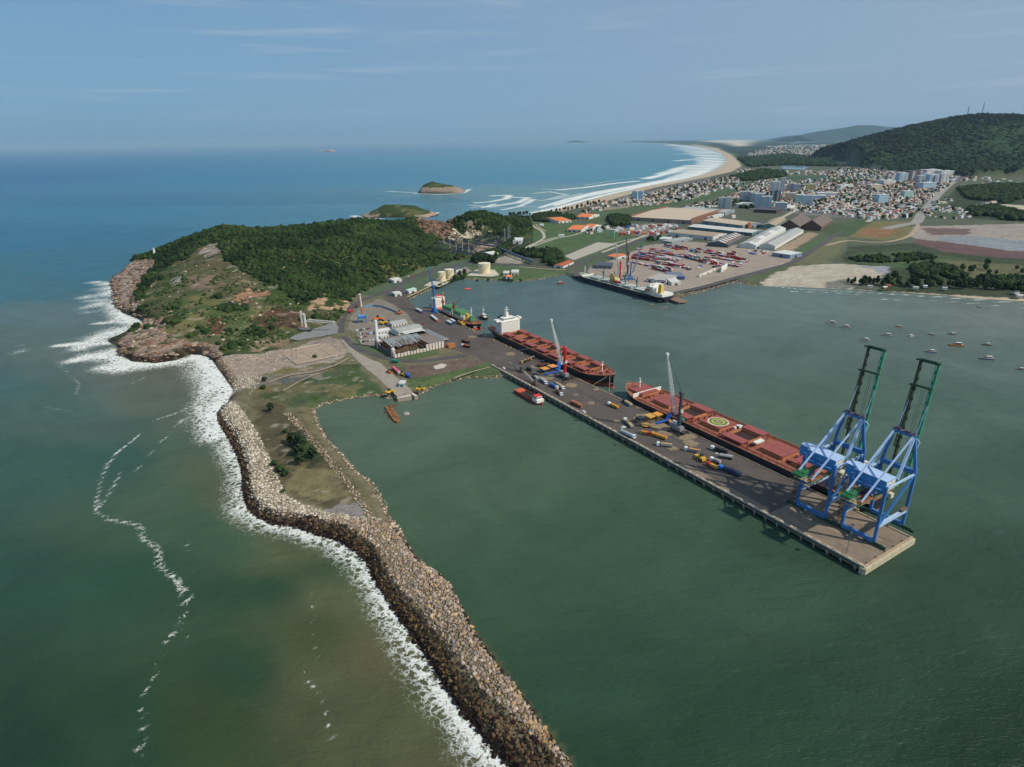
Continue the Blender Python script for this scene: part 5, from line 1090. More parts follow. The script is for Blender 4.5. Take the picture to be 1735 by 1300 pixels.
# far quay: geared bulk carrier
p0, p1 = A(972, 474, 0), A(1119, 515, 0); L_ = math.hypot(p1[0]-p0[0], p1[1]-p0[1]); a = math.atan2(p0[1]-p1[1], p0[0]-p1[0]); nv = (-math.sin(a), math.cos(a))
cx, cy = (p0[0]+p1[0])/2-nv[0]*14, (p0[1]+p1[1])/2-nv[1]*14
t = empty('cargo_ship', (cx, cy, 0), a, 'dark cargo ship with grey-green deck and yellow funnel at the far quay', 'ship')
zd = 8.5; B = 29; hull(t, L_, B, zd, 0, .8, 3.0, mat=pmat('hull_navy', (36,42,54), .5, var=.15, scale=.3), deckmat=GREYD, bmat=pmat('boot_grey', (84,82,84), .7))
for k in range(5): hatch(t, -L_/2+52+k*26, zd, 19, 17, 'closed', LHATCH, GREYD, 1.8)
for k in range(4): shipcrane(t, -L_/2+65+k*26, 0, zd, 17, 0, pmat('teal_post', (88,130,124), .6, var=.1), 22, .12, pmat('jib_grey', (150,146,132), .7))
foremast(t, L_/2-12, zd+1, 12); MB().box((L_/2-20, 0, zd-.3), (.5, 24, 2.8)).build('bow_breakwater', SWHITE, t)
hs, zt = bridge(t, -L_/2+20, -L_/2+33, 22, zd-.3, 4, bridgew=27); MB().box((-L_/2+12, 3, zd-.3), (6, 6, 16), 0, .85, .85).build('funnel', pmat('funnel_yellow', (222,180,84), .6), t)
MB().tube((-L_/2+26, 0, zt+3), (-L_/2+26, 0, zt+12), .5, .3, 8).box((-L_/2+26, 0, zt+9), (1, 5, .4)).build('radar_mast', SWHITE, t); MB().box((-L_/2+11, -3, zd-.3), (15, 22, 3.4)).box((-L_/2+28, 8, zt), (4, 4, 3.5)).build('aft_deckhouse', SWHITE, t)
MB().box((-L_/2+30, 12.6, zd+5), (7, 2.6, 2.4)).build('lifeboat', ORG, t)
g = MB().box((L_/2-84, -3, zd+2.5), (13, 10, 4.0)).build('cargo_reel', pmat('reel_cream', (206,192,140), .7), t); MB().tube((L_/2-84, 3.0, zd+8), (L_/2-84, 1.6, zd+8), 5.6, n=20).build('yellow_disc', YEL, g); MB().tube((L_/2-84, 3.4, zd+8), (L_/2-84, 2.9, zd+8), 2.4, n=16).build('disc_centre', PALE, g)
MB().box((L_/2-97, 4, zd+2), (13, 8, 2.5)).build('red_cargo', pmat('cargo_red', (150,44,48), .7), t)
# multipurpose ship at the head of the quay
a0, a1 = uv(742, 529), uv(817, 545, 6)
t, L_ = place_ship('cargo_ship', 'small cargo ship with green hatches and yellow crane jib at the quay head', -655, -522, 11.5); zd = 6; B = 18
hull(t, L_, B, zd, 0, 1.0, 2.2, mat=HB, deckmat=pmat('deck_orange', (188,116,76), .8, var=.2), bmat=BOOT)
hs, zt = bridge(t, -L_/2+9, -L_/2+21, 15, zd-.3, 4, bridgew=18); MB().box((-L_/2+14, 0, zt+2.9), (6, 7, 1.4)).build('bridge_roof', pmat('signal_red', (206,72,66), .6), hs)
MB().box((-L_/2+5, 3, zd), (4, 5, 11)).build('funnel', BLUE, t)
for x, l in ((-13, 23), (18, 23)):
    q = MB().box((x, 0, zd-.3), (l, 14, 4.6)).build('hold_side', pmat('hold_pale', (188,190,178), .7, var=.12), t); MB().box((x-1, 0, zd+4.3), (l-2, 14.3, 3.8)).box((x, 0, zd+8.1), (l-6, 12, .5)).build('hold_cover', GRN, q)
shipcrane(t, -30, -3, zd, 17, 0, pmat('post_red', (150,50,46), .6), 13, 1.45, YEL); shipcrane(t, 2, -3, zd, 17, 0, MATS['post_red'], 30, .62, pmat('jib_straw', (196,160,84), .7))
MB().tube((36, -2, zd), (36, -2, zd+9), 2.2, n=10).build('yellow_tank', YEL, t); MB().box((45, 0, zd), (8, 8, 4.5)).box((45, 0, zd+4.5), (4, 5, 3)).build('green_deckhouse', GRN, t); foremast(t, 44, zd+5, 12)
bowgear(t, L_, B*.7, zd+1.5)
def smallboat(px, py, deg, ln, hullc, housec, label, name='fishing_boat', cat='boat', group=None, tall=1., z=0):
    ln *= .88; x, y = A(px, py, 0); t = empty(name, (x, y, 0), R(deg), label, cat, group); b = ln*.27
    out = [(-ln/2, -b*.40), (-ln*.2, -b*.5), (ln*.15, -b*.48), (ln*.36, -b*.28), (ln/2, 0), (ln*.36, b*.28), (ln*.15, b*.48), (-ln*.2, b*.5), (-ln/2, b*.40)]
    top = [(p[0]*1.04, p[1]*1.1) for p in out]; hgt = ln*.13*tall
    MB().prism([(p[0]*.94, p[1]*.85) for p in out], -.4, hgt, top).build('hull', hullc, t)
    MB().prism([(p[0]*.96, p[1]*.9) for p in top], hgt+.002, hgt+.1).build('deck', pmat('boat_deck', (170,140,110), .8, var=.2), t)
    h = MB(); h.box((-ln*.16, 0, hgt+.1), (ln*.30, b*.62, ln*.15)); hb_ = h.build('wheelhouse', housec, t)
    MB().box((-ln*.16, 0, hgt+.1+ln*.15), (ln*.36, b*.74, .15)).build('roof', WHITE, hb_); MB().box((-ln*.16, 0, hgt+.1+ln*.085), (ln*.306, b*.63, ln*.035)).build('window', GLASS, hb_)
    MB().tube((-ln*.02, 0, hgt), (-ln*.02, 0, hgt+ln*.38), .09*ln/12, n=5).beam((-ln*.02, 0, hgt+ln*.3), (ln*.25, 0, hgt+ln*.14), .1).build('mast', GREY, t)
    g = MB()
    for q in range(5): g.box((ln*(.06+.06*q), (q % 2-.5)*b*.4, hgt+.1), (ln*.05, b*.2, ln*.035))
    g.build('gear', pmat('net_gear', (120,84,62), .9, var=.3), t)
    return t
WH2 = pmat('boat_white', (190,194,194), .5); BB = pmat('boat_blue', (70,120,160), .5, var=.1); BR = pmat('boat_red', (168,70,50), .6, var=.2); BK = pmat('boat_dark', (52,54,60), .6); BOR = pmat('boat_orange', (206,128,72), .6, var=.2)
FB = 'fishing boats moored in the bay'
for px, py, dg, ln, hc, cc, lb in [(1407.5,548,158,14,WH2,BR,'white fishing boat farthest left of the moored boats in the bay'),(1431,555,160,14,WH2,BR,'white fishing boat with busy red deck, second from the left in the bay'),
    (1465,577,155,13,WH2,WH2,'white cabin boat just above the farther crane boom tip'),(1502,569,160,13,WH2,GREY,'white and grey boat between the two crane boom tips, upper row'),(1522,554,165,9,BR,BOR,'small red boat, highest of the moored boats'),
    (1545,570,15,10,WH2,WH2,'short white boat right of centre among the moored boats'),(1577,567.5,170,8,BK,BK,'tiny dark rowing boat in the upper row of moored boats'),(1612,566.5,165,10,BK,WH2,'slim dark boat with a white stern in the upper row'),
    (1576,597,162,13,BB,WH2,'blue and white boat directly above the nearer crane boom tip'),(1619,586,162,17,BOR,BR,'orange-brown fishing boat, largest of the moored boats'),(1671,585,162,11,BK,GREY,'grey-black boat to the right of the orange-brown one'),
    (1671,609,165,16,BB,WH2,'long blue-grey fishing boat right of the nearer crane'),(1728,626.5,165,9,BK,BB,'dark blue small boat at the right edge of the view')]:
    smallboat(px, py, dg, ln, hc, cc, lb, group=FB, tall=.75)
smallboat(1658, 521, 160, 6, BK, BK, 'tiny dark boat drawn up close to the inner beach', group=FB)
smallboat(951, 481, 30, 16, pmat('wreck_brown', (120,76,56), .8, var=.3), BR, 'low brown workboat off the bow of the ship at the far quay', 'workboat')
smallboat(808, 558.5, 30, 15, pmat('lifeboat_red', (204,70,52), .5), pmat('lifeboat_red', (204,70,52), .5), 'small red boat in the gap between two ships at the quay', 'workboat')
t = smallboat(818, 540, 120, 24, HB, SWHITE, 'black harbour tug with white wheelhouse beyond the small cargo ship', 'tugboat', 'tug', tall=1.3); MB().tube((-2, 0, 3), (-2, 0, 17), .4, .25, 6).box((-2, 0, 12), (.6, 4, .4)).build('tug_mast', SWHITE, t)
x, y = A(792, 490, 0); MB().lathe((0, 0, 0), [(5, -.2), (5.6, .5), (4.8, 1.0), (3.0, .9)], 20).build('life_raft', pmat('raft_red', (226,84,74), .6), loc=(x, y, 0)); o = bpy.data.objects['life_raft']; o.scale = (1, .8, 1); tag(o, 'round red raft floating in the inner basin', 'raft')
# supply barge alongside the pier
c, a, ln = hd((882, 662), (921, 684), 0); t = empty('supply_boat', UV(uv(901, 672.5, 1)[0], -61)+(0,), QA, 'red supply boat with long open deck moored under the left side of the pier', 'boat')
ln = 40; o_ = [(-20, -4.5), (-14, -5), (12, -5), (17, -3.4), (20, 0), (17, 3.4), (12, 5), (-14, 5), (-20, 4.5)]
MB().prism([(p[0]*.97, p[1]*.9) for p in o_], -.5, 1.9, o_).build('hull', pmat('barge_red', (150,62,48), .7, var=.2, rust=(60,50,48), rusta=.1), t)
MB().prism([(p[0]*.94, p[1]*.86) for p in o_], 1.902, 2.0).build('main_deck', pmat('barge_deck', (66,58,52), .9, var=.3), t)
MB().box((-16, 0, 2.0), (7, 8.6, 1.2)).build('raised_stern', pmat('barge_orange', (206,96,62), .7, var=.2), t)
for s_ in (-1, 1): MB().box((-2, s_*4.5, 2.0), (22, .5, 1.3)).build('bulwark', MATS['barge_red'], t)
hs = MB().box((13.5, 0, 2.0), (8, 7.6, 2.6)).box((13, 0, 4.6), (5.6, 5.6, 2.4)).build('wheelhouse', SWHITE, t); MB().box((12.6, 0, 7.0), (6.2, 6.2, .3)).build('roof', pmat('roof_red', (214,60,50), .6), hs); MB().box((15.84, 0, 5.4), (.1, 4.8, .9)).box((13, 2.84, 5.4), (4.6, .1, .9)).box((13, -2.84, 5.4), (4.6, .1, .9)).build('window', GLASS, hs)
g = MB()
for k in range(9): g.box((-9+k*2, random.uniform(-2.5, 2.5), 2.0), (1.4, 1.6, random.uniform(.5, 1.4)))
g.build('deck_cargo', DARKM, t)
# rusty wreck in the basin
c, a, ln = hd((657, 690), (675, 717), 0); t = empty('wrecked_barge', (c[0], c[1], 0), a, 'rust-brown half-sunk wreck lying in the quiet basin', 'wreck')
MB().prism([(-18, -2.2), (14, -2.6), (18, -1), (18, 1.2), (14, 2.6), (-18, 2.4)], -1, 1.5, [(-18, -2.6), (14, -3), (18.6, -1.2), (18.6, 1.4), (14, 3), (-18, 2.8)]).build('hull', pmat('wreck_rust', (150,100,60), .9, var=.35, scale=.5, bump=.4), t)
g = MB()
for k in range(14): g.box((-16+k*2.3, random.uniform(-1.6, 1.6), 1.5), (random.uniform(.6, 1.8), random.uniform(.5, 1.6), random.uniform(.3, 1.6)))
for k in range(10): g.box((-8+random.uniform(0, 14), -4+random.uniform(-1.6, 1), -.2), (random.uniform(.4, 1.6), random.uniform(.4, 1.2), random.uniform(.6, 2.2)))
g.beam((-17, 1, 1.4), (-20, 9, .6), .9); g.build('broken_superstructure', BROWN, t)
x, y = A(688, 702, 0); MB().lathe((0, 0, -1), [(3, 0), (3.2, 1.6), (2.2, 2.5), (.6, 2.8)], 7).build('mooring_block', CONC, loc=(x, y, 0)); tag(bpy.data.objects['mooring_block'], 'grey concrete block standing in the water beside the wreck', 'block')
# oil boom ring behind the far ship
x, y = A(1117, 518, 0); g = MB()
for k in range(18):
    p, q = math.pi*(k)/16, math.pi*(k+1)/16; g.beam((12*math.cos(p), -9*math.sin(p), .2), (12*math.cos(q), -9*math.sin(q), .2), .7)
g.build('floating_boom', pmat('boom_ochre', (170,130,84), .8), loc=(x, y, 0)).rotation_euler = (0, 0, -.6); tag(bpy.data.objects['floating_boom'], 'curved ochre floating barrier behind the stern at the far quay', 'floating barrier')
# ---------------------------------------------------------------- mobile harbour cranes
def mobile_crane(px, py, rz, towerh, tcol, boomfrom, boomto, bcol, label, band=None, base=DARKM, bw=(2.6, .9), tilt=0, cw=True):
    x, y = A(px, py, G0); t = empty('mobile_crane', (x, y, G0), rz, label, 'mobile crane')
    g = MB()
    for sx in (-1, 1):
        for sy in (-1, 1): g.beam((sx*1.6, sy*1.2, 1.6), (sx*5.2, sy*5.2, 1.2), .8, .7).box((sx*5.4, sy*5.4, 0), (2.0, 2.0, .5)).tube((sx*5.3, sy*5.3, .4), (sx*5.3, sy*5.3, 2.0), .35, n=6)
    g.build('outriggers', base, t); g = MB().box((0, 0, .9), (13, 3.6, 1.5))
    for k in range(6):
        for s_ in (-1, 1): g.tube((-5.4+k*2.1, s_*1.3, .75), (-5.4+k*2.1, s_*1.95, .75), .75, n=10)
    g.build('chassis', base, t)
    s_ = MB().box((-.6, 0, 2.6), (8.5, 4.4, 3.2)).build('slew_house', GREY if base is DARKM else base, t)
    if cw: MB().box((-6.4, 0, 3.2), (3.0, 4.6, 2.8)).build('counterweight', GREY, t)
    c, s2 = math.cos(rz), math.sin(rz)
    def loc(P): dx, dy = P[0]-x, P[1]-y; return (dx*c+dy*s2, -dx*s2+dy*c, P[2]-G0)
    MB().tube((0, 0, 5.8), (0, 0, towerh), 1.45, 1.25, 12).build('tower', tcol, t)
    if band: MB().tube((0, 0, towerh*.52), (0, 0, towerh*.58), 1.5, n=12).build('tower_band', WHITE, t)
    MB().box((1.2, 0, towerh*.55), (2.2, 2.0, 2.4)).build('cab', WHT, t); MB().box((0, 0, towerh), (2.6, 3.0, 2.0)).tube((-.6, -1.3, towerh+2.2), (-.6, 1.3, towerh+2.2), .9, n=10).build('tower_head', tcol, t)
    p, q = Vector(loc(boomfrom)), Vector(loc(boomto)); b = MB(); m_ = p.lerp(q, .12); b.lattice(p, m_, .9, bw[0], .3, 2, brace=.18); b.lattice(m_, q, bw[0], bw[1], .3, 16, brace=.17); bo = b.build('boom', bcol, t)
    MB().box(tuple(q+Vector((0, 0, -.6))), (2.0, 2.4, 1.8)).build('boom_head', bcol, bo)
    MB().beam((0, .5, towerh+2.6), q, .1).beam((0, -.5, towerh+2.6), q, .1).build('boom_ropes', DARKM, t)
    return t
def at3(px, py, base, extra=(0, 0)):
    "a point above the ground point 'base' (+ extra metres sideways) that is seen at this height in the photograph"
    X, Y = base[0]+extra[0], base[1]+extra[1]; d = ray(px, py); tt = Y/d[1]; return (d[0]*tt, Y, CAMH+d[2]*tt)
b1 = A(957, 641, G0); mobile_crane(957, 641, QA, 29, RED, at3(952, 618, b1, (0, -2)), at3(934, 543, b1, (0, 12)), pmat('boom_white', (206,208,204), .5, var=.1, scale=.5), 'mobile crane with bright red tower and white lattice boom on the pier', band=True)
b2 = A(1149, 733, G0); t = mobile_crane(1149, 733, QA, 32, pmat('tower_dark', (74,76,80), .6, var=.2), at3(1144, 703, b2, (0, 2)), at3(1130.5, 601, b2, (0, 6)), MATS['boom_white'], 'mobile crane with slim dark tower and white lattice boom on the pier')
for k in range(3): MB().tube((-5.4+k*1.8, 0, 5.9), (-5.4+k*1.8, 0, 8.6), .85, n=10).build('white_drum', WHITE, t)
b3 = A(737, 529, G0); mobile_crane(737, 529, QA, 34, pmat('tower_deep_blue', (60,104,156), .6, var=.15), at3(737, 505, b3, (0, 0)), at3(727, 454, b3, (0, 6)), pmat('boom_blue', (70,120,166), .6, var=.2), 'tall blue harbour crane with dark blue boom at the head of the quay', base=BLUE)
b4 = A(1068, 474, G0); mobile_crane(1068, 474, QA+1.2, 26, BLUE, at3(1072, 462, b4, (0, 0)), at3(1088, 412, b4, (14, 4)), pmat('boom_slate', (92,128,158), .6, var=.2), 'blue mobile crane with leaning slate-blue boom on the far quay', base=BLUE)
b5 = A(1050, 478, G0); mobile_crane(1050, 478, QA+.5, 30, RED, at3(1049, 466, b5, (0, 0)), at3(1044, 416, b5, (-4, 2)), MATS['boom_white'], 'crane with crimson tower and thin white boom on the far quay', base=BLUE)
b6 = A(1063, 469, G0); mobile_crane(1063, 469, QA-.5, 38, pmat('tower_maroon', (110,48,50), .7), at3(1063, 455, b6, (0, 0)), at3(1061, 404, b6, (-2, 4)), MATS['tower_dark'], 'crane with dark maroon tower between the crimson and the blue crane')
# parked crane with legs folded by the headland yard
sheet('yard', [(486,566),(500,556),(530,553),(556,548),(566,545),(574,556),(572,566),(540,572),(505,578),(490,575)], G0, pmat('crushed_stone', (134,132,128), .95, var=.14, scale=.2), 4.9, jit=.6)
t = mobile_crane(519, 562, .0, 20, WHT, at3(519, 543, A(519, 562, G0)), at3(566, 546, A(519, 562, G0), (40, 0)), WHT, 'white parked crane with its boom lowered level, in the yard below the headland', bw=(2.6, 2.0), base=DARKM)
MB().lattice((-3, -1.6, 5), (-3.6, -1.6, 26), 1.1, 1.1, .35, 9).lattice((-3, 1.6, 5), (-3.6, 1.6, 26), 1.1, 1.1, .35, 9).build('mast', WHT, t); MB().box((-3.2, 0, 5), (3.4, 4.6, 2.2)).box((-3.2, 0, 8.4), (3.2, 4.2, 1.0)).build('red_band', pmat('band_red', (198,76,60), .6), t)
# mast on a blue portal
x, y = A(614, 546, G0); t = empty('portal_crane', (x, y, G0), .25, 'pale slender mast rising from a blue portal base in the sandy yard', 'crane')
for sx in (-1, 1):
    for sy in (-1, 1): MB().beam((sx*5.5, sy*4.5, 0), (sx*4.2, sy*3.5, 6), 1.0).build('leg', BLUE, t)
MB().box((0, 0, 5.4), (11, 9, 3.2)).build('portal_deck', BLUE, t); MB().box((-1, 0, 8.6), (7, 6, 1.6)).build('machinery', pmat('pale_blue', (120,170,210), .6), t)
MB().tube((1, 0, 8.6), (.8, 0, 20), 1.3, 1.1, 8).build('mast_base', pmat('mast_rust', (186,108,84), .7, var=.3), t); MB().tube((.8, 0, 20), (.3, 0, 36), 1.1, .8, 8).box((.2, 0, 36), (3.6, 1.6, 1.2)).build('mast', WHT, t)
# white cylindrical tower
x, y = A(640, 588, G0); t = empty('water_tower', (x, y, G0), 0, 'plain white cylindrical tower on the grass beside the ruined warehouse', 'tower')
MB().lathe((0, 0, 0), [(2.0, 0), (1.9, 1), (1.85, 30.2), (1.6, 30.6)], 20).build('shaft', WHITE, t, smooth=False); MB().lathe((0, 0, 30.6), [(1.95, 0), (1.95, .5), (1.2, .9)], 20).build('cap', pmat('pale_green_cap', (200,216,200), .6), t)
# ---------------------------------------------------------------- bulk cargo gear on the pier
def hopper(px, py, rz, col, load, label, w_=6.5, h=5.5):
    x, y = A(px, py, G0); t = empty('hopper', (x, y, G0), rz, label, 'hopper', 'cargo hoppers on the pier')
    for sx in (-1, 1):
        for sy in (-1, 1): MB().beam((sx*w_*.42, sy*w_*.42, 0), (sx*w_*.42, sy*w_*.42, h), .4).build('leg', DARKM, t)
    MB().prism([(-w_*.2, -w_*.2), (w_*.2, -w_*.2), (w_*.2, w_*.2), (-w_*.2, w_*.2)], h*.35, h, [(-w_/2, -w_/2), (w_/2, -w_/2), (w_/2, w_/2), (-w_/2, w_/2)]).build('funnel_body', col, t)
    MB().prism([(-w_/2+.3, -w_/2+.3), (w_/2-.3, -w_/2+.3), (w_/2-.3, w_/2-.3), (-w_/2+.3, w_/2-.3)], h+.01, h+.35).build('load', load, t); return t
GRAIN = pmat('yellow_grain', (206,162,84), .95, var=.12, scale=1); OLOAD = pmat('orange_load', (220,150,66), .9, var=.1, scale=1)
hopper(1084, 716, QA, pmat('hopper_navy', (52,58,72), .7), pmat('dark_load', (52,58,74), .8), 'dark navy hopper left of the yellow bowls on the pier', 6, 4.5)
hopper(1101, 712, QA, YEL, GRAIN, 'yellow hopper in the middle of the spilled grain', 7.5, 4); hopper(1113, 710, QA, YEL, OLOAD, 'orange-yellow hopper closest to the second bulk carrier', 7, 4.5)
hopper(923, 630.5, QA, BLUE, OLOAD, 'blue hopper with orange load, the left one by the red crane', 8, 3.8); hopper(936, 627, QA, BLUE, OLOAD, 'blue hopper with orange load, the right one by the red crane', 8.5, 4.2)
x, y = A(1094, 723, G0); t = empty('grab_bowl', (x, y, G0), QA, 'round yellow grab bowl lying on the pier below the dark hopper', 'grab bucket'); MB().lathe((0, 0, 0), [(1.0, 0), (3.0, .7), (3.8, 1.8)], 18).build('bowl', ORG, t); MB().lathe((0, 0, 1.81), [(3.4, 0), (3.3, .15)], 18).build('grain', GRAIN, t)
def chute(p, q, z0, z1, wd, label):
    a, b = A(*p, z0), A(*q, z1); t = empty('cargo_chute', (a[0], a[1], G0), 0, label, 'chute'); d = (b[0]-a[0], b[1]-a[1])
    MB().beam((0, 0, z0-G0+.4), (d[0], d[1], z1-G0), wd, .4).build('slide', pmat('tarp_blue', (40,96,182), .6, var=.15), t); MB().beam((d[0]*.3, d[1]*.3, 0), (d[0]*.6, d[1]*.6, (z1-G0)*.6), .35).build('prop', DARKM, t)
chute((1112, 718), (1133, 711), G0+.3, G0+2.5, 2.6, 'blue cargo slide lying between the hoppers and the dark crane'); chute((1129, 714), (1136, 701), G0+.8, G0+6.5, 3.6, 'steep blue tarpaulin slide from the second ship to the pier')
chute((945, 628), (949, 612), G0+.5, G0+7.5, 4.5, 'steep blue tarpaulin slide beside the red crane'); chute((922, 635), (945, 630), G0+.2, G0+1.2, 3, 'bright blue slide lying before the two orange-filled hoppers')
def disc(px, py, r, mat, z=4.245):
    P = A(px, py, G0); pts = [(P[0]+r*random.uniform(.7, 1.2)*math.cos(a), P[1]+r*random.uniform(.7, 1.2)*math.sin(a)) for a in np.linspace(0, 6.28, 15)[:-1]]
    return sheet('spilled_cargo', pts, 0, mat, z, world=True)
for i, (px, py, r) in enumerate([(1092,708,9),(1115,722,8),(1160,738,9),(1128,733,7),(1002,683,3.4),(975,669,2.4),(1085,690,4),(800,571,5),(925,638,9),(905,622,5),(1045,714,3),(1170,751,6),(968,653,6),(1140,760,4),(1010,660,3),(865,600,6)]): disc(px, py, r, DUST, 4.245+.003*i)
# mobile conveyors on the left side of the pier
for (p, q, lb) in [((862, 624), (888, 632), 'thin mobile conveyor with raised white arm, the farther of two on the pier edge'), ((888, 640), (912, 655), 'thin mobile conveyor with raised white arm, the nearer of two on the pier edge')]:
    c, a, ln = hd(p, q); t = empty('mobile_conveyor', (c[0], c[1], G0), a, lb, 'conveyor')
    MB().lattice((-ln/2, 0, 6.5), (ln*.25, 0, 2.2), 1.0, 1.0, .18, 12).build('arm', pmat('conveyor_pale', (190,186,170), .7), t); MB().box((ln*.32, 0, .6), (ln*.28, 4, 1.6)).box((ln*.28, 1, 2.2), (3, 2, 2.2)).box((ln*.4, -1, 2.2), (2, 2, 1.4)).build('undercarriage', pmat('conveyor_brown', (104,90,76), .85, var=.4, scale=1.2), t)
    MB().beam((0, 0, 1), (-ln*.2, 0, 5), .35).beam((0, 1, 1), (-ln*.2, .4, 5), .3).build('strut', DARKM, t); MB().lathe((ln*.1, 0, .4), [(.2, 0), (.7, .5), (.2, 1.1)], 8).build('wheel', DARKM, t)
# ---------------------------------------------------------------- vehicles
TYRE = pmat('tyre', (30,30,30), .9)
def wheels(t, xs_, w_, r=.5):
    for x in xs_: MB().tube((x, -w_/2, r), (x, w_/2, r), r, n=8).build('wheel', TYRE, t)
def truck(cab, tail, cabc, bodyc, label, load=None, kind='tipper', h=2.9, minlen=None, group='trucks on the pier'):
    c, a, ln = hd(tail, cab); ln = max(ln, minlen or 8); t = empty('truck', (c[0], c[1], G0+.03), a, label, 'truck', group); w_ = 2.7
    cb = MB().box((ln/2-1.2, 0, .7), (2.3, w_, 2.3), 0, .88, .94).build('cab', cabc, t); MB().box((ln/2-.14, 0, 1.8), (.12, w_*.84, .8)).build('windscreen', GLASS, cb)
    MB().box((-.2, 0, .6), (ln-1.2, 1.1, .4)).build('chassis', DARKM, t)
    bl = ln-3.2; bx = -ln/2+bl/2
    if kind == 'tank': MB().tube((bx-bl/2, 0, 2.2), (bx+bl/2, 0, 2.2), 1.25, n=14).build('tank', bodyc, t)
    elif kind == 'flat':
        MB().box((bx, 0, 1.0), (bl, w_, .3)).build('flatbed', DARKM, t); MB().box((bx, 0, 1.303), (bl-.6, w_-.2, 2.0)).build('load', load or bodyc, t)
    else:
        g = MB(); g.box((bx, 0, 1.0), (bl, w_, .2))
        for s_ in (-1, 1): g.box((bx, s_*(w_/2-.06), 1.2), (bl, .12, h-1.2)); g.box((bx+s_*(bl/2-.06), 0, 1.2), (.12, w_-.24, h-1.2))
        bo = g.build('cargo_body', bodyc, t)
        if load: MB().box((bx, 0, 1.2), (bl-.3, w_-.3, h-1.2-.35), 0, .96, .8).build('load', load, bo)
    wheels(t, [ln/2-1.2, -ln/2+1.0, -ln/2+2.4]+([0] if ln > 13 else []), w_-.1); return t
TW = pmat('truck_white', (232,232,228), .4); TO = pmat('truck_ochre', (206,150,62), .6, var=.12); TB = pmat('truck_blue', (60,104,168), .5, var=.1); TK = pmat('truck_black', (44,46,52), .6); TR = pmat('truck_red', (196,52,44), .5); TG = pmat('truck_grey', (168,168,164), .6, var=.12); TT = pmat('truck_tan', (176,150,116), .7, var=.15); TNB = pmat('truck_navy', (46,60,98), .6); TGR = pmat('truck_green', (44,150,124), .6); TBR = pmat('truck_brown', (110,80,66), .7)
V = [((1030,686),(1047,693),TW,TO,'ochre tipper with white cab, alone near the bow of the second ship',GRAIN,'tipper'),((1056,681),(1069,689),TK,TG,'dark-cabbed tipper right under the bow of the second ship',GRAIN,'tipper'),
 ((1058,713),(1071,726),TW,TG,'white-cabbed truck with tan load beside the white car',GRAIN,'tipper'),((1102,738),(1087,735),TR,TO,'short orange tipper with red cab, left of the long orange one',OLOAD,'tipper'),
 ((1104,737.5),(1129,746),TO,TO,'long orange tipper with dark side below the hoppers',OLOAD,'tipper'),((1112,755),(1139,758),TW,TG,'white-cabbed truck with tan load, third from the pier edge lamp post',GRAIN,'tipper'),
 ((1159,763),(1186,768),TW,TG,'white-cabbed truck with orange load in the middle of the pier',OLOAD,'tipper'),((1204,761),(1232,771),TW,TK,'white-cabbed truck with long black body',None,'flat'),
 ((1211,774),(1241,779),TG,TG,'grey tank truck below the black-bodied truck',None,'tank'),((1203,780),(1220,787.5),TW,TG,'short white and grey tank truck beside the yellow loader',None,'tank'),
 ((1198,788),(1214,796),TR,TO,'red-cabbed tipper with tan load beside the blue truck',GRAIN,'tipper'),((1218,794),(1254,809),pmat('cab_bright_blue', (44,128,206), .5),TNB,'long dark blue truck with bright blue cab, nearest to the container cranes',None,'flat'),
 ((1076,744),(1052,733),TW,pmat('pale_teal', (150,180,190), .6),'pale blue open truck parked on the left edge of the pier',TG,'tipper'),((1140,722),(1131,714),TO,TO,'orange tipper at the foot of the dark crane',OLOAD,'tipper'),
 ((926,652),(916.5,645),TW,TG,'white-cabbed truck with grey top beside the nearer mobile conveyor',None,'flat'),((945,660),(932,654),TW,TB,'white-cabbed truck with blue top, left of a pair',None,'flat'),
 ((955,661),(939.5,651),TW,TT,'white-cabbed truck with beige top, right of a pair',None,'flat'),((952,671.5),(942,664),TW,TBR,'white-cabbed truck with dark brown body under the lamp post',None,'flat'),
 ((986.5,692),(968,683.5),pmat('trailer_rust', (176,108,76), .8, var=.2),MATS['trailer_rust'],'rust-brown trailer standing along the pier edge',None,'flat'),
 ((884,616),(890,614),TT,TK,'tan-topped dark tipper, left of a row of three',GRAIN,'tipper'),((890,613.5),(896.5,611.3),TT,pmat('truck_maroon', (96,48,40), .6),'tan-topped maroon tipper, middle of a row of three',GRAIN,'tipper'),((897.5,610.5),(905,607.5),TT,TK,'tan-topped dark tipper, right of a row of three',GRAIN,'tipper'),
 ((893.5,626.5),(900,630),TK,TK,'black truck behind the blue hoppers',None,'flat'),((903,640),(911,644.5),TK,TG,'dark truck with grey parts next to the nearer conveyor',None,'flat'),
 ((716,531),(705,525.5),TB,WHITE,'white-topped truck with blue cab, left of the blue crane',None,'flat'),((742,546),(731,537.5),ORG,WHITE,'white-topped truck with orange cab below the blue crane',None,'flat'),
 ((766.5,551),(757.5,546.5),TB,WHITE,'white-topped blue truck, left of a pair on the quay',None,'flat'),((772,548.5),(763.5,544),TB,WHITE,'white-topped blue truck, right of a pair on the quay',None,'flat'),
 ((783,580),(796,582),TK,TK,'dark tipper heaped with bright orange, upper of two beyond the ruin',pmat('bright_orange_load', (226,116,40), .9, var=.1),'tipper'),((782,587),(796,590),TW,TK,'white-cabbed tipper heaped with bright orange, the lower of two beyond the warehouse',MATS['bright_orange_load'],'tipper'),
 ((676,615),(664,614),TGR,TGR,'bright green truck on the loop road below the ruined warehouse',None,'flat'),((678,636),(666,626),WHITE,pmat('trailer_pink', (226,100,124), .6),'pink trailer parked beside the concrete ramp',None,'flat'),
 ((597,527),(592,531),TR,TR,'red truck on the loop road at the foot of the headland',None,'flat'),((608,518),(604,521.5),pmat('car_maroon', (120,50,50), .5),TBR,'maroon truck ahead of the red one on the loop road',None,'flat')]
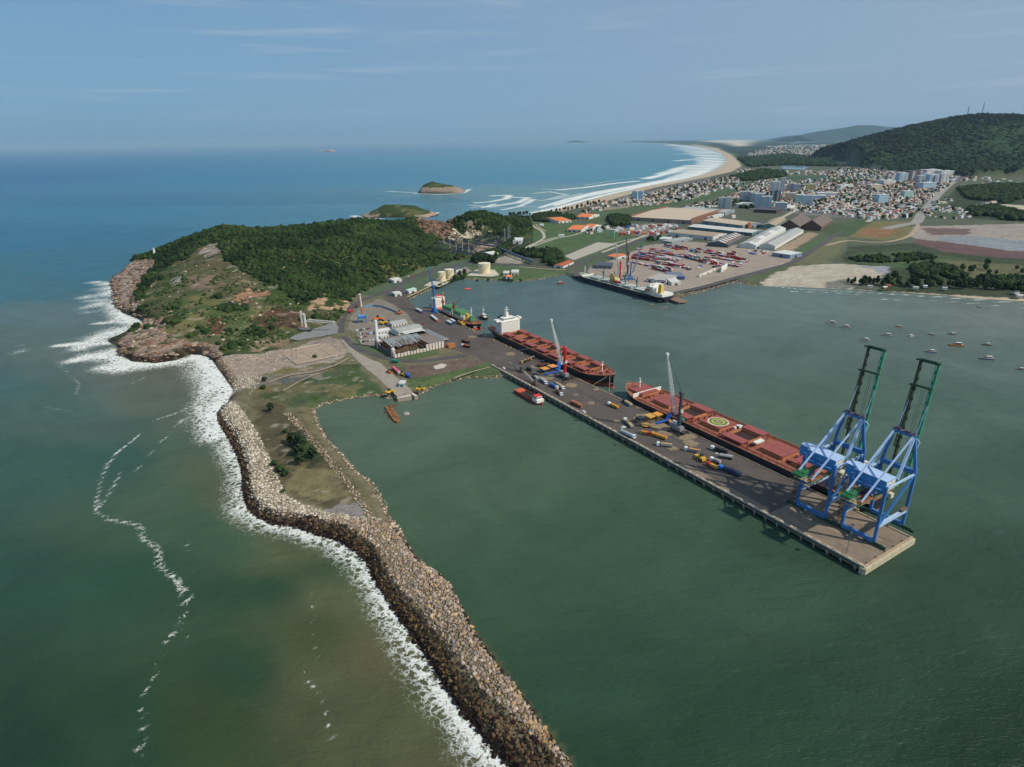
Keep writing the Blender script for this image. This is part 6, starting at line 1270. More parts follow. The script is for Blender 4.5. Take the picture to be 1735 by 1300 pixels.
for cab_, tail, cc, bc, lb, ld, kd in V: truck(cab_, tail, cc, bc, lb, ld, kd)
CARP = {}
def car(px, py, deg, col, label, group=None, z=G0, name='parked_car', cat='car'):
    key = col.name
    if key not in CARP:
        t = empty('parked_car', (0, 0, 0), 0)
        MB().box((0, 0, .35), (4.3, 1.8, .6)).build('body', col, t); c = MB().box((-.2, 0, .95), (2.5, 1.6, .55), 0, .75, .85).build('roof', col, t)
        MB().box((-.2, 0, 1.0), (2.56, 1.64, .3), 0, .85, .9).build('window', GLASS, t); wheels(t, [-1.3, 1.3], 1.75, .32); reg(t); CARP[key] = t; o = t
    else:
        o = copy_tree(CARP[key])
    x, y = A(px, py, G0); o.location = (x, y, z+.06); o.rotation_euler = (0, 0, R(deg)); tag(o, label, cat, group); return o
CC = {'white': TW, 'silver': pmat('car_silver', (190,192,194), .3, .4), 'black': pmat('car_black', (34,36,40), .3), 'red': TR, 'blue': TB, 'grey': pmat('car_grey', (110,112,114), .4)}
car(1056, 725.5, 20, CC['white'], 'white car beside the tan-loaded truck on the pier'); car(989, 699, -58, CC['white'], 'white car at the pier edge past the rust-brown trailer'); car(853.5, 625, -58, CC['white'], 'white car where the pier begins, by the left edge')
car(718, 548.5, 60, CC['red'], 'red vehicle on the quay road above the white offices'); car(692, 469, 30, CC['white'], 'white car on the shore road beside the tanks'); car(700, 468, 30, CC['red'], 'red car on the shore road beside the tanks')
q = random.Random(4)
for row, (x0, y0, x1, y1, n) in enumerate([(604,561,626,557,9),(608,567,634,565,9),(609,573,624,570,6),(612,580,636,577,9),(664,555,676,549,7),(648,560,662,558,6)]):
    for k in range(n):
        f = k/(n-1)
        if q.random() < .22: continue
        cn = q.choice(['white', 'white', 'silver', 'black', 'grey', 'red', 'blue', 'white', 'black'])
        car(x0+(x1-x0)*f, y0+(y1-y0)*f, 100+q.uniform(-4, 4), CC[cn], f'{cn} car in the {["farthest", "second", "short third", "nearest", "right-hand", "middle"][row]} row of the office car park', 'cars parked by the port offices')
def digger(px, py, rz, col, label, s=1.):
    x, y = A(px, py, G0); t = empty('wheel_loader', (x, y, G0+.03), rz, label, 'loader'); t.scale = (s,)*3
    MB().box((-1, 0, .9), (4.2, 2.6, 1.6)).build('body', col, t); MB().box((.2, 0, 2.5), (1.6, 1.7, 1.4)).build('cab', GLASS, t); MB().beam((1.2, .7, 1.6), (3.6, .7, 1.0), .35).beam((1.2, -.7, 1.6), (3.6, -.7, 1.0), .35).build('lift_arm', col, t)
    MB().prism([(3.4, -1.5), (4.6, -1.5), (4.6, 1.5), (3.4, 1.5)], .3, 1.4, [(3.4, -1.5), (5.0, -1.5), (5.0, 1.5), (3.4, 1.5)]).build('bucket', col, t); wheels(t, [-2.2, 1.4], 2.9, .85)
digger(1188, 780, QA+2.8, YEL, 'yellow and black wheel loader among the parked trucks', 1.3); digger(781, 549.5, QA, YEL, 'yellow loader at the quay edge beside the small cargo ship', 1.6); digger(640, 543, .4, ORG, 'orange excavator in the sandy yard', 1.7); digger(649, 549.5, 1., YEL, 'yellow excavator, left of two behind the white tower', 1.5); digger(659, 549, .2, YEL, 'yellow excavator, right of two behind the white tower', 1.4)
digger(676.5, 532, 1.3, ORG, 'ochre machine at the end of the blue fence', 1.3); digger(919, 621, .3, BROWN, 'brown grab machine beyond the two orange-filled hoppers', 1.6); digger(659.5, 667, .8, YEL, 'red and yellow machine at the landward side of the ramp foot', 1.2); digger(711, 661.5, .3, YEL, 'yellow machine on the small stone jetty', 1.1)
digger(681, 636, -.6, YEL, 'yellow tractor unit in front of the pink trailer', 1.1); digger(659, 632, -.6, ORG, 'small ochre machine at the top of the ramp', .9)
truck((696, 641), (686, 636), TB, TB, 'blue truck parked in front of the yellow tractor', None, 'flat')
# blue fence of the sandy yard
pts = [A(x, y, G0) for x, y in [(617,521),(632,519),(648,521),(662,526),(678,533)]]; t = empty('sheet_fence', pts[0]+(G0,), 0, 'curved pale blue sheet fence around the far side of the sandy yard', 'fence')
for i in range(4):
    a, b = pts[i], pts[i+1]; MB().beam((a[0]-pts[0][0], a[1]-pts[0][1], 1.2), (b[0]-pts[0][0], b[1]-pts[0][1], 1.2), .3, 2.4).build('fence_panel', pmat('fence_blue', (110,148,184), .7, var=.1), t)
# ---------------------------------------------------------------- sheds, warehouses, tanks
def frame3(a, b, c, z=G0):
    "rectangle from three ground corners: a->b front edge, c beyond a"
    p, q, r_ = [np.array(A(*k, z)) for k in (a, b, c)]; e = q-p; ln = float(np.linalg.norm(e)); e = e/ln; nrm = np.array((-e[1], e[0])); wd = float((r_-p)@nrm)
    ctr = p+e*ln/2+nrm*wd/2; return (float(ctr[0]), float(ctr[1])), math.atan2(e[1], e[0]), ln, abs(wd)
def shed(a, b, c, h, rise, wall, roof, label, name='warehouse', cat='warehouse', ridge='x', doors=3, group=None, extra=None, over=.4):
    ctr, rz, ln, wd = frame3(a, b, c); 
    if ridge == 'y': rz += math.pi/2; ln, wd = wd, ln
    t = empty(name, ctr+(G0,), rz, label, cat, group)
    w_ = MB(); w_.box((0, 0, 0), (ln, wd, h))
    if rise > 0:
        for s_ in (-1, 1): w_.add([(s_*ln/2, -wd/2, h), (s_*ln/2, wd/2, h), (s_*ln/2, 0, h+rise)], [(0, 1, 2)])
    w_.build('wall', wall, t)
    r_ = MB()
    if rise > 0:
        k = .25
        for s_ in (-1, 1):
            r_.add([(-ln/2-over, s_*(wd/2+over), h-.1), (ln/2+over, s_*(wd/2+over), h-.1), (ln/2+over, 0, h+rise+k), (-ln/2-over, 0, h+rise+k), (-ln/2-over, s_*(wd/2+over), h+.15), (ln/2+over, s_*(wd/2+over), h+.15), (ln/2+over, 0, h+rise+k+.25), (-ln/2-over, 0, h+rise+k+.25)],
                   [(3, 2, 1, 0), (4, 5, 6, 7), (0, 1, 5, 4), (2, 3, 7, 6), (1, 2, 6, 5), (3, 0, 4, 7)])
    else: r_.box((0, 0, h), (ln+.5, wd+.5, .35))
    ro = r_.build('roof', roof, t)
    d = MB()
    if doors:
        for k in range(doors): MB().box((-ln/2+ln*(k+.5)/doors, -wd/2-.05, .1), (min(5, ln/doors*.4), .12, h*.62)).build('door', pmat('door_dark', (62,66,70), .8), t)
        for s_ in (-1, 1): MB().box((s_*(ln/2+.05), 0, .1), (.12, min(7, wd*.3), h*.62)).build('door', MATS['door_dark'], t)
    if extra: extra(t, ro, ln, wd, h, rise)
    return t
WALLW = pmat('wall_white', (212,212,204), .8, var=.1, scale=.3, rust=(150,130,110), rusta=.02, streak=True); WALLG = pmat('wall_grey', (138,150,154), .8, var=.12, scale=.2); WALLT = pmat('wall_teal', (96,122,124), .8, var=.12, scale=.2); BRICK = pmat('old_brick', (132,92,78), .9, var=.2, scale=.3)
RFC = pmat('roof_cream', (198,178,152), .8, var=.08, scale=.08); RFG = pmat('roof_grey', (168,168,160), .7, var=.12, scale=.1); RFP = pmat('roof_pale', (206,204,194), .7, var=.1, scale=.1); RFT = pmat('roof_terracotta', (176,92,58), .85, var=.2, scale=.4); RFB = pmat('roof_brown', (112,98,90), .85, var=.15, scale=.1); RFO = pmat('roof_orange', (222,128,72), .8, var=.12, scale=.2); RFD = pmat('roof_dark', (84,86,92), .8, var=.15)
RFTAN = pmat('roof_tan', (170,152,126), .8, var=.12, scale=.1)
def stripes(mat, n, wfrac=.5):
    def f(t, ro, ln, wd, h, rise):
        for k in range(n):
            x = -ln/2+ln*(k+.5)/n
            for s_ in (-1, 1):
                w2 = ln/n*wfrac; z0, z1 = h+.2, h+rise+.52; MB().add([(x-w2/2, s_*wd/2, z0), (x+w2/2, s_*wd/2, z0), (x+w2/2, s_*.3, z1), (x-w2/2, s_*.3, z1)], [(0, 1, 2, 3) if s_ < 0 else (3, 2, 1, 0)]).build('roof_strip', mat, ro)
    return f
def endparapet(t, ro, ln, wd, h, rise):
    for s_ in (-1, 1): MB().box((s_*ln/2, 0, 0), (.8, wd+.6, h+rise+1.5)).build('gable_parapet', BRICK, t)
shed((1069,374),(1171,380),(1082,355), 10, 4, pmat('wall_dust', (150,138,126), .9, var=.2), RFC, 'long cream-roofed brick warehouse with red-brown gable walls', extra=endparapet, doors=4)
shed((1189,379.5),(1258,388.5),(1193,372.5), 9, 4, WALLG, RFC, 'cream-roofed grey warehouse between the brick one and the orange chimney', doors=4)
shed((1165,388.7),(1274,400),(1168,383.5), 7, 2.5, WALLT, RFP, 'longest low shed with teal-grey wall and pale roof', doors=5)
shed((1135,400.5),(1207.5,408),(1140,393.5), 9, 3.5, WALLW, RFTAN, 'tan-roofed white shed with two dark doorways behind the container yard', doors=3)
shed((1233,420),(1262,404.5),(1203,415), 6, 6, pmat('wall_slate', (76,88,100), .8), RFB, 'slate-blue shed with brown and white striped roof', extra=stripes(RFP, 7, .4), doors=0)
shed((1280,422),(1331,392),(1255,418.5), 7, 5, WALLW, RFP, 'pale stepped-roof shed, left of the twin grey sheds', extra=stripes(RFG, 3, .6), doors=0)
shed((1312.5,423.5),(1361,395),(1287,421), 7, 4.5, WALLW, RFG, 'grey-roofed long shed, right of the twin grey sheds', doors=0)
shed((1308,434),(1338,438.5),(1313,428), 7, 0, pmat('wall_blue_grey', (130,144,164), .8), WALLW, 'small blue-grey and white box building at the yard corner', doors=1)
shed((1353,391),(1372,378),(1320,389.5), 9, 15, pmat('wall_brown', (110,82,72), .9, var=.2), RFB, 'left of two big steep brown-roofed barns', doors=0, over=3); shed((1390,391.5),(1408,379),(1358,390), 9, 15, MATS['wall_brown'], RFB, 'right of two big steep brown-roofed barns', doors=0, over=3)
shed((1268,384),(1290,386.5),(1275,377), 7, 2.5, WALLT, RFD, 'small teal shed beside the orange chimney', doors=2); shed((1313,388),(1331,376),(1292,386), 8, 4, pmat('wall_sage', (120,142,130), .8), RFTAN, 'tan-roofed sage shed left of the steep barns', doors=0)
shed((1277,360),(1315,362),(1280,356), 9, 0, pmat('wall_dark', (86,74,70), .9), RFD, 'dark flat hall at the edge of the town', doors=4); shed((1172,363),(1228,366),(1176,357), 9, 3, WALLG, RFG, 'long grey hall behind the brick warehouse', doors=4)
shed((1150,358),(1172,359.5),(1153,353), 7, 3, WALLW, RFG, 'short white hall at the left end of the grey hall', doors=1); shed((1196,373),(1218,366),(1203,374), 7, 0, WALLW, RFP, 'row of small white sheds with stepped roofs', doors=4)
shed((1246,351),(1266,352.5),(1250,347), 10, 3, WALLW, RFP, 'white hall with bright roof in front of the tower blocks', doors=1); shed((1312,356),(1328,357),(1315,351), 9, 3, WALLW, WALLW, 'bright white hall right of the dark flat hall', doors=1)
shed((1122,412),(1138,414),(1130,402), 5, 0, WALLG, RFG, 'low grey canopy building at the yard gate', doors=1); shed((1112,408),(1134,409),(1118,404), 4, 0, WALLW, RFP, 'low white annex by the road at the yard gate', doors=0)
shed((1095,478),(1128,482),(1105,468), 5.5, 0, WALLW, pmat('roof_quay_grey', (176,170,160), .8), 'white quay office with blue trim and grey roof', doors=3, extra=lambda t, ro, ln, wd, h, r_: MB().box((0, -wd/2-.3, h-.8), (ln+.6, .3, .9)).build('blue_trim', pmat('trim_blue', (40,66,150), .6), t))
shed((1133,474),(1160,474),(1140,466), 5, 0, pmat('shed_blue', (56,84,150), .7), pmat('roof_blue_grey', (112,120,134), .8), 'blue-fronted shed right of the quay office', doors=2); shed((1138,484),(1153,483),(1142,476), 4.5, 2, WALLW, RFP, 'small white shed in front of the blue-fronted shed', doors=1)
shed((1007,455),(1036,456),(1012,449), 5, 0, pmat('shed_slate', (96,112,124), .8), RFD, 'low slate shed beside the far quay entrance', doors=4)
shed((1029,437),(1044,440),(1034,430), 4, 2, WALLW, RFO, 'little orange-roofed gatehouse by the port road', name='house', cat='house', doors=1); shed((954,455),(972,447),(956,446), 4, 1.5, WALLW, RFT, 'red-roofed white gatehouse beside the dark tree', name='house', cat='house', doors=1)
shed((1185,470),(1213,458),(1187,468), 3.5, 0, WALLW, RFP, 'long thin white shed row along the yard fence', doors=3); shed((1222,462),(1232,455),(1224,459), 6, 3, WALLW, WALLW, 'small bright white tent at the end of the yard fence', name='tent', cat='tent', doors=0)
shed((869,413.5),(884,413.5),(871,408), 7, 0, WALLW, WALLW, 'white box building with dark opening beside the quarry', doors=1); shed((831,437),(845,434.5),(837,430), 6, 2.5, WALLT, RFP, 'pale grey-roofed shed among the dark trees behind the tanks', doors=1)
shed((773,462),(786,459.5),(775,456), 5, 2, WALLW, RFD, 'dark-roofed white house beside the small tanks', name='house', cat='house', doors=1)
shed((853,467),(862,467),(854,463), 4, 1.5, WALLW, RFP, 'white-roofed hut on the grass right of the big tank', name='hut', cat='hut', doors=1); shed((866,467),(878,467),(868,462), 5, 0, pmat('wall_cream', (206,196,178), .8), RFP, 'cream flat hut on the grass near the small landing', name='hut', cat='hut', doors=2); shed((857,473),(867,473),(858,469.5), 3.5, 1.5, WALLW, RFO, 'orange-roofed hut at the water right of the big tank', name='hut', cat='hut', doors=1)
shed((693,498),(706,494),(696,493), 4, 1.5, WALLW, pmat('roof_sage', (168,196,180), .8), 'pale green-roofed hut at the head of the basin', name='hut', cat='hut', doors=1); shed((670,503),(681,501),(672,498), 4, 1.2, WALLW, RFP, 'white hut at the junction by the head of the basin', name='hut', cat='hut', doors=1); shed((668,480),(681,477),(670,474), 4, 1.5, WALLW, RFP, 'white house against the wooded slope above the junction', name='house', cat='house', doors=1)
shed((676,656),(685,656),(677,650), 3.2, 0, pmat('kiosk_teal', (150,186,190), .7), RFP, 'pale blue-green kiosk beside the ramp', name='kiosk', cat='kiosk', doors=1)
shed((676,570),(716,561),(671,563), 5.2, 1.5, WALLW, RFG, 'two-storey white office with dark windows above the ruined warehouse', name='office', cat='office', doors=0, extra=lambda t, ro, ln, wd, h, r_: [MB().box((-ln/2+ln*(k+.5)/9, -wd/2-.05, 2.6), (1.8, .12, 1.3)).build('window', GLASS, t) for k in range(9)])
shed((690,573),(722,566),(686,567), 4, 0, WALLW, RFP, 'low white office with pale roof between the two-storey office and the ruin', name='office', cat='office', doors=4); shed((665,555),(690,550),(662,550), 3.8, 1.2, WALLW, RFG, 'long low white office nearest the quay road', name='office', cat='office', doors=5)
shed((640,568),(662,564),(637,563), 3.4, 1.2, WALLW, RFP, 'white office with jagged roof beside the car park', name='office', cat='office', doors=4); shed((645,575),(659,572),(643,571), 3, 0, WALLW, RFP, 'short white office just right of the white tower', name='office', cat='office', doors=3)
for a, b, c, lb in [((947,379),(968,377),(944,371),'orange-roofed barrack nearest the pine belt'),((976,371),(998,372),(980,365),'orange-roofed barrack on the right, behind the other two'),((961,393),(985,394),(972,385),'big orange-roofed hall at the front of the three'),((990,388),(1004,389),(993,384),'small red-roofed house beside the orange-roofed hall')]:
    shed(a, b, c, 6, 4.5, WALLW, RFO if 'orange' in lb else RFT, lb, name='barrack', cat='building', doors=3)
shed((1004,387),(1018,388),(1006,384), 5, 0, WALLG, RFP, 'grey flat building right of the orange-roofed hall', name='house', cat='house', doors=2); shed((914,383.5),(921,383.5),(915,382), 4, 0, WALLW, WALLW, 'tiny white hut alone on the round lawn', name='hut', cat='hut', doors=0); shed((946,401.5),(956,401.5),(947,400), 3.5, 0, WALLW, RFP, 'small pale hut on the big lawn', name='hut', cat='hut', doors=0)
# pale green tower block and chimney
def block(px, py, w_, d_, h, wall, roof, label, rz=.2, floors=None, name='apartment_block', cat='apartment block', group=None, bal=None):
    x, y = A(px, py, G0); t = empty(name, (x, y, G0), rz, label, cat, group); MB().box((0, 0, 0), (w_, d_, h)).build('wall', wall, t); MB().box((0, 0, h), (w_+.3, d_+.3, .5)).box((w_*.1, 0, h+.5), (w_*.35, d_*.4, 2.6)).build('roof', roof, t)
    n = floors or max(3, int(h/3))
    for k in range(n):
        g = MB(); z = 1.3+k*h/n; nn = max(2, int(w_/4)); nd = max(2, int(d_/4))
        for j in range(nn):
            for s_ in (-1, 1): g.box((-w_/2+w_*(j+.5)/nn, s_*(d_/2+.04), z), (1.9, .12, 1.3))
        for j in range(nd):
            for s_ in (-1, 1): g.box((s_*(w_/2+.04), -d_/2+d_*(j+.5)/nd, z), (.12, 1.9, 1.3))
        g.build('window_row', GLASS, t)
    if bal: MB().box((-w_/2+w_*.25, -d_/2-.5, 1), (w_*.16, 1.0, h-1.5)).box((w_/2-w_*.25, -d_/2-.5, 1), (w_*.16, 1.0, h-1.5)).build('balcony_stack', bal, t)
    return t
block(1037.5, 403, 9, 7, 18, pmat('wall_mint', (150,200,160), .8), WALLW, 'slim pale green tower beside the port road', -.3); 
x, y = A(1268.5, 388, G0); t = empty('brick_chimney', (x, y, G0), 0, 'stout orange-brick chimney among the warehouses', 'chimney'); MB().box((0, 0, 0), (7, 7, 16), 0, .8, .8).build('shaft', pmat('brick_orange', (206,112,66), .85, var=.15), t)
WC = {'white': pmat('plaster_white', (222,222,216), .8, var=.05), 'blue-white': pmat('plaster_bluewhite', (176,204,216), .8, var=.05), 'grey': pmat('plaster_grey', (176,180,184), .8, var=.08), 'brown': pmat('plaster_brown', (116,100,98), .8, var=.1), 'beige': pmat('plaster_beige', (206,188,158), .8, var=.08), 'mint': pmat('plaster_mint', (172,206,196), .8, var=.08), 'yellow': pmat('plaster_yellow', (206,190,120), .8, var=.08)}
for px, py, w_, h, cn, lb in [(1222,353,22,34,'white','white twin tower block standing left of the town centre'),(1233,354,20,36,'white','white twin tower block with grey stripes, next to its lower twin'),(1257,343,20,36,'white','slim white block behind the dark grove'),(1265,345,26,40,'grey','grey block with a white flank left of the brown block'),(1275,346,20,38,'grey','narrow grey block just left of the brown block'),
 (1284,352,30,44,'blue-white','pale blue and white block in front of the brown block'),(1297,355,30,40,'blue-white','second pale blue and white block, to the right of the first'),(1312,333,34,54,'white','tallest white block with domed top in the town centre'),(1324,328,18,60,'white','slimmest white tower behind the tallest block'),(1312,343,34,38,'brown','dark brown block in the town centre'),
 (1338,340,34,26,'beige','beige broad block right of the brown block'),(1322,358,34,26,'grey','low grey-white block below the brown block'),(1367,349,34,34,'blue-white','pale turquoise block alone at the right of the centre'),(1354,346,30,30,'mint','mint block beside the pale turquoise one'),(1340,325,30,34,'grey','dark grey block behind the centre'),(1350,326,26,32,'grey','second dark grey block behind the centre'),
 (1372,322,34,24,'yellow','yellow-green block in the back of the town'),(1526,309,44,44,'blue-white','pale blue block, left of the brown slab near the hill'),(1545,308,80,52,'brown','wide brown slab block near the foot of the hill'),(1558,310,36,34,'grey','grey block right of the brown slab'),(1568,309,44,42,'blue-white','light blue block, second right of the brown slab'),
 (1577,311,44,40,'blue-white','light blue block, third right of the brown slab'),(1586,311,44,38,'grey','lilac-grey block, fourth right of the brown slab'),(1596,311,36,46,'white','white block farthest right near the avenue end'),(1492,343,36,26,'blue-white','pale blue block amid the red roofs'),(1535,334,34,22,'mint','turquoise block near the avenue'),
 (1568,320,60,26,'blue-white','broad pale blue block at the far end of the avenue'),(1480,322,50,22,'beige','beige block in the back rows of the town'),(1430,320,60,16,'white','large white shed-like block in the back rows'),(1400,333,70,14,'white','long white supermarket hall in the town'),(1385,338,50,14,'blue-white','long pale hall beside the supermarket'),
 (1075,338,20,30,'blue-white','twin-striped blue-white block near the beach, left half'),(1085,339,18,32,'blue-white','twin-striped blue-white block near the beach, right half'),(1502,313,60,20,'white','white hall below the far hillside'),(1575,296,90,28,'white','largest white building at the foot of the hill'),(1600,297,80,24,'white','second white building at the foot of the hill')]:
    block(px, py, w_, w_*.7, h, WC[cn], WALLW if cn != 'brown' else RFD, lb, rz=-.35 if px < 1420 else .1, floors=max(3, int(h/5)), bal=WC['grey'] if h > 32 else None)
# storage tanks
for px, py, r_, h, lb in [(820.5,464,10.6,16.5,'biggest of three cream storage tanks, alone on its white pad'),(748.4,477,6.4,14.5,'small cream storage tank, the nearest of the pair'),(761,472.5,7.6,14.5,'cream storage tank just behind the small one')]:
    x, y = A(px, py, G0); y += r_*.8; t = empty('storage_tank', (x, y, G0), 0, lb, 'storage tank', 'cream tanks'); MB().lathe((0, 0, 0), [(r_, 0), (r_, h)], 40).build('shell', CRM, t, smooth=False); MB().lathe((0, 0, h), [(r_+.2, 0), (r_+.2, .35), (r_*.5, .9), (.4, 1.2)], 40).build('roof', pmat('tank_roof', (222,214,186), .7, var=.06), t)
    g = MB()
    for k in range(22): a = -2.2+k*.07; g.box(((r_+.5)*math.cos(a), (r_+.5)*math.sin(a), .4+k*h/22), (.9, .9, .15))
    g.beam(((r_+.9)*math.cos(-2.2), (r_+.9)*math.sin(-2.2), 1.2), ((r_+.9)*math.cos(-.7), (r_+.9)*math.sin(-.7), h), .12); g.build('stair', GREY, t)
# ruined warehouse
ctr, rz, ln, wd = frame3((668,607),(753,588.5),(646,585.5)); t = empty('ruined_warehouse', ctr+(G0,), rz, 'roofless ruined white warehouse with collapsed rusty roof beside the loop road', 'warehouse'); h = 7.5
RUIN = pmat('ruin_plaster', (216,204,192), .9, var=.15, scale=.6, rust=(150,98,74), rusta=.15); RUIND = pmat('ruin_dark', (96,92,90), .9, var=.35, scale=.6, rust=(140,92,66), rusta=.3)
q = random.Random(3); n = 16; g = MB()
for k in range(n):
    x0 = -ln/2+ln*k/n; hh = h if k > 9 else h*q.uniform(.45, .62); g.box((x0+ln/n/2, -wd/2, 0), (ln/n-.9, .4, hh)); 
wf = g.build('front_wall', RUIN, t); g = MB()
for k in range(n+1):
    x0 = -ln/2+ln*k/n; g.box((x0, -wd/2-.1, 0), (.7, .8, h if k > 8 or q.random() < .4 else h*.65))
g.build('pilasters', RUIND, t)
g = MB(); g.box((-ln/2, 0, 0), (.5, wd-6, h*.8)).box((ln/2, 0, 0), (.5, wd-1, h)).box((0, wd/2, 0), (ln-1.2, .5, h)); g.build('side_walls', RUIND, t)
g = MB()
for k in range(6):   # sagging grey roof bays
    a = -ln/2+6+k*ln*.115; z0, z1 = h+q.uniform(-.5, .8), h+q.uniform(1.2, 2.6); g.add([(a, -wd*.12, z0-1.6), (a+ln*.11, -wd*.12, z0-2), (a+ln*.11, wd*.28, z1), (a, wd*.28, z1)], [(0, 1, 2, 3)])
g.build('sagging_roof', pmat('old_sheet', (132,140,138), .7, var=.25, scale=.5, rust=(130,96,74), rusta=.1), t)
g = MB(); g.box((0, wd*.38, h), (ln, wd*.24, .3)).box((ln*.34, 0, h), (ln*.30, wd*.98, .3)); g.build('back_roof', pmat('ruin_roof', (130,118,110), .9, var=.3, scale=.4, rust=(160,120,90), rusta=.2), t)
g = MB()
for k in range(22):
    x0 = -ln/2+2+k*(ln-4)/22; g.beam((x0, -wd/2+.6, h*.75+q.uniform(-1, 1.2)), (x0+q.uniform(-1.5, 1.5), wd*.3, h+q.uniform(-.6, 1.8)), .35)
g.build('roof_beams', pmat('beam_rust', (140,96,72), .9, var=.3), t)
g = MB()
for k in range(60): g.box((q.uniform(-ln/2+2, ln/2-2), q.uniform(-wd/2+1.5, wd/2-2), 0), (q.uniform(.6, 2.6), q.uniform(.6, 2.4), q.uniform(.5, 4)), q.random()*3)
o = g.build('fallen_debris', pmat('debris', (150,112,90), .95, var=.4, scale=.7), t); o['kind'] = 'stuff'
MB().lathe((-ln/2+1.5, -wd/2+5, 0), [(2.2, 0), (2.2, h+1), (1.4, h+2.4), (.2, h+2.8)], 12).build('end_silo', RUIN, t); MB().lathe((-ln/2+1.5, wd/2-8, 0), [(2.2, 0), (2.2, h+1), (1.4, h+2.4), (.2, h+2.8)], 12).build('end_silo', RUIN, t)
g = MB(); g.gable((ln/2+5, 2, 0), wd*.9, 9, 6.5, 9.5, math.pi/2); g.build('lean_to_roof', pmat('leanto_grey', (160,162,156), .7, var=.12), t); MB().box((ln/2+5, -wd*.2, 0), (8, wd*.4, 4.5)).build('lean_to', RUIND, t)
MB().box((ln/2+6, -wd/2-4, 0), (9, 6, 4)).build('rusty_annex', pmat('annex_rust', (170,110,66), .85, var=.3), t)
# broken floor slabs of the demolished halls on the rubble flat
ctr, rz, ln, wd = frame3((502,618),(582,601),(490,594)); t = empty('foundation_ruins', ctr+(4.0,), rz, 'low broken foundation walls and floor slabs on the rubble flat', 'ruins')
MB().box((0, 0, .3), (ln, wd, .35)).build('floor_slab', pmat('broken_slab', (166,144,124), .95, var=.25, scale=.3, rust=(110,116,72), rusta=.15), t)
for k in range(3): MB().box((-ln/2+ln*k/2.6, -wd*.1, .66), (.5, wd*.6, .5)).build('cross_wall', CONCL, t)
for s_ in (-1, 1): MB().box((0, s_*wd/2, .66), (ln*.8, .5, .6)).build('long_wall', CONCL, t)
# landing of the ramp: two small stone arms
for a, b, w_, lb in [((672,672),(696,668),7,'concrete landing block at the foot of the ramp'),((683,664),(692,662),3.4,'left arm of the small stone jetty'),((692,661.5),(705,670),3.2,'right arm of the small stone jetty')]:
    c, a_, l = hd(a, b); t = empty('landing_stage', (c[0], c[1], 0), a_, lb, 'jetty'); MB().box((0, 0, -1), (l, w_, 4.6)).build('quay_block', CONC, t); MB().box((0, 0, 3.604), (l-.6, w_-.6, .08)).build('top_slab', CONCL, t)
# far pier stub
c, a_, l = hd((1118,498),(1158,511)); t = empty('pier', (c[0], c[1], 0), a_, 'short brown piled pier stub past the stern at the far quay', 'pier'); MB().box((0, 0, 2.8), (l, 16, 1.2)).build('deck', pmat('stub_brown', (140,112,90), .9, var=.2), t)
for k in range(9):
    for y in (-7, 7): MB().tube((-l/2+2+k*(l-4)/8, y, -2), (-l/2+2+k*(l-4)/8, y, 2.8), .5, n=6).build('pile', MATS['pile_concrete'], t)
# concrete pad near the dirt field
sheet('slab', [(734,621),(748,616),(758,618),(752,624),(738,626)], G0, CONCL, 4.25, jit=.4)
# lighthouse
b_ = SH([(262,431)])[0]; z = float(ztest(*b_)[0]); t = empty('lighthouse', (b_[0], b_[1], z-.5), 0, 'small white lighthouse on the seaward end of the headland', 'lighthouse')
MB().lathe((0, 0, 0), [(2.6, 0), (1.7, 9), (2.1, 9.4)], 12).build('tower', WHITE, t); MB().lathe((0, 0, 9.4), [(1.1, 0), (1.1, 1.6), (1.3, 1.8), (.1, 2.8)], 10).build('lantern', WHT, t)
b_ = SH([(382,382)])[0]; t = empty('hut', (b_[0], b_[1], float(ztest(*b_)[0])+2.5), .3, 'tiny white hut on the summit of the headland', 'hut'); MB().box((0, 0, 0), (6, 4, 3)).build('wall', WHITE, t); MB().gable((0, 0, 0), 6, 4, 3.003, 4.4, 0, .3).build('roof', RFG, t)
# wind fence posts round the coal yard
for i, (px, yt, yb) in enumerate([(741,402,411),(752,403,418),(762.5,404,420.5),(773,405,423.6),(784,405.5,425.5),(794.7,406,429.6)]):
    x, y = A(px, yb, G0); o = MB().tube((0, 0, 0), (0, 0, 26), .55, .4, 8).box((0, 0, 0), (1.6, 1.6, .6)).build('fence_post', pmat('post_pale', (176,182,188), .7), loc=(x, y, G0)); tag(o, f'tall pale net post, {["first", "second", "third", "fourth", "fifth", "sixth"][i]} from the left before the coal yard', 'post', 'net posts round the coal yard')
for i, (px, yt, yb) in enumerate([(855.5,388,413),(861,379,409),(864,377,405),(837,376,386),(846,374,384),(852,377,388)]):
    x, y = A(px, yb, G0); o = MB().tube((0, 0, 0), (0, 0, 34 if i < 3 else 18), .6, .45, 8).build('fence_post', MATS['post_pale'], loc=(x, y, G0 if i < 3 else G0+14)); tag(o, f'tall pale net post {["nearest", "middle", "far"][i % 3]} at the right {"edge" if i < 3 else "back"} of the coal yard', 'post', 'net posts round the coal yard')
def conv(p, q, z0, z1, label):
    a, b = A(*p, z0), A(*q, z1); t = empty('belt_conveyor', (a[0], a[1], 0), 0, label, 'conveyor'); d = (b[0]-a[0], b[1]-a[1]); MB().beam((0, 0, z0), (d[0], d[1], z1), 3.2, 2.6).build('gallery', pmat('gallery_blue', (66,88,120), .7, var=.15), t)
    for k in range(5): f = (k+.5)/5; MB().beam((d[0]*f, d[1]*f, 3), (d[0]*f, d[1]*f, z0+(z1-z0)*f-1.3), .8).build('trestle', DARKM, t)
conv((848,421), (903,444), 12, 9, 'long dark blue conveyor gallery descending past the trees'); conv((802,412), (840,418), 12, 13, 'short blue conveyor gallery at the coal yard')
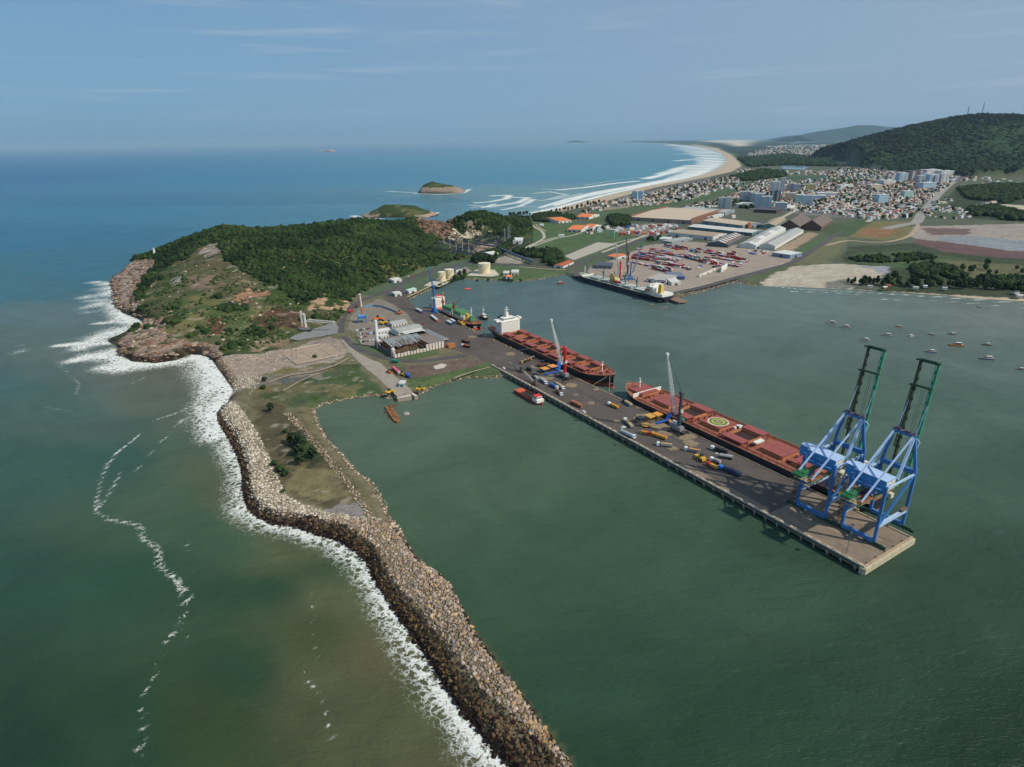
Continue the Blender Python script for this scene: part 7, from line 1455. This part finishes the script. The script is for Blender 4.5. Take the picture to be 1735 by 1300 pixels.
# radio masts on the hill
for px, yb, hh, lb in [(1663,196,70,'taller thin radio mast on the top of the hill'),(1638,199,50,'shorter radio mast on the shoulder of the hill')]:
    P = AY(px, yb, 5400); z = float(np.maximum(4, hill2(np.array([P[0]]), np.array([P[1]])))[0]); o = MB().lattice((0, 0, 0), (0, 0, hh+15), 5, 2.4, .9, 8).build('radio_mast', GREY, loc=(P[0], P[1], z)); tag(o, lb, 'radio mast')
# ---------------------------------------------------------------- containers
KC = {'red': pmat('box_red', (166,62,56), .7, var=.12), 'maroon': pmat('box_maroon', (112,48,54), .7, var=.1), 'grey': pmat('box_grey', (156,160,164), .7, var=.1), 'white': pmat('box_white', (216,216,214), .7, var=.06), 'blue': pmat('box_blue', (60,90,150), .7, var=.1), 'green': pmat('box_green', (70,116,96), .7, var=.1), 'orange': pmat('box_orange', (190,104,60), .7, var=.1)}
KP = {}
def container(x, y, z, rz, cn, label, grp):
    if cn not in KP:
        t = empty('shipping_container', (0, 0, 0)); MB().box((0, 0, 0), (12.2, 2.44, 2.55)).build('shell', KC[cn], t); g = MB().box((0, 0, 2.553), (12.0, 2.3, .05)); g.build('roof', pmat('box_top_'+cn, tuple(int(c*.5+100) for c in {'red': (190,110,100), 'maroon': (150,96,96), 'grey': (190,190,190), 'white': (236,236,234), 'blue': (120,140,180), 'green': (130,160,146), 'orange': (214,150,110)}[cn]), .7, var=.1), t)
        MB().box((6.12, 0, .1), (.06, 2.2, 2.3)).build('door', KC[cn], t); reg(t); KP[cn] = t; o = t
    else: o = copy_tree(KP[cn])
    o.location = (x, y, z); o.rotation_euler = (0, 0, rz); tag(o, label, 'container', grp)
rows = [((1069,438),(1137,447),1,2),((1083,428),(1130,439),1,2),((1095,453),(1131,462),2,3),((1101,423),(1172,438),1,1),((1159,436),(1199,447),2,3),((1143,419),(1162,424),1,2),((1168,425),(1184,430),2,2),((1205,433),(1238,439),1,2),((1192,428),(1226,435),1,1),((1176,440),(1252,453),0,1),((1098,430),(1150,442),1,1),((1125,417),(1150,424),1,2),((1200,444),(1216,449),2,2),((1232,432),(1244,436),2,3),((1242,437),(1262,443),1,2),((1130,440),(1146,446),2,2),((1166,452),(1180,455),1,1),((1078,422),(1092,426),1,1),((1214,424),(1226,427),1,1),((1072,433),(1140,443),1,2),((1092,425),(1160,437),1,1),((1150,432),(1200,441),1,2),((1110,446),(1165,456),1,2),((1180,422),(1222,430),1,1),((1205,437),(1262,446),1,1),((1070,445),(1100,452),1,1)]
rn = ['the long quay-side', 'the second long', 'the short front', 'the long back', 'the tall red middle', 'the short back-left', 'the short back-middle', 'the right-hand', 'the low right-back', 'the low mixed front', 'the third long', 'the far left-back', 'the small right-middle', 'the tall far-right', 'the last far-right', 'the tall left-middle', 'the lone front', 'the lone left-back', 'the lone back-right', 'the stacked left', 'the thin left-back', 'the middle', 'the front middle', 'the high right', 'the low right', 'the lowest left']
q = random.Random(9); ALLC = []
for i, (a, b, lo, hi) in enumerate(rows):
    p0, p1 = A(*a, G0), A(*b, G0); ln = math.hypot(p1[0]-p0[0], p1[1]-p0[1]); a_ = math.atan2(p1[1]-p0[1], p1[0]-p0[0]); n = max(1, int(ln/13.0))
    for k in range(n):
        if q.random() < .08: continue
        dep = q.choice([3, 4, 5]) if i != 9 else 3
        for j in range(dep):
            st = max(1, q.randint(lo, hi)) if i != 9 else 1
            if j and q.random() < .15: continue
            for l in range(st):
                cn = q.choice(['red', 'red', 'red', 'maroon', 'maroon', 'grey', 'white', 'blue', 'green', 'orange', 'red', 'white']); f = (k+.5)/n
                x = p0[0]+(p1[0]-p0[0])*f-math.sin(a_)*2.6*j; y = p0[1]+(p1[1]-p0[1])*f+math.cos(a_)*2.6*j
                lv = ('bottom', 'second', 'third')[l]; ALLC.append((y, x, 4.1+l*2.62, a_, cn, f'{cn} container in {rn[i]} row of the yard, {lv} layer', f'containers in {rn[i]} row'))
ALLC.sort(key=lambda c: c[0]); cb = MB(); print('containers', len(ALLC))
for i, (y, x, z, a_, cn, lb, gr) in enumerate(ALLC):
    if i < 300: container(x, y, z, a_, cn, lb, gr)
    else: cb.mi = list(KC).index(cn); cb.box((x, y, z), (12.2, 2.44, 2.55), a_)
if cb.v: tag(cb.build('stacked_containers', list(KC.values())), 'farther stacks of containers at the back of the yard', 'containers', kind='stuff')
for k in range(34):
    px, py = q.uniform(1150, 1300), 0; f = (px-1150)/150; py = 454-f*0+q.uniform(-2, 8)-f*16
    if px > 1262: py = q.uniform(424, 432)
    cn = q.choice(['white', 'white', 'silver', 'black', 'red', 'blue', 'grey']); o = car(px, py, q.uniform(20, 40), CC[cn], f'{cn} truck parked at the edge of the container yard', 'vehicles at the edge of the container yard', name='parked_car'); o.scale = (2.2, 1.5, 1.9)
# scrap and materials yard behind
for k in range(60):
    px, py = q.uniform(1046, 1150), q.uniform(382, 398); x, y = A(px, py, G0); cn = q.choice(['grey', 'white', 'orange', 'red', 'blue', 'white']); o = MB().box((0, 0, 0), (q.uniform(6, 16), q.uniform(4, 9), q.uniform(2, 5)), q.uniform(-.6, .6)).gable((0, 0, 0), 6, 4, 5.01, 6, 0).build('yard_shed', [KC[cn]], loc=(x, y, G0)); tag(o, f'{cn} shed in the crowded works yard before the brick warehouse', 'shed', f'{cn} sheds of the works yard')
# ---------------------------------------------------------------- the town
HW = [lin(c) for c in ((224,220,212),(212,200,182),(230,228,224),(200,212,216),(214,188,166),(196,190,182),(208,214,198),(220,208,176))]
HR = [('terracotta', (172,108,86)), ('terracotta', (186,126,100)), ('terracotta', (156,102,86)), ('grey', (172,172,170)), ('brown', (132,110,98)), ('white', (216,218,216)), ('grey', (190,196,196)), ('pale', (206,184,160))]
HOUSEM = amat('house_paint', scales=((.3, .12),), bump=0, rough=.85)
def housemesh(w_, d_, h, rise, roof, wall, gab):
    o = .5; a, b = w_/2, d_/2
    V = [(-a,-b,0),(a,-b,0),(a,b,0),(-a,b,0),(-a,-b,h),(a,-b,h),(a,b,h),(-a,b,h)]; F_ = [(0,1,5,4),(1,2,6,5),(2,3,7,6),(3,0,4,7)]; C = [wall]*8
    k = len(V); r_ = a*(1.0 if gab else .45)
    V += [(-a-o,-b-o,h-.1),(a+o,-b-o,h-.1),(a+o,b+o,h-.1),(-a-o,b+o,h-.1),(-r_,0,h+rise),(r_,0,h+rise)]; C += [roof]*6; F_ += [(k,k+1,k+5,k+4),(k+2,k+3,k+4,k+5),(k,k+4,k+4,k+3),(k+1,k+2,k+5,k+5),(k+3,k+2,k+1,k)]
    # dark window and door bands set into the long walls
    k = len(V)
    for s_ in (-1, 1):
        for x in (-a*.55, a*.5):
            kk = len(V); y = s_*(b+.06); V += [(x-1, y, h*.3), (x+1, y, h*.3), (x+1, y, h*.68), (x-1, y, h*.68)]; C += [lin((60,62,66))]*4; F_.append((kk, kk+1, kk+2, kk+3))
    return np.array(V, float), F_, np.array(C)
def townspots():
    r_ = random.Random(17); out = []
    def fill(poly, sx, sy, ang, dens, big=1., z=4):
        P = W(poly, z); xs = [p[0] for p in P]; ys = [p[1] for p in P]; cx, cy = sum(xs)/len(xs), sum(ys)/len(ys); ext = max(max(xs)-min(xs), max(ys)-min(ys)); ca, sa = math.cos(ang), math.sin(ang); pts = []
        n = int(ext/sx)+2; m_ = int(ext/sy)+2
        for i in range(-n, n):
            for j in range(-m_, m_):
                if i % 6 == 0: continue                   # streets
                if j % 11 == 0: continue
                if r_.random() > dens: continue
                u_, v_ = i*sx+r_.uniform(-2.5, 2.5), j*sy+r_.uniform(-2.5, 2.5); pts.append((cx+u_*ca-v_*sa, cy+u_*sa+v_*ca, ang+r_.choice((0, 1.5708))+r_.uniform(-.08, .08), big))
        if pts:
            A_ = np.array([(p[0], p[1]) for p in pts]); k = inside(P, A_[:, 0], A_[:, 1]); out.extend([p for p, kk in zip(pts, k) if kk])
    fill([(1195,352),(1215,340),(1262,322),(1330,314),(1440,309),(1530,306),(1600,304),(1612,310),(1592,325),(1560,345),(1540,368),(1500,374),(1440,368),(1400,364),(1330,358),(1290,352),(1250,350)], 17, 19, .72, .80)
    fill([(1395,294),(1430,284),(1500,291),(1600,297),(1650,301),(1640,306),(1560,310),(1480,306),(1400,303)], 24, 30, .7, .6, 1.3)
    fill([(1010,347),(1050,338),(1110,326),(1180,310),(1240,300),(1258,304),(1230,318),(1180,336),(1110,348),(1060,350)], 17, 20, .55, .66)
    fill([(1552,366),(1580,350),(1620,352),(1650,364),(1640,370),(1600,372)], 16, 18, .4, .5, .8)
    fill([(1560,342),(1600,338),(1650,342),(1700,346),(1690,352),(1600,348)], 30, 26, .3, .35, 1.6)
    fill([(1600,304),(1660,302),(1735,305),(1900,306),(1900,314),(1735,314),(1640,312)], 40, 40, .3, .35, 1.6)
    fill([(1245,286),(1300,290),(1370,290),(1440,290),(1400,296),(1300,298),(1250,296)], 40, 40, .5, .35, 1.6)
    fill([(1262,262),(1300,252),(1380,251),(1430,256),(1425,266),(1350,270),(1290,270)], 44, 48, .6, .40, 2.6)
    fill([(1290,248),(1400,245),(1440,248),(1420,252),(1320,252)], 110, 120, .6, .40, 5)
    fill([(978,362),(1000,352),(1035,350),(1020,358),(990,364)], 15, 17, .4, .5, .9)
    fill([(1195,380),(1200,370),(1300,366),(1400,372),(1380,378),(1310,374)], 30, 30, .5, .18, 1.2)
    fill([(1150,352),(1200,344),(1215,350),(1170,357)], 15, 17, .4, .6, .9)
    fill([(1240,312),(1300,306),(1480,306),(1480,310),(1330,316),(1260,324),(1230,326)], 26, 26, .6, .4, 1.2)
    fill([(985,396),(1000,388),(1040,384),(1050,392),(1010,398)], 16, 18, .4, .4, .9)
    return out
def build_town():
    r_ = random.Random(23); sp = townspots(); taken = [o.location for o in bpy.data.objects if o.type == 'EMPTY' and o.name.split('.')[0] in ('apartment_block', 'warehouse')]
    T = np.array([(p.x, p.y) for p in taken]); keep = []
    for s in sp:
        if (np.hypot(T[:, 0]-s[0], T[:, 1]-s[1]) > 19).all(): keep.append(s)
    keep.sort(key=lambda s: s[1]); V, F4, C, off = [], [], [], 0; protos = {}
    print('houses', len(keep))
    for i, (x, y, a, big) in enumerate(keep):
        ri = r_.randrange(len(HR)); wi = r_.randrange(len(HW)); w_, d_, h = r_.uniform(9, 16)*big, r_.uniform(8, 12)*big, r_.choice((3.2, 3.4, 3.6, 6.2, 6.4, 9.0) if i % 3 == 0 else (3.2, 3.5, 6.2))*(.6+.4*big); rise = r_.choice((1.6, 2.2, .3)) if HR[ri][0] != 'white' else .3
        if i < 300:
            key = (ri, wi % 4, int(h > 5))
            if key not in protos:
                v, f, c = housemesh(11, 8.5, 6.2 if h > 5 else 3.4, rise, lin(HR[ri][1]), HW[wi % 4], ri % 2); fs = [list(dict.fromkeys(q_)) for q_ in f]
                me = bpy.data.meshes.new('house'); me.from_pydata([tuple(p) for p in v], [], fs); ca = me.color_attributes.new('col', 'FLOAT_COLOR', 'POINT'); ca.data.foreach_set('color', np.c_[c, np.ones(len(c))].astype(np.float32).ravel()); me.materials.append(HOUSEM); protos[key] = me
            o = bpy.data.objects.new('house', protos[key]); COL.objects.link(o); o.location = (x, y, 4.0); o.rotation_euler = (0, 0, a); o.scale = (w_/11, d_/8.5, 1)
            st = ('wide ' if w_ > 12.5 else 'narrow ')+('two-storey' if h > 5 else 'low'); wn = ('off-white', 'tan', 'white', 'pale blue')[wi % 4]; px = x/y
            zone = 'in the small quarter at the works yard' if x < 330 and y < 1500 else 'near the beach end of the town' if px < .32 else 'in the front rows of the town' if px < .62 else 'in the right-hand edge rows of the town'
            tag(o, f'{st} {wn} house with {HR[ri][0]} roof {zone}', 'house', f'{st} {wn} houses, {HR[ri][0]} roofs, {zone}')
        else:
            v, f, c = housemesh(w_, d_, h, rise, lin(HR[ri][1]), HW[wi], ri % 2); ca, sa = math.cos(a), math.sin(a); vx = v[:, 0]*ca-v[:, 1]*sa+x; vy = v[:, 0]*sa+v[:, 1]*ca+y
            V.append(np.c_[vx, vy, v[:, 2]+4]); C.append(c); F4 += [(q_[0]+off, q_[1]+off, q_[2]+off, q_[3]+off) if len(set(q_)) == 4 else tuple(k+off for k in dict.fromkeys(q_)) for q_ in f]; off += len(v)
    V = np.concatenate(V); C = np.concatenate(C); me = bpy.data.meshes.new('town_houses'); me.from_pydata(V.tolist(), [], F4); ca = me.color_attributes.new('col', 'FLOAT_COLOR', 'POINT'); ca.data.foreach_set('color', np.c_[C, np.ones(len(C))].astype(np.float32).ravel()); me.materials.append(HOUSEM)
    o = bpy.data.objects.new('town_houses', me); COL.objects.link(o); tag(o, 'thousands of small houses filling the town back to the hill', 'houses', kind='stuff')
    # street trees and gardens
    X = np.array([s[0] for s in keep]); Y = np.array([s[1] for s in keep]); q_ = np.random.default_rng(3); k = q_.random(len(X)) < .5; X = X[k]+q_.uniform(-13, 13, k.sum()); Y = Y[k]+q_.uniform(-13, 13, k.sum()); n = len(X); s = (2.2+q_.random(n)*2.6)*(1+Y/6000)
    pal = np.array([lin(c) for c in ((40,58,32),(52,72,36),(60,80,44),(36,52,34))]); V, F_, C = blobs(np.c_[X, Y, 4+s*.9], np.c_[s, s, s*1.0], ICO0, .3, pal[q_.integers(0, 4, n)], .2, seed=77)
    tag(npmesh('town_trees', V, F_, LEAF, col=C), 'street and garden trees between the houses of the town', 'trees', kind='stuff')
build_town()
# ---------------------------------------------------------------- single trees
TREES = []
BARK = pmat('bark', (92,78,64), .95, var=.2, scale=2)
def treeproto(seed, h, cw, tall=.7, col=0):
    q_ = np.random.default_rng(seed); t = empty('tree', (0, 0, 0)); g = MB(); g.tube((0, 0, -.3), (.1, 0, h*.55), .28, .14, 7)
    for k in range(5):
        a = k*1.3; g.tube((.05, 0, h*(.28+.06*k)), (math.cos(a)*cw*.35, math.sin(a)*cw*.35, h*(.5+.07*k)), .1, .04, 5)
    g.build('trunk', BARK, t); n = 46; u_ = q_.normal(size=(n, 3)); u_ /= np.linalg.norm(u_, axis=1)[:, None]; rr = q_.random(n)**.4
    P = np.c_[u_[:, 0]*rr*cw*.5, u_[:, 1]*rr*cw*.5, h*.6+u_[:, 2]*rr*h*.40]; P[:, :2] *= np.clip(1.25-(P[:, 2:3]/h)*.6, .3, 1); s = cw*.13*(.7+.7*q_.random(n))
    pal = np.array([lin(c) for c in (((40,56,32),(32,46,28),(56,72,40),(46,60,38)) if col == 0 else ((44,66,32),(62,86,42),(36,54,28),(74,94,50)))])
    V, F_, C = blobs(P, np.c_[s, s, s*.9], ICO1, .38, pal[q_.integers(0, 4, n)], .25, seed=seed); npmesh('crown', V, F_, LEAF, parent=t, col=C); reg(t); TREES.append(t); return t
for s_, (h, cw, c) in enumerate([(11, 7, 0), (9, 8, 0), (8, 7, 1), (5, 6, 1)]): treeproto(90+s_, h, cw, col=c)
used = set()
def tree(kind, px, py, sc, label, grp, z=None):
    t = TREES[kind]; o = t if kind not in used else copy_tree(t); used.add(kind); x, y = A(px, py, 4.0 if z is None else z); zz = float(ztest(x, y)[0]); o.location = (x, y, max(zz, .5)); o.rotation_euler = (0, 0, random.random()*6); o.scale = (sc, sc, sc*random.uniform(.9, 1.15)); tag(o, label, 'tree', grp)
for px, py, s_, lb in [(459,698,.8,'lone round tree on the grass of the spit nearest the riprap'),(494,752,.9,'leftmost top tree of the dark clump on the spit'),(503,756,1.1,'tall tree at the back of the dark clump on the spit'),(512,760,1.0,'middle tree of the dark clump on the spit'),(508,772,1.1,'front middle tree of the dark clump on the spit'),(509,788,.9,'lowest tree of the dark clump on the spit'),(530,776,1.0,'round tree at the right of the clump, beside the gravel ridge'),
  (476,800,1.1,'bright green bush tree left front on the spit'),(466,790,.9,'small bright bush behind the left front one on the spit'),(485,806,.9,'small bright bush right of the left front one on the spit'),(484,733,.6,'small bush alone above the dark clump on the spit'),(449,646,.8,'upper of two dark bushes at the top of the spit'),(446,660,.8,'lower of two dark bushes at the top of the spit'),(533,607,.7,'single bush on the foundation ruins'),(480,836,.5,'tiny bush at the foot of the spit grass')]:
    tree(3 if 'bush' in lb else 1, px, py, s_, lb, 'trees on the spit')
q = random.Random(31)
def belt(n, fx, kinds, s0, s1, label, grp):
    for k in range(n): f = k/(max(1, n-1)); px, py = fx(f); sc = q.uniform(s0, s1); sz = 'big' if sc > s0+(s1-s0)*.66 else 'small' if sc < s0+(s1-s0)*.33 else 'medium'; pl = ('far left', 'left', 'middle', 'right', 'far right')[min(4, int(f*5))] if n < 40 or 'row' in label else ('far left', 'left', 'middle', 'right', 'far right')[min(4, max(0, int((px-1500)/48)))]; tree(q.choice(kinds), px+q.uniform(-3, 3), py+q.uniform(-1.6, 1.6), sc, f'{sz} {label}, {pl} part', f'{sz} {grp}, {pl}')
belt(44, lambda f: (1435+f*330, 479+f*14), (0, 1, 0), .7, 1.5, 'dark casuarina in the row behind the inner beach', 'casuarinas behind the inner beach')
belt(40, lambda f: (1500+q.uniform(0, 240), q.uniform(448, 486)), (1, 2, 0), .7, 1.5, 'dark tree standing free in the scrub above the inner beach', 'trees in the scrub above the inner beach')
belt(16, lambda f: (862+f*36, 364-f*2), (0, 1), .8, 1.2, 'pine at the near end of the long beach', 'pines at the near end of the long beach')
belt(18, lambda f: (930+f*85, 362-f*16), (0, 1), .9, 1.4, 'tree among the beach houses', 'trees among the beach houses')
belt(12, lambda f: (886+f*44, 432-f*2), (1, 0), 1., 1.5, 'tree in the row beside the conveyor', 'trees beside the conveyor')
belt(14, lambda f: (800+f*42, 448-q.uniform(0, 8)), (1, 0), 1., 1.5, 'tree in the grove behind the big tank', 'trees in the grove behind the big tank')
belt(9, lambda f: (770+f*20, 472-f*4), (2, 1), .7, 1.1, 'tree beside the small tanks', 'trees beside the small tanks')
belt(8, lambda f: (738+f*35, 485-f*12), (3,), .8, 1.2, 'shrub on the bank below the small tanks', 'shrubs on the bank below the tanks')
belt(5, lambda f: (808+f*75, 474), (3,), .7, 1.0, 'shrub at the water below the big tank', 'shrubs at the water below the big tank')
belt(6, lambda f: (1096+f*20, 410-f*4), (1,), .8, 1.2, 'tree along the port road', 'trees along the port road')
# shacks under the casuarinas
for px, py, w_, c, lb in [(1498,489,7,'roof_pale','pale-roofed beach shack, left of the brick one'),(1505,486,6,'roof_terracotta','brick beach shack with white roof'),(1551,489,7,'roof_grey','grey-roofed beach shack near the middle of the row'),(1567,487,5,'roof_pale','small white-roofed shack behind the casuarinas'),(1600,490,6,'roof_grey','grey beach shack among the right-hand casuarinas'),(1720,497,9,'roof_dark','dark-roofed beach shack at the right edge'),(1727,503,7,'roof_pale','white-roofed beach shack at the right edge'),(1474,487,6,'roof_grey','leftmost grey beach shack')]:
    x, y = A(px, py, 4); t = empty('beach_shack', (x, y, 3.6), q.uniform(-.4, .4), lb, 'shack', 'beach shacks'); MB().box((0, 0, 0), (w_, w_*.7, 2.8)).build('wall', BRICK if 'brick' in lb else WALLW, t); MB().gable((0, 0, 0), w_, w_*.7, 2.803, 4.0, 0, .5).build('roof', MATS[c], t)
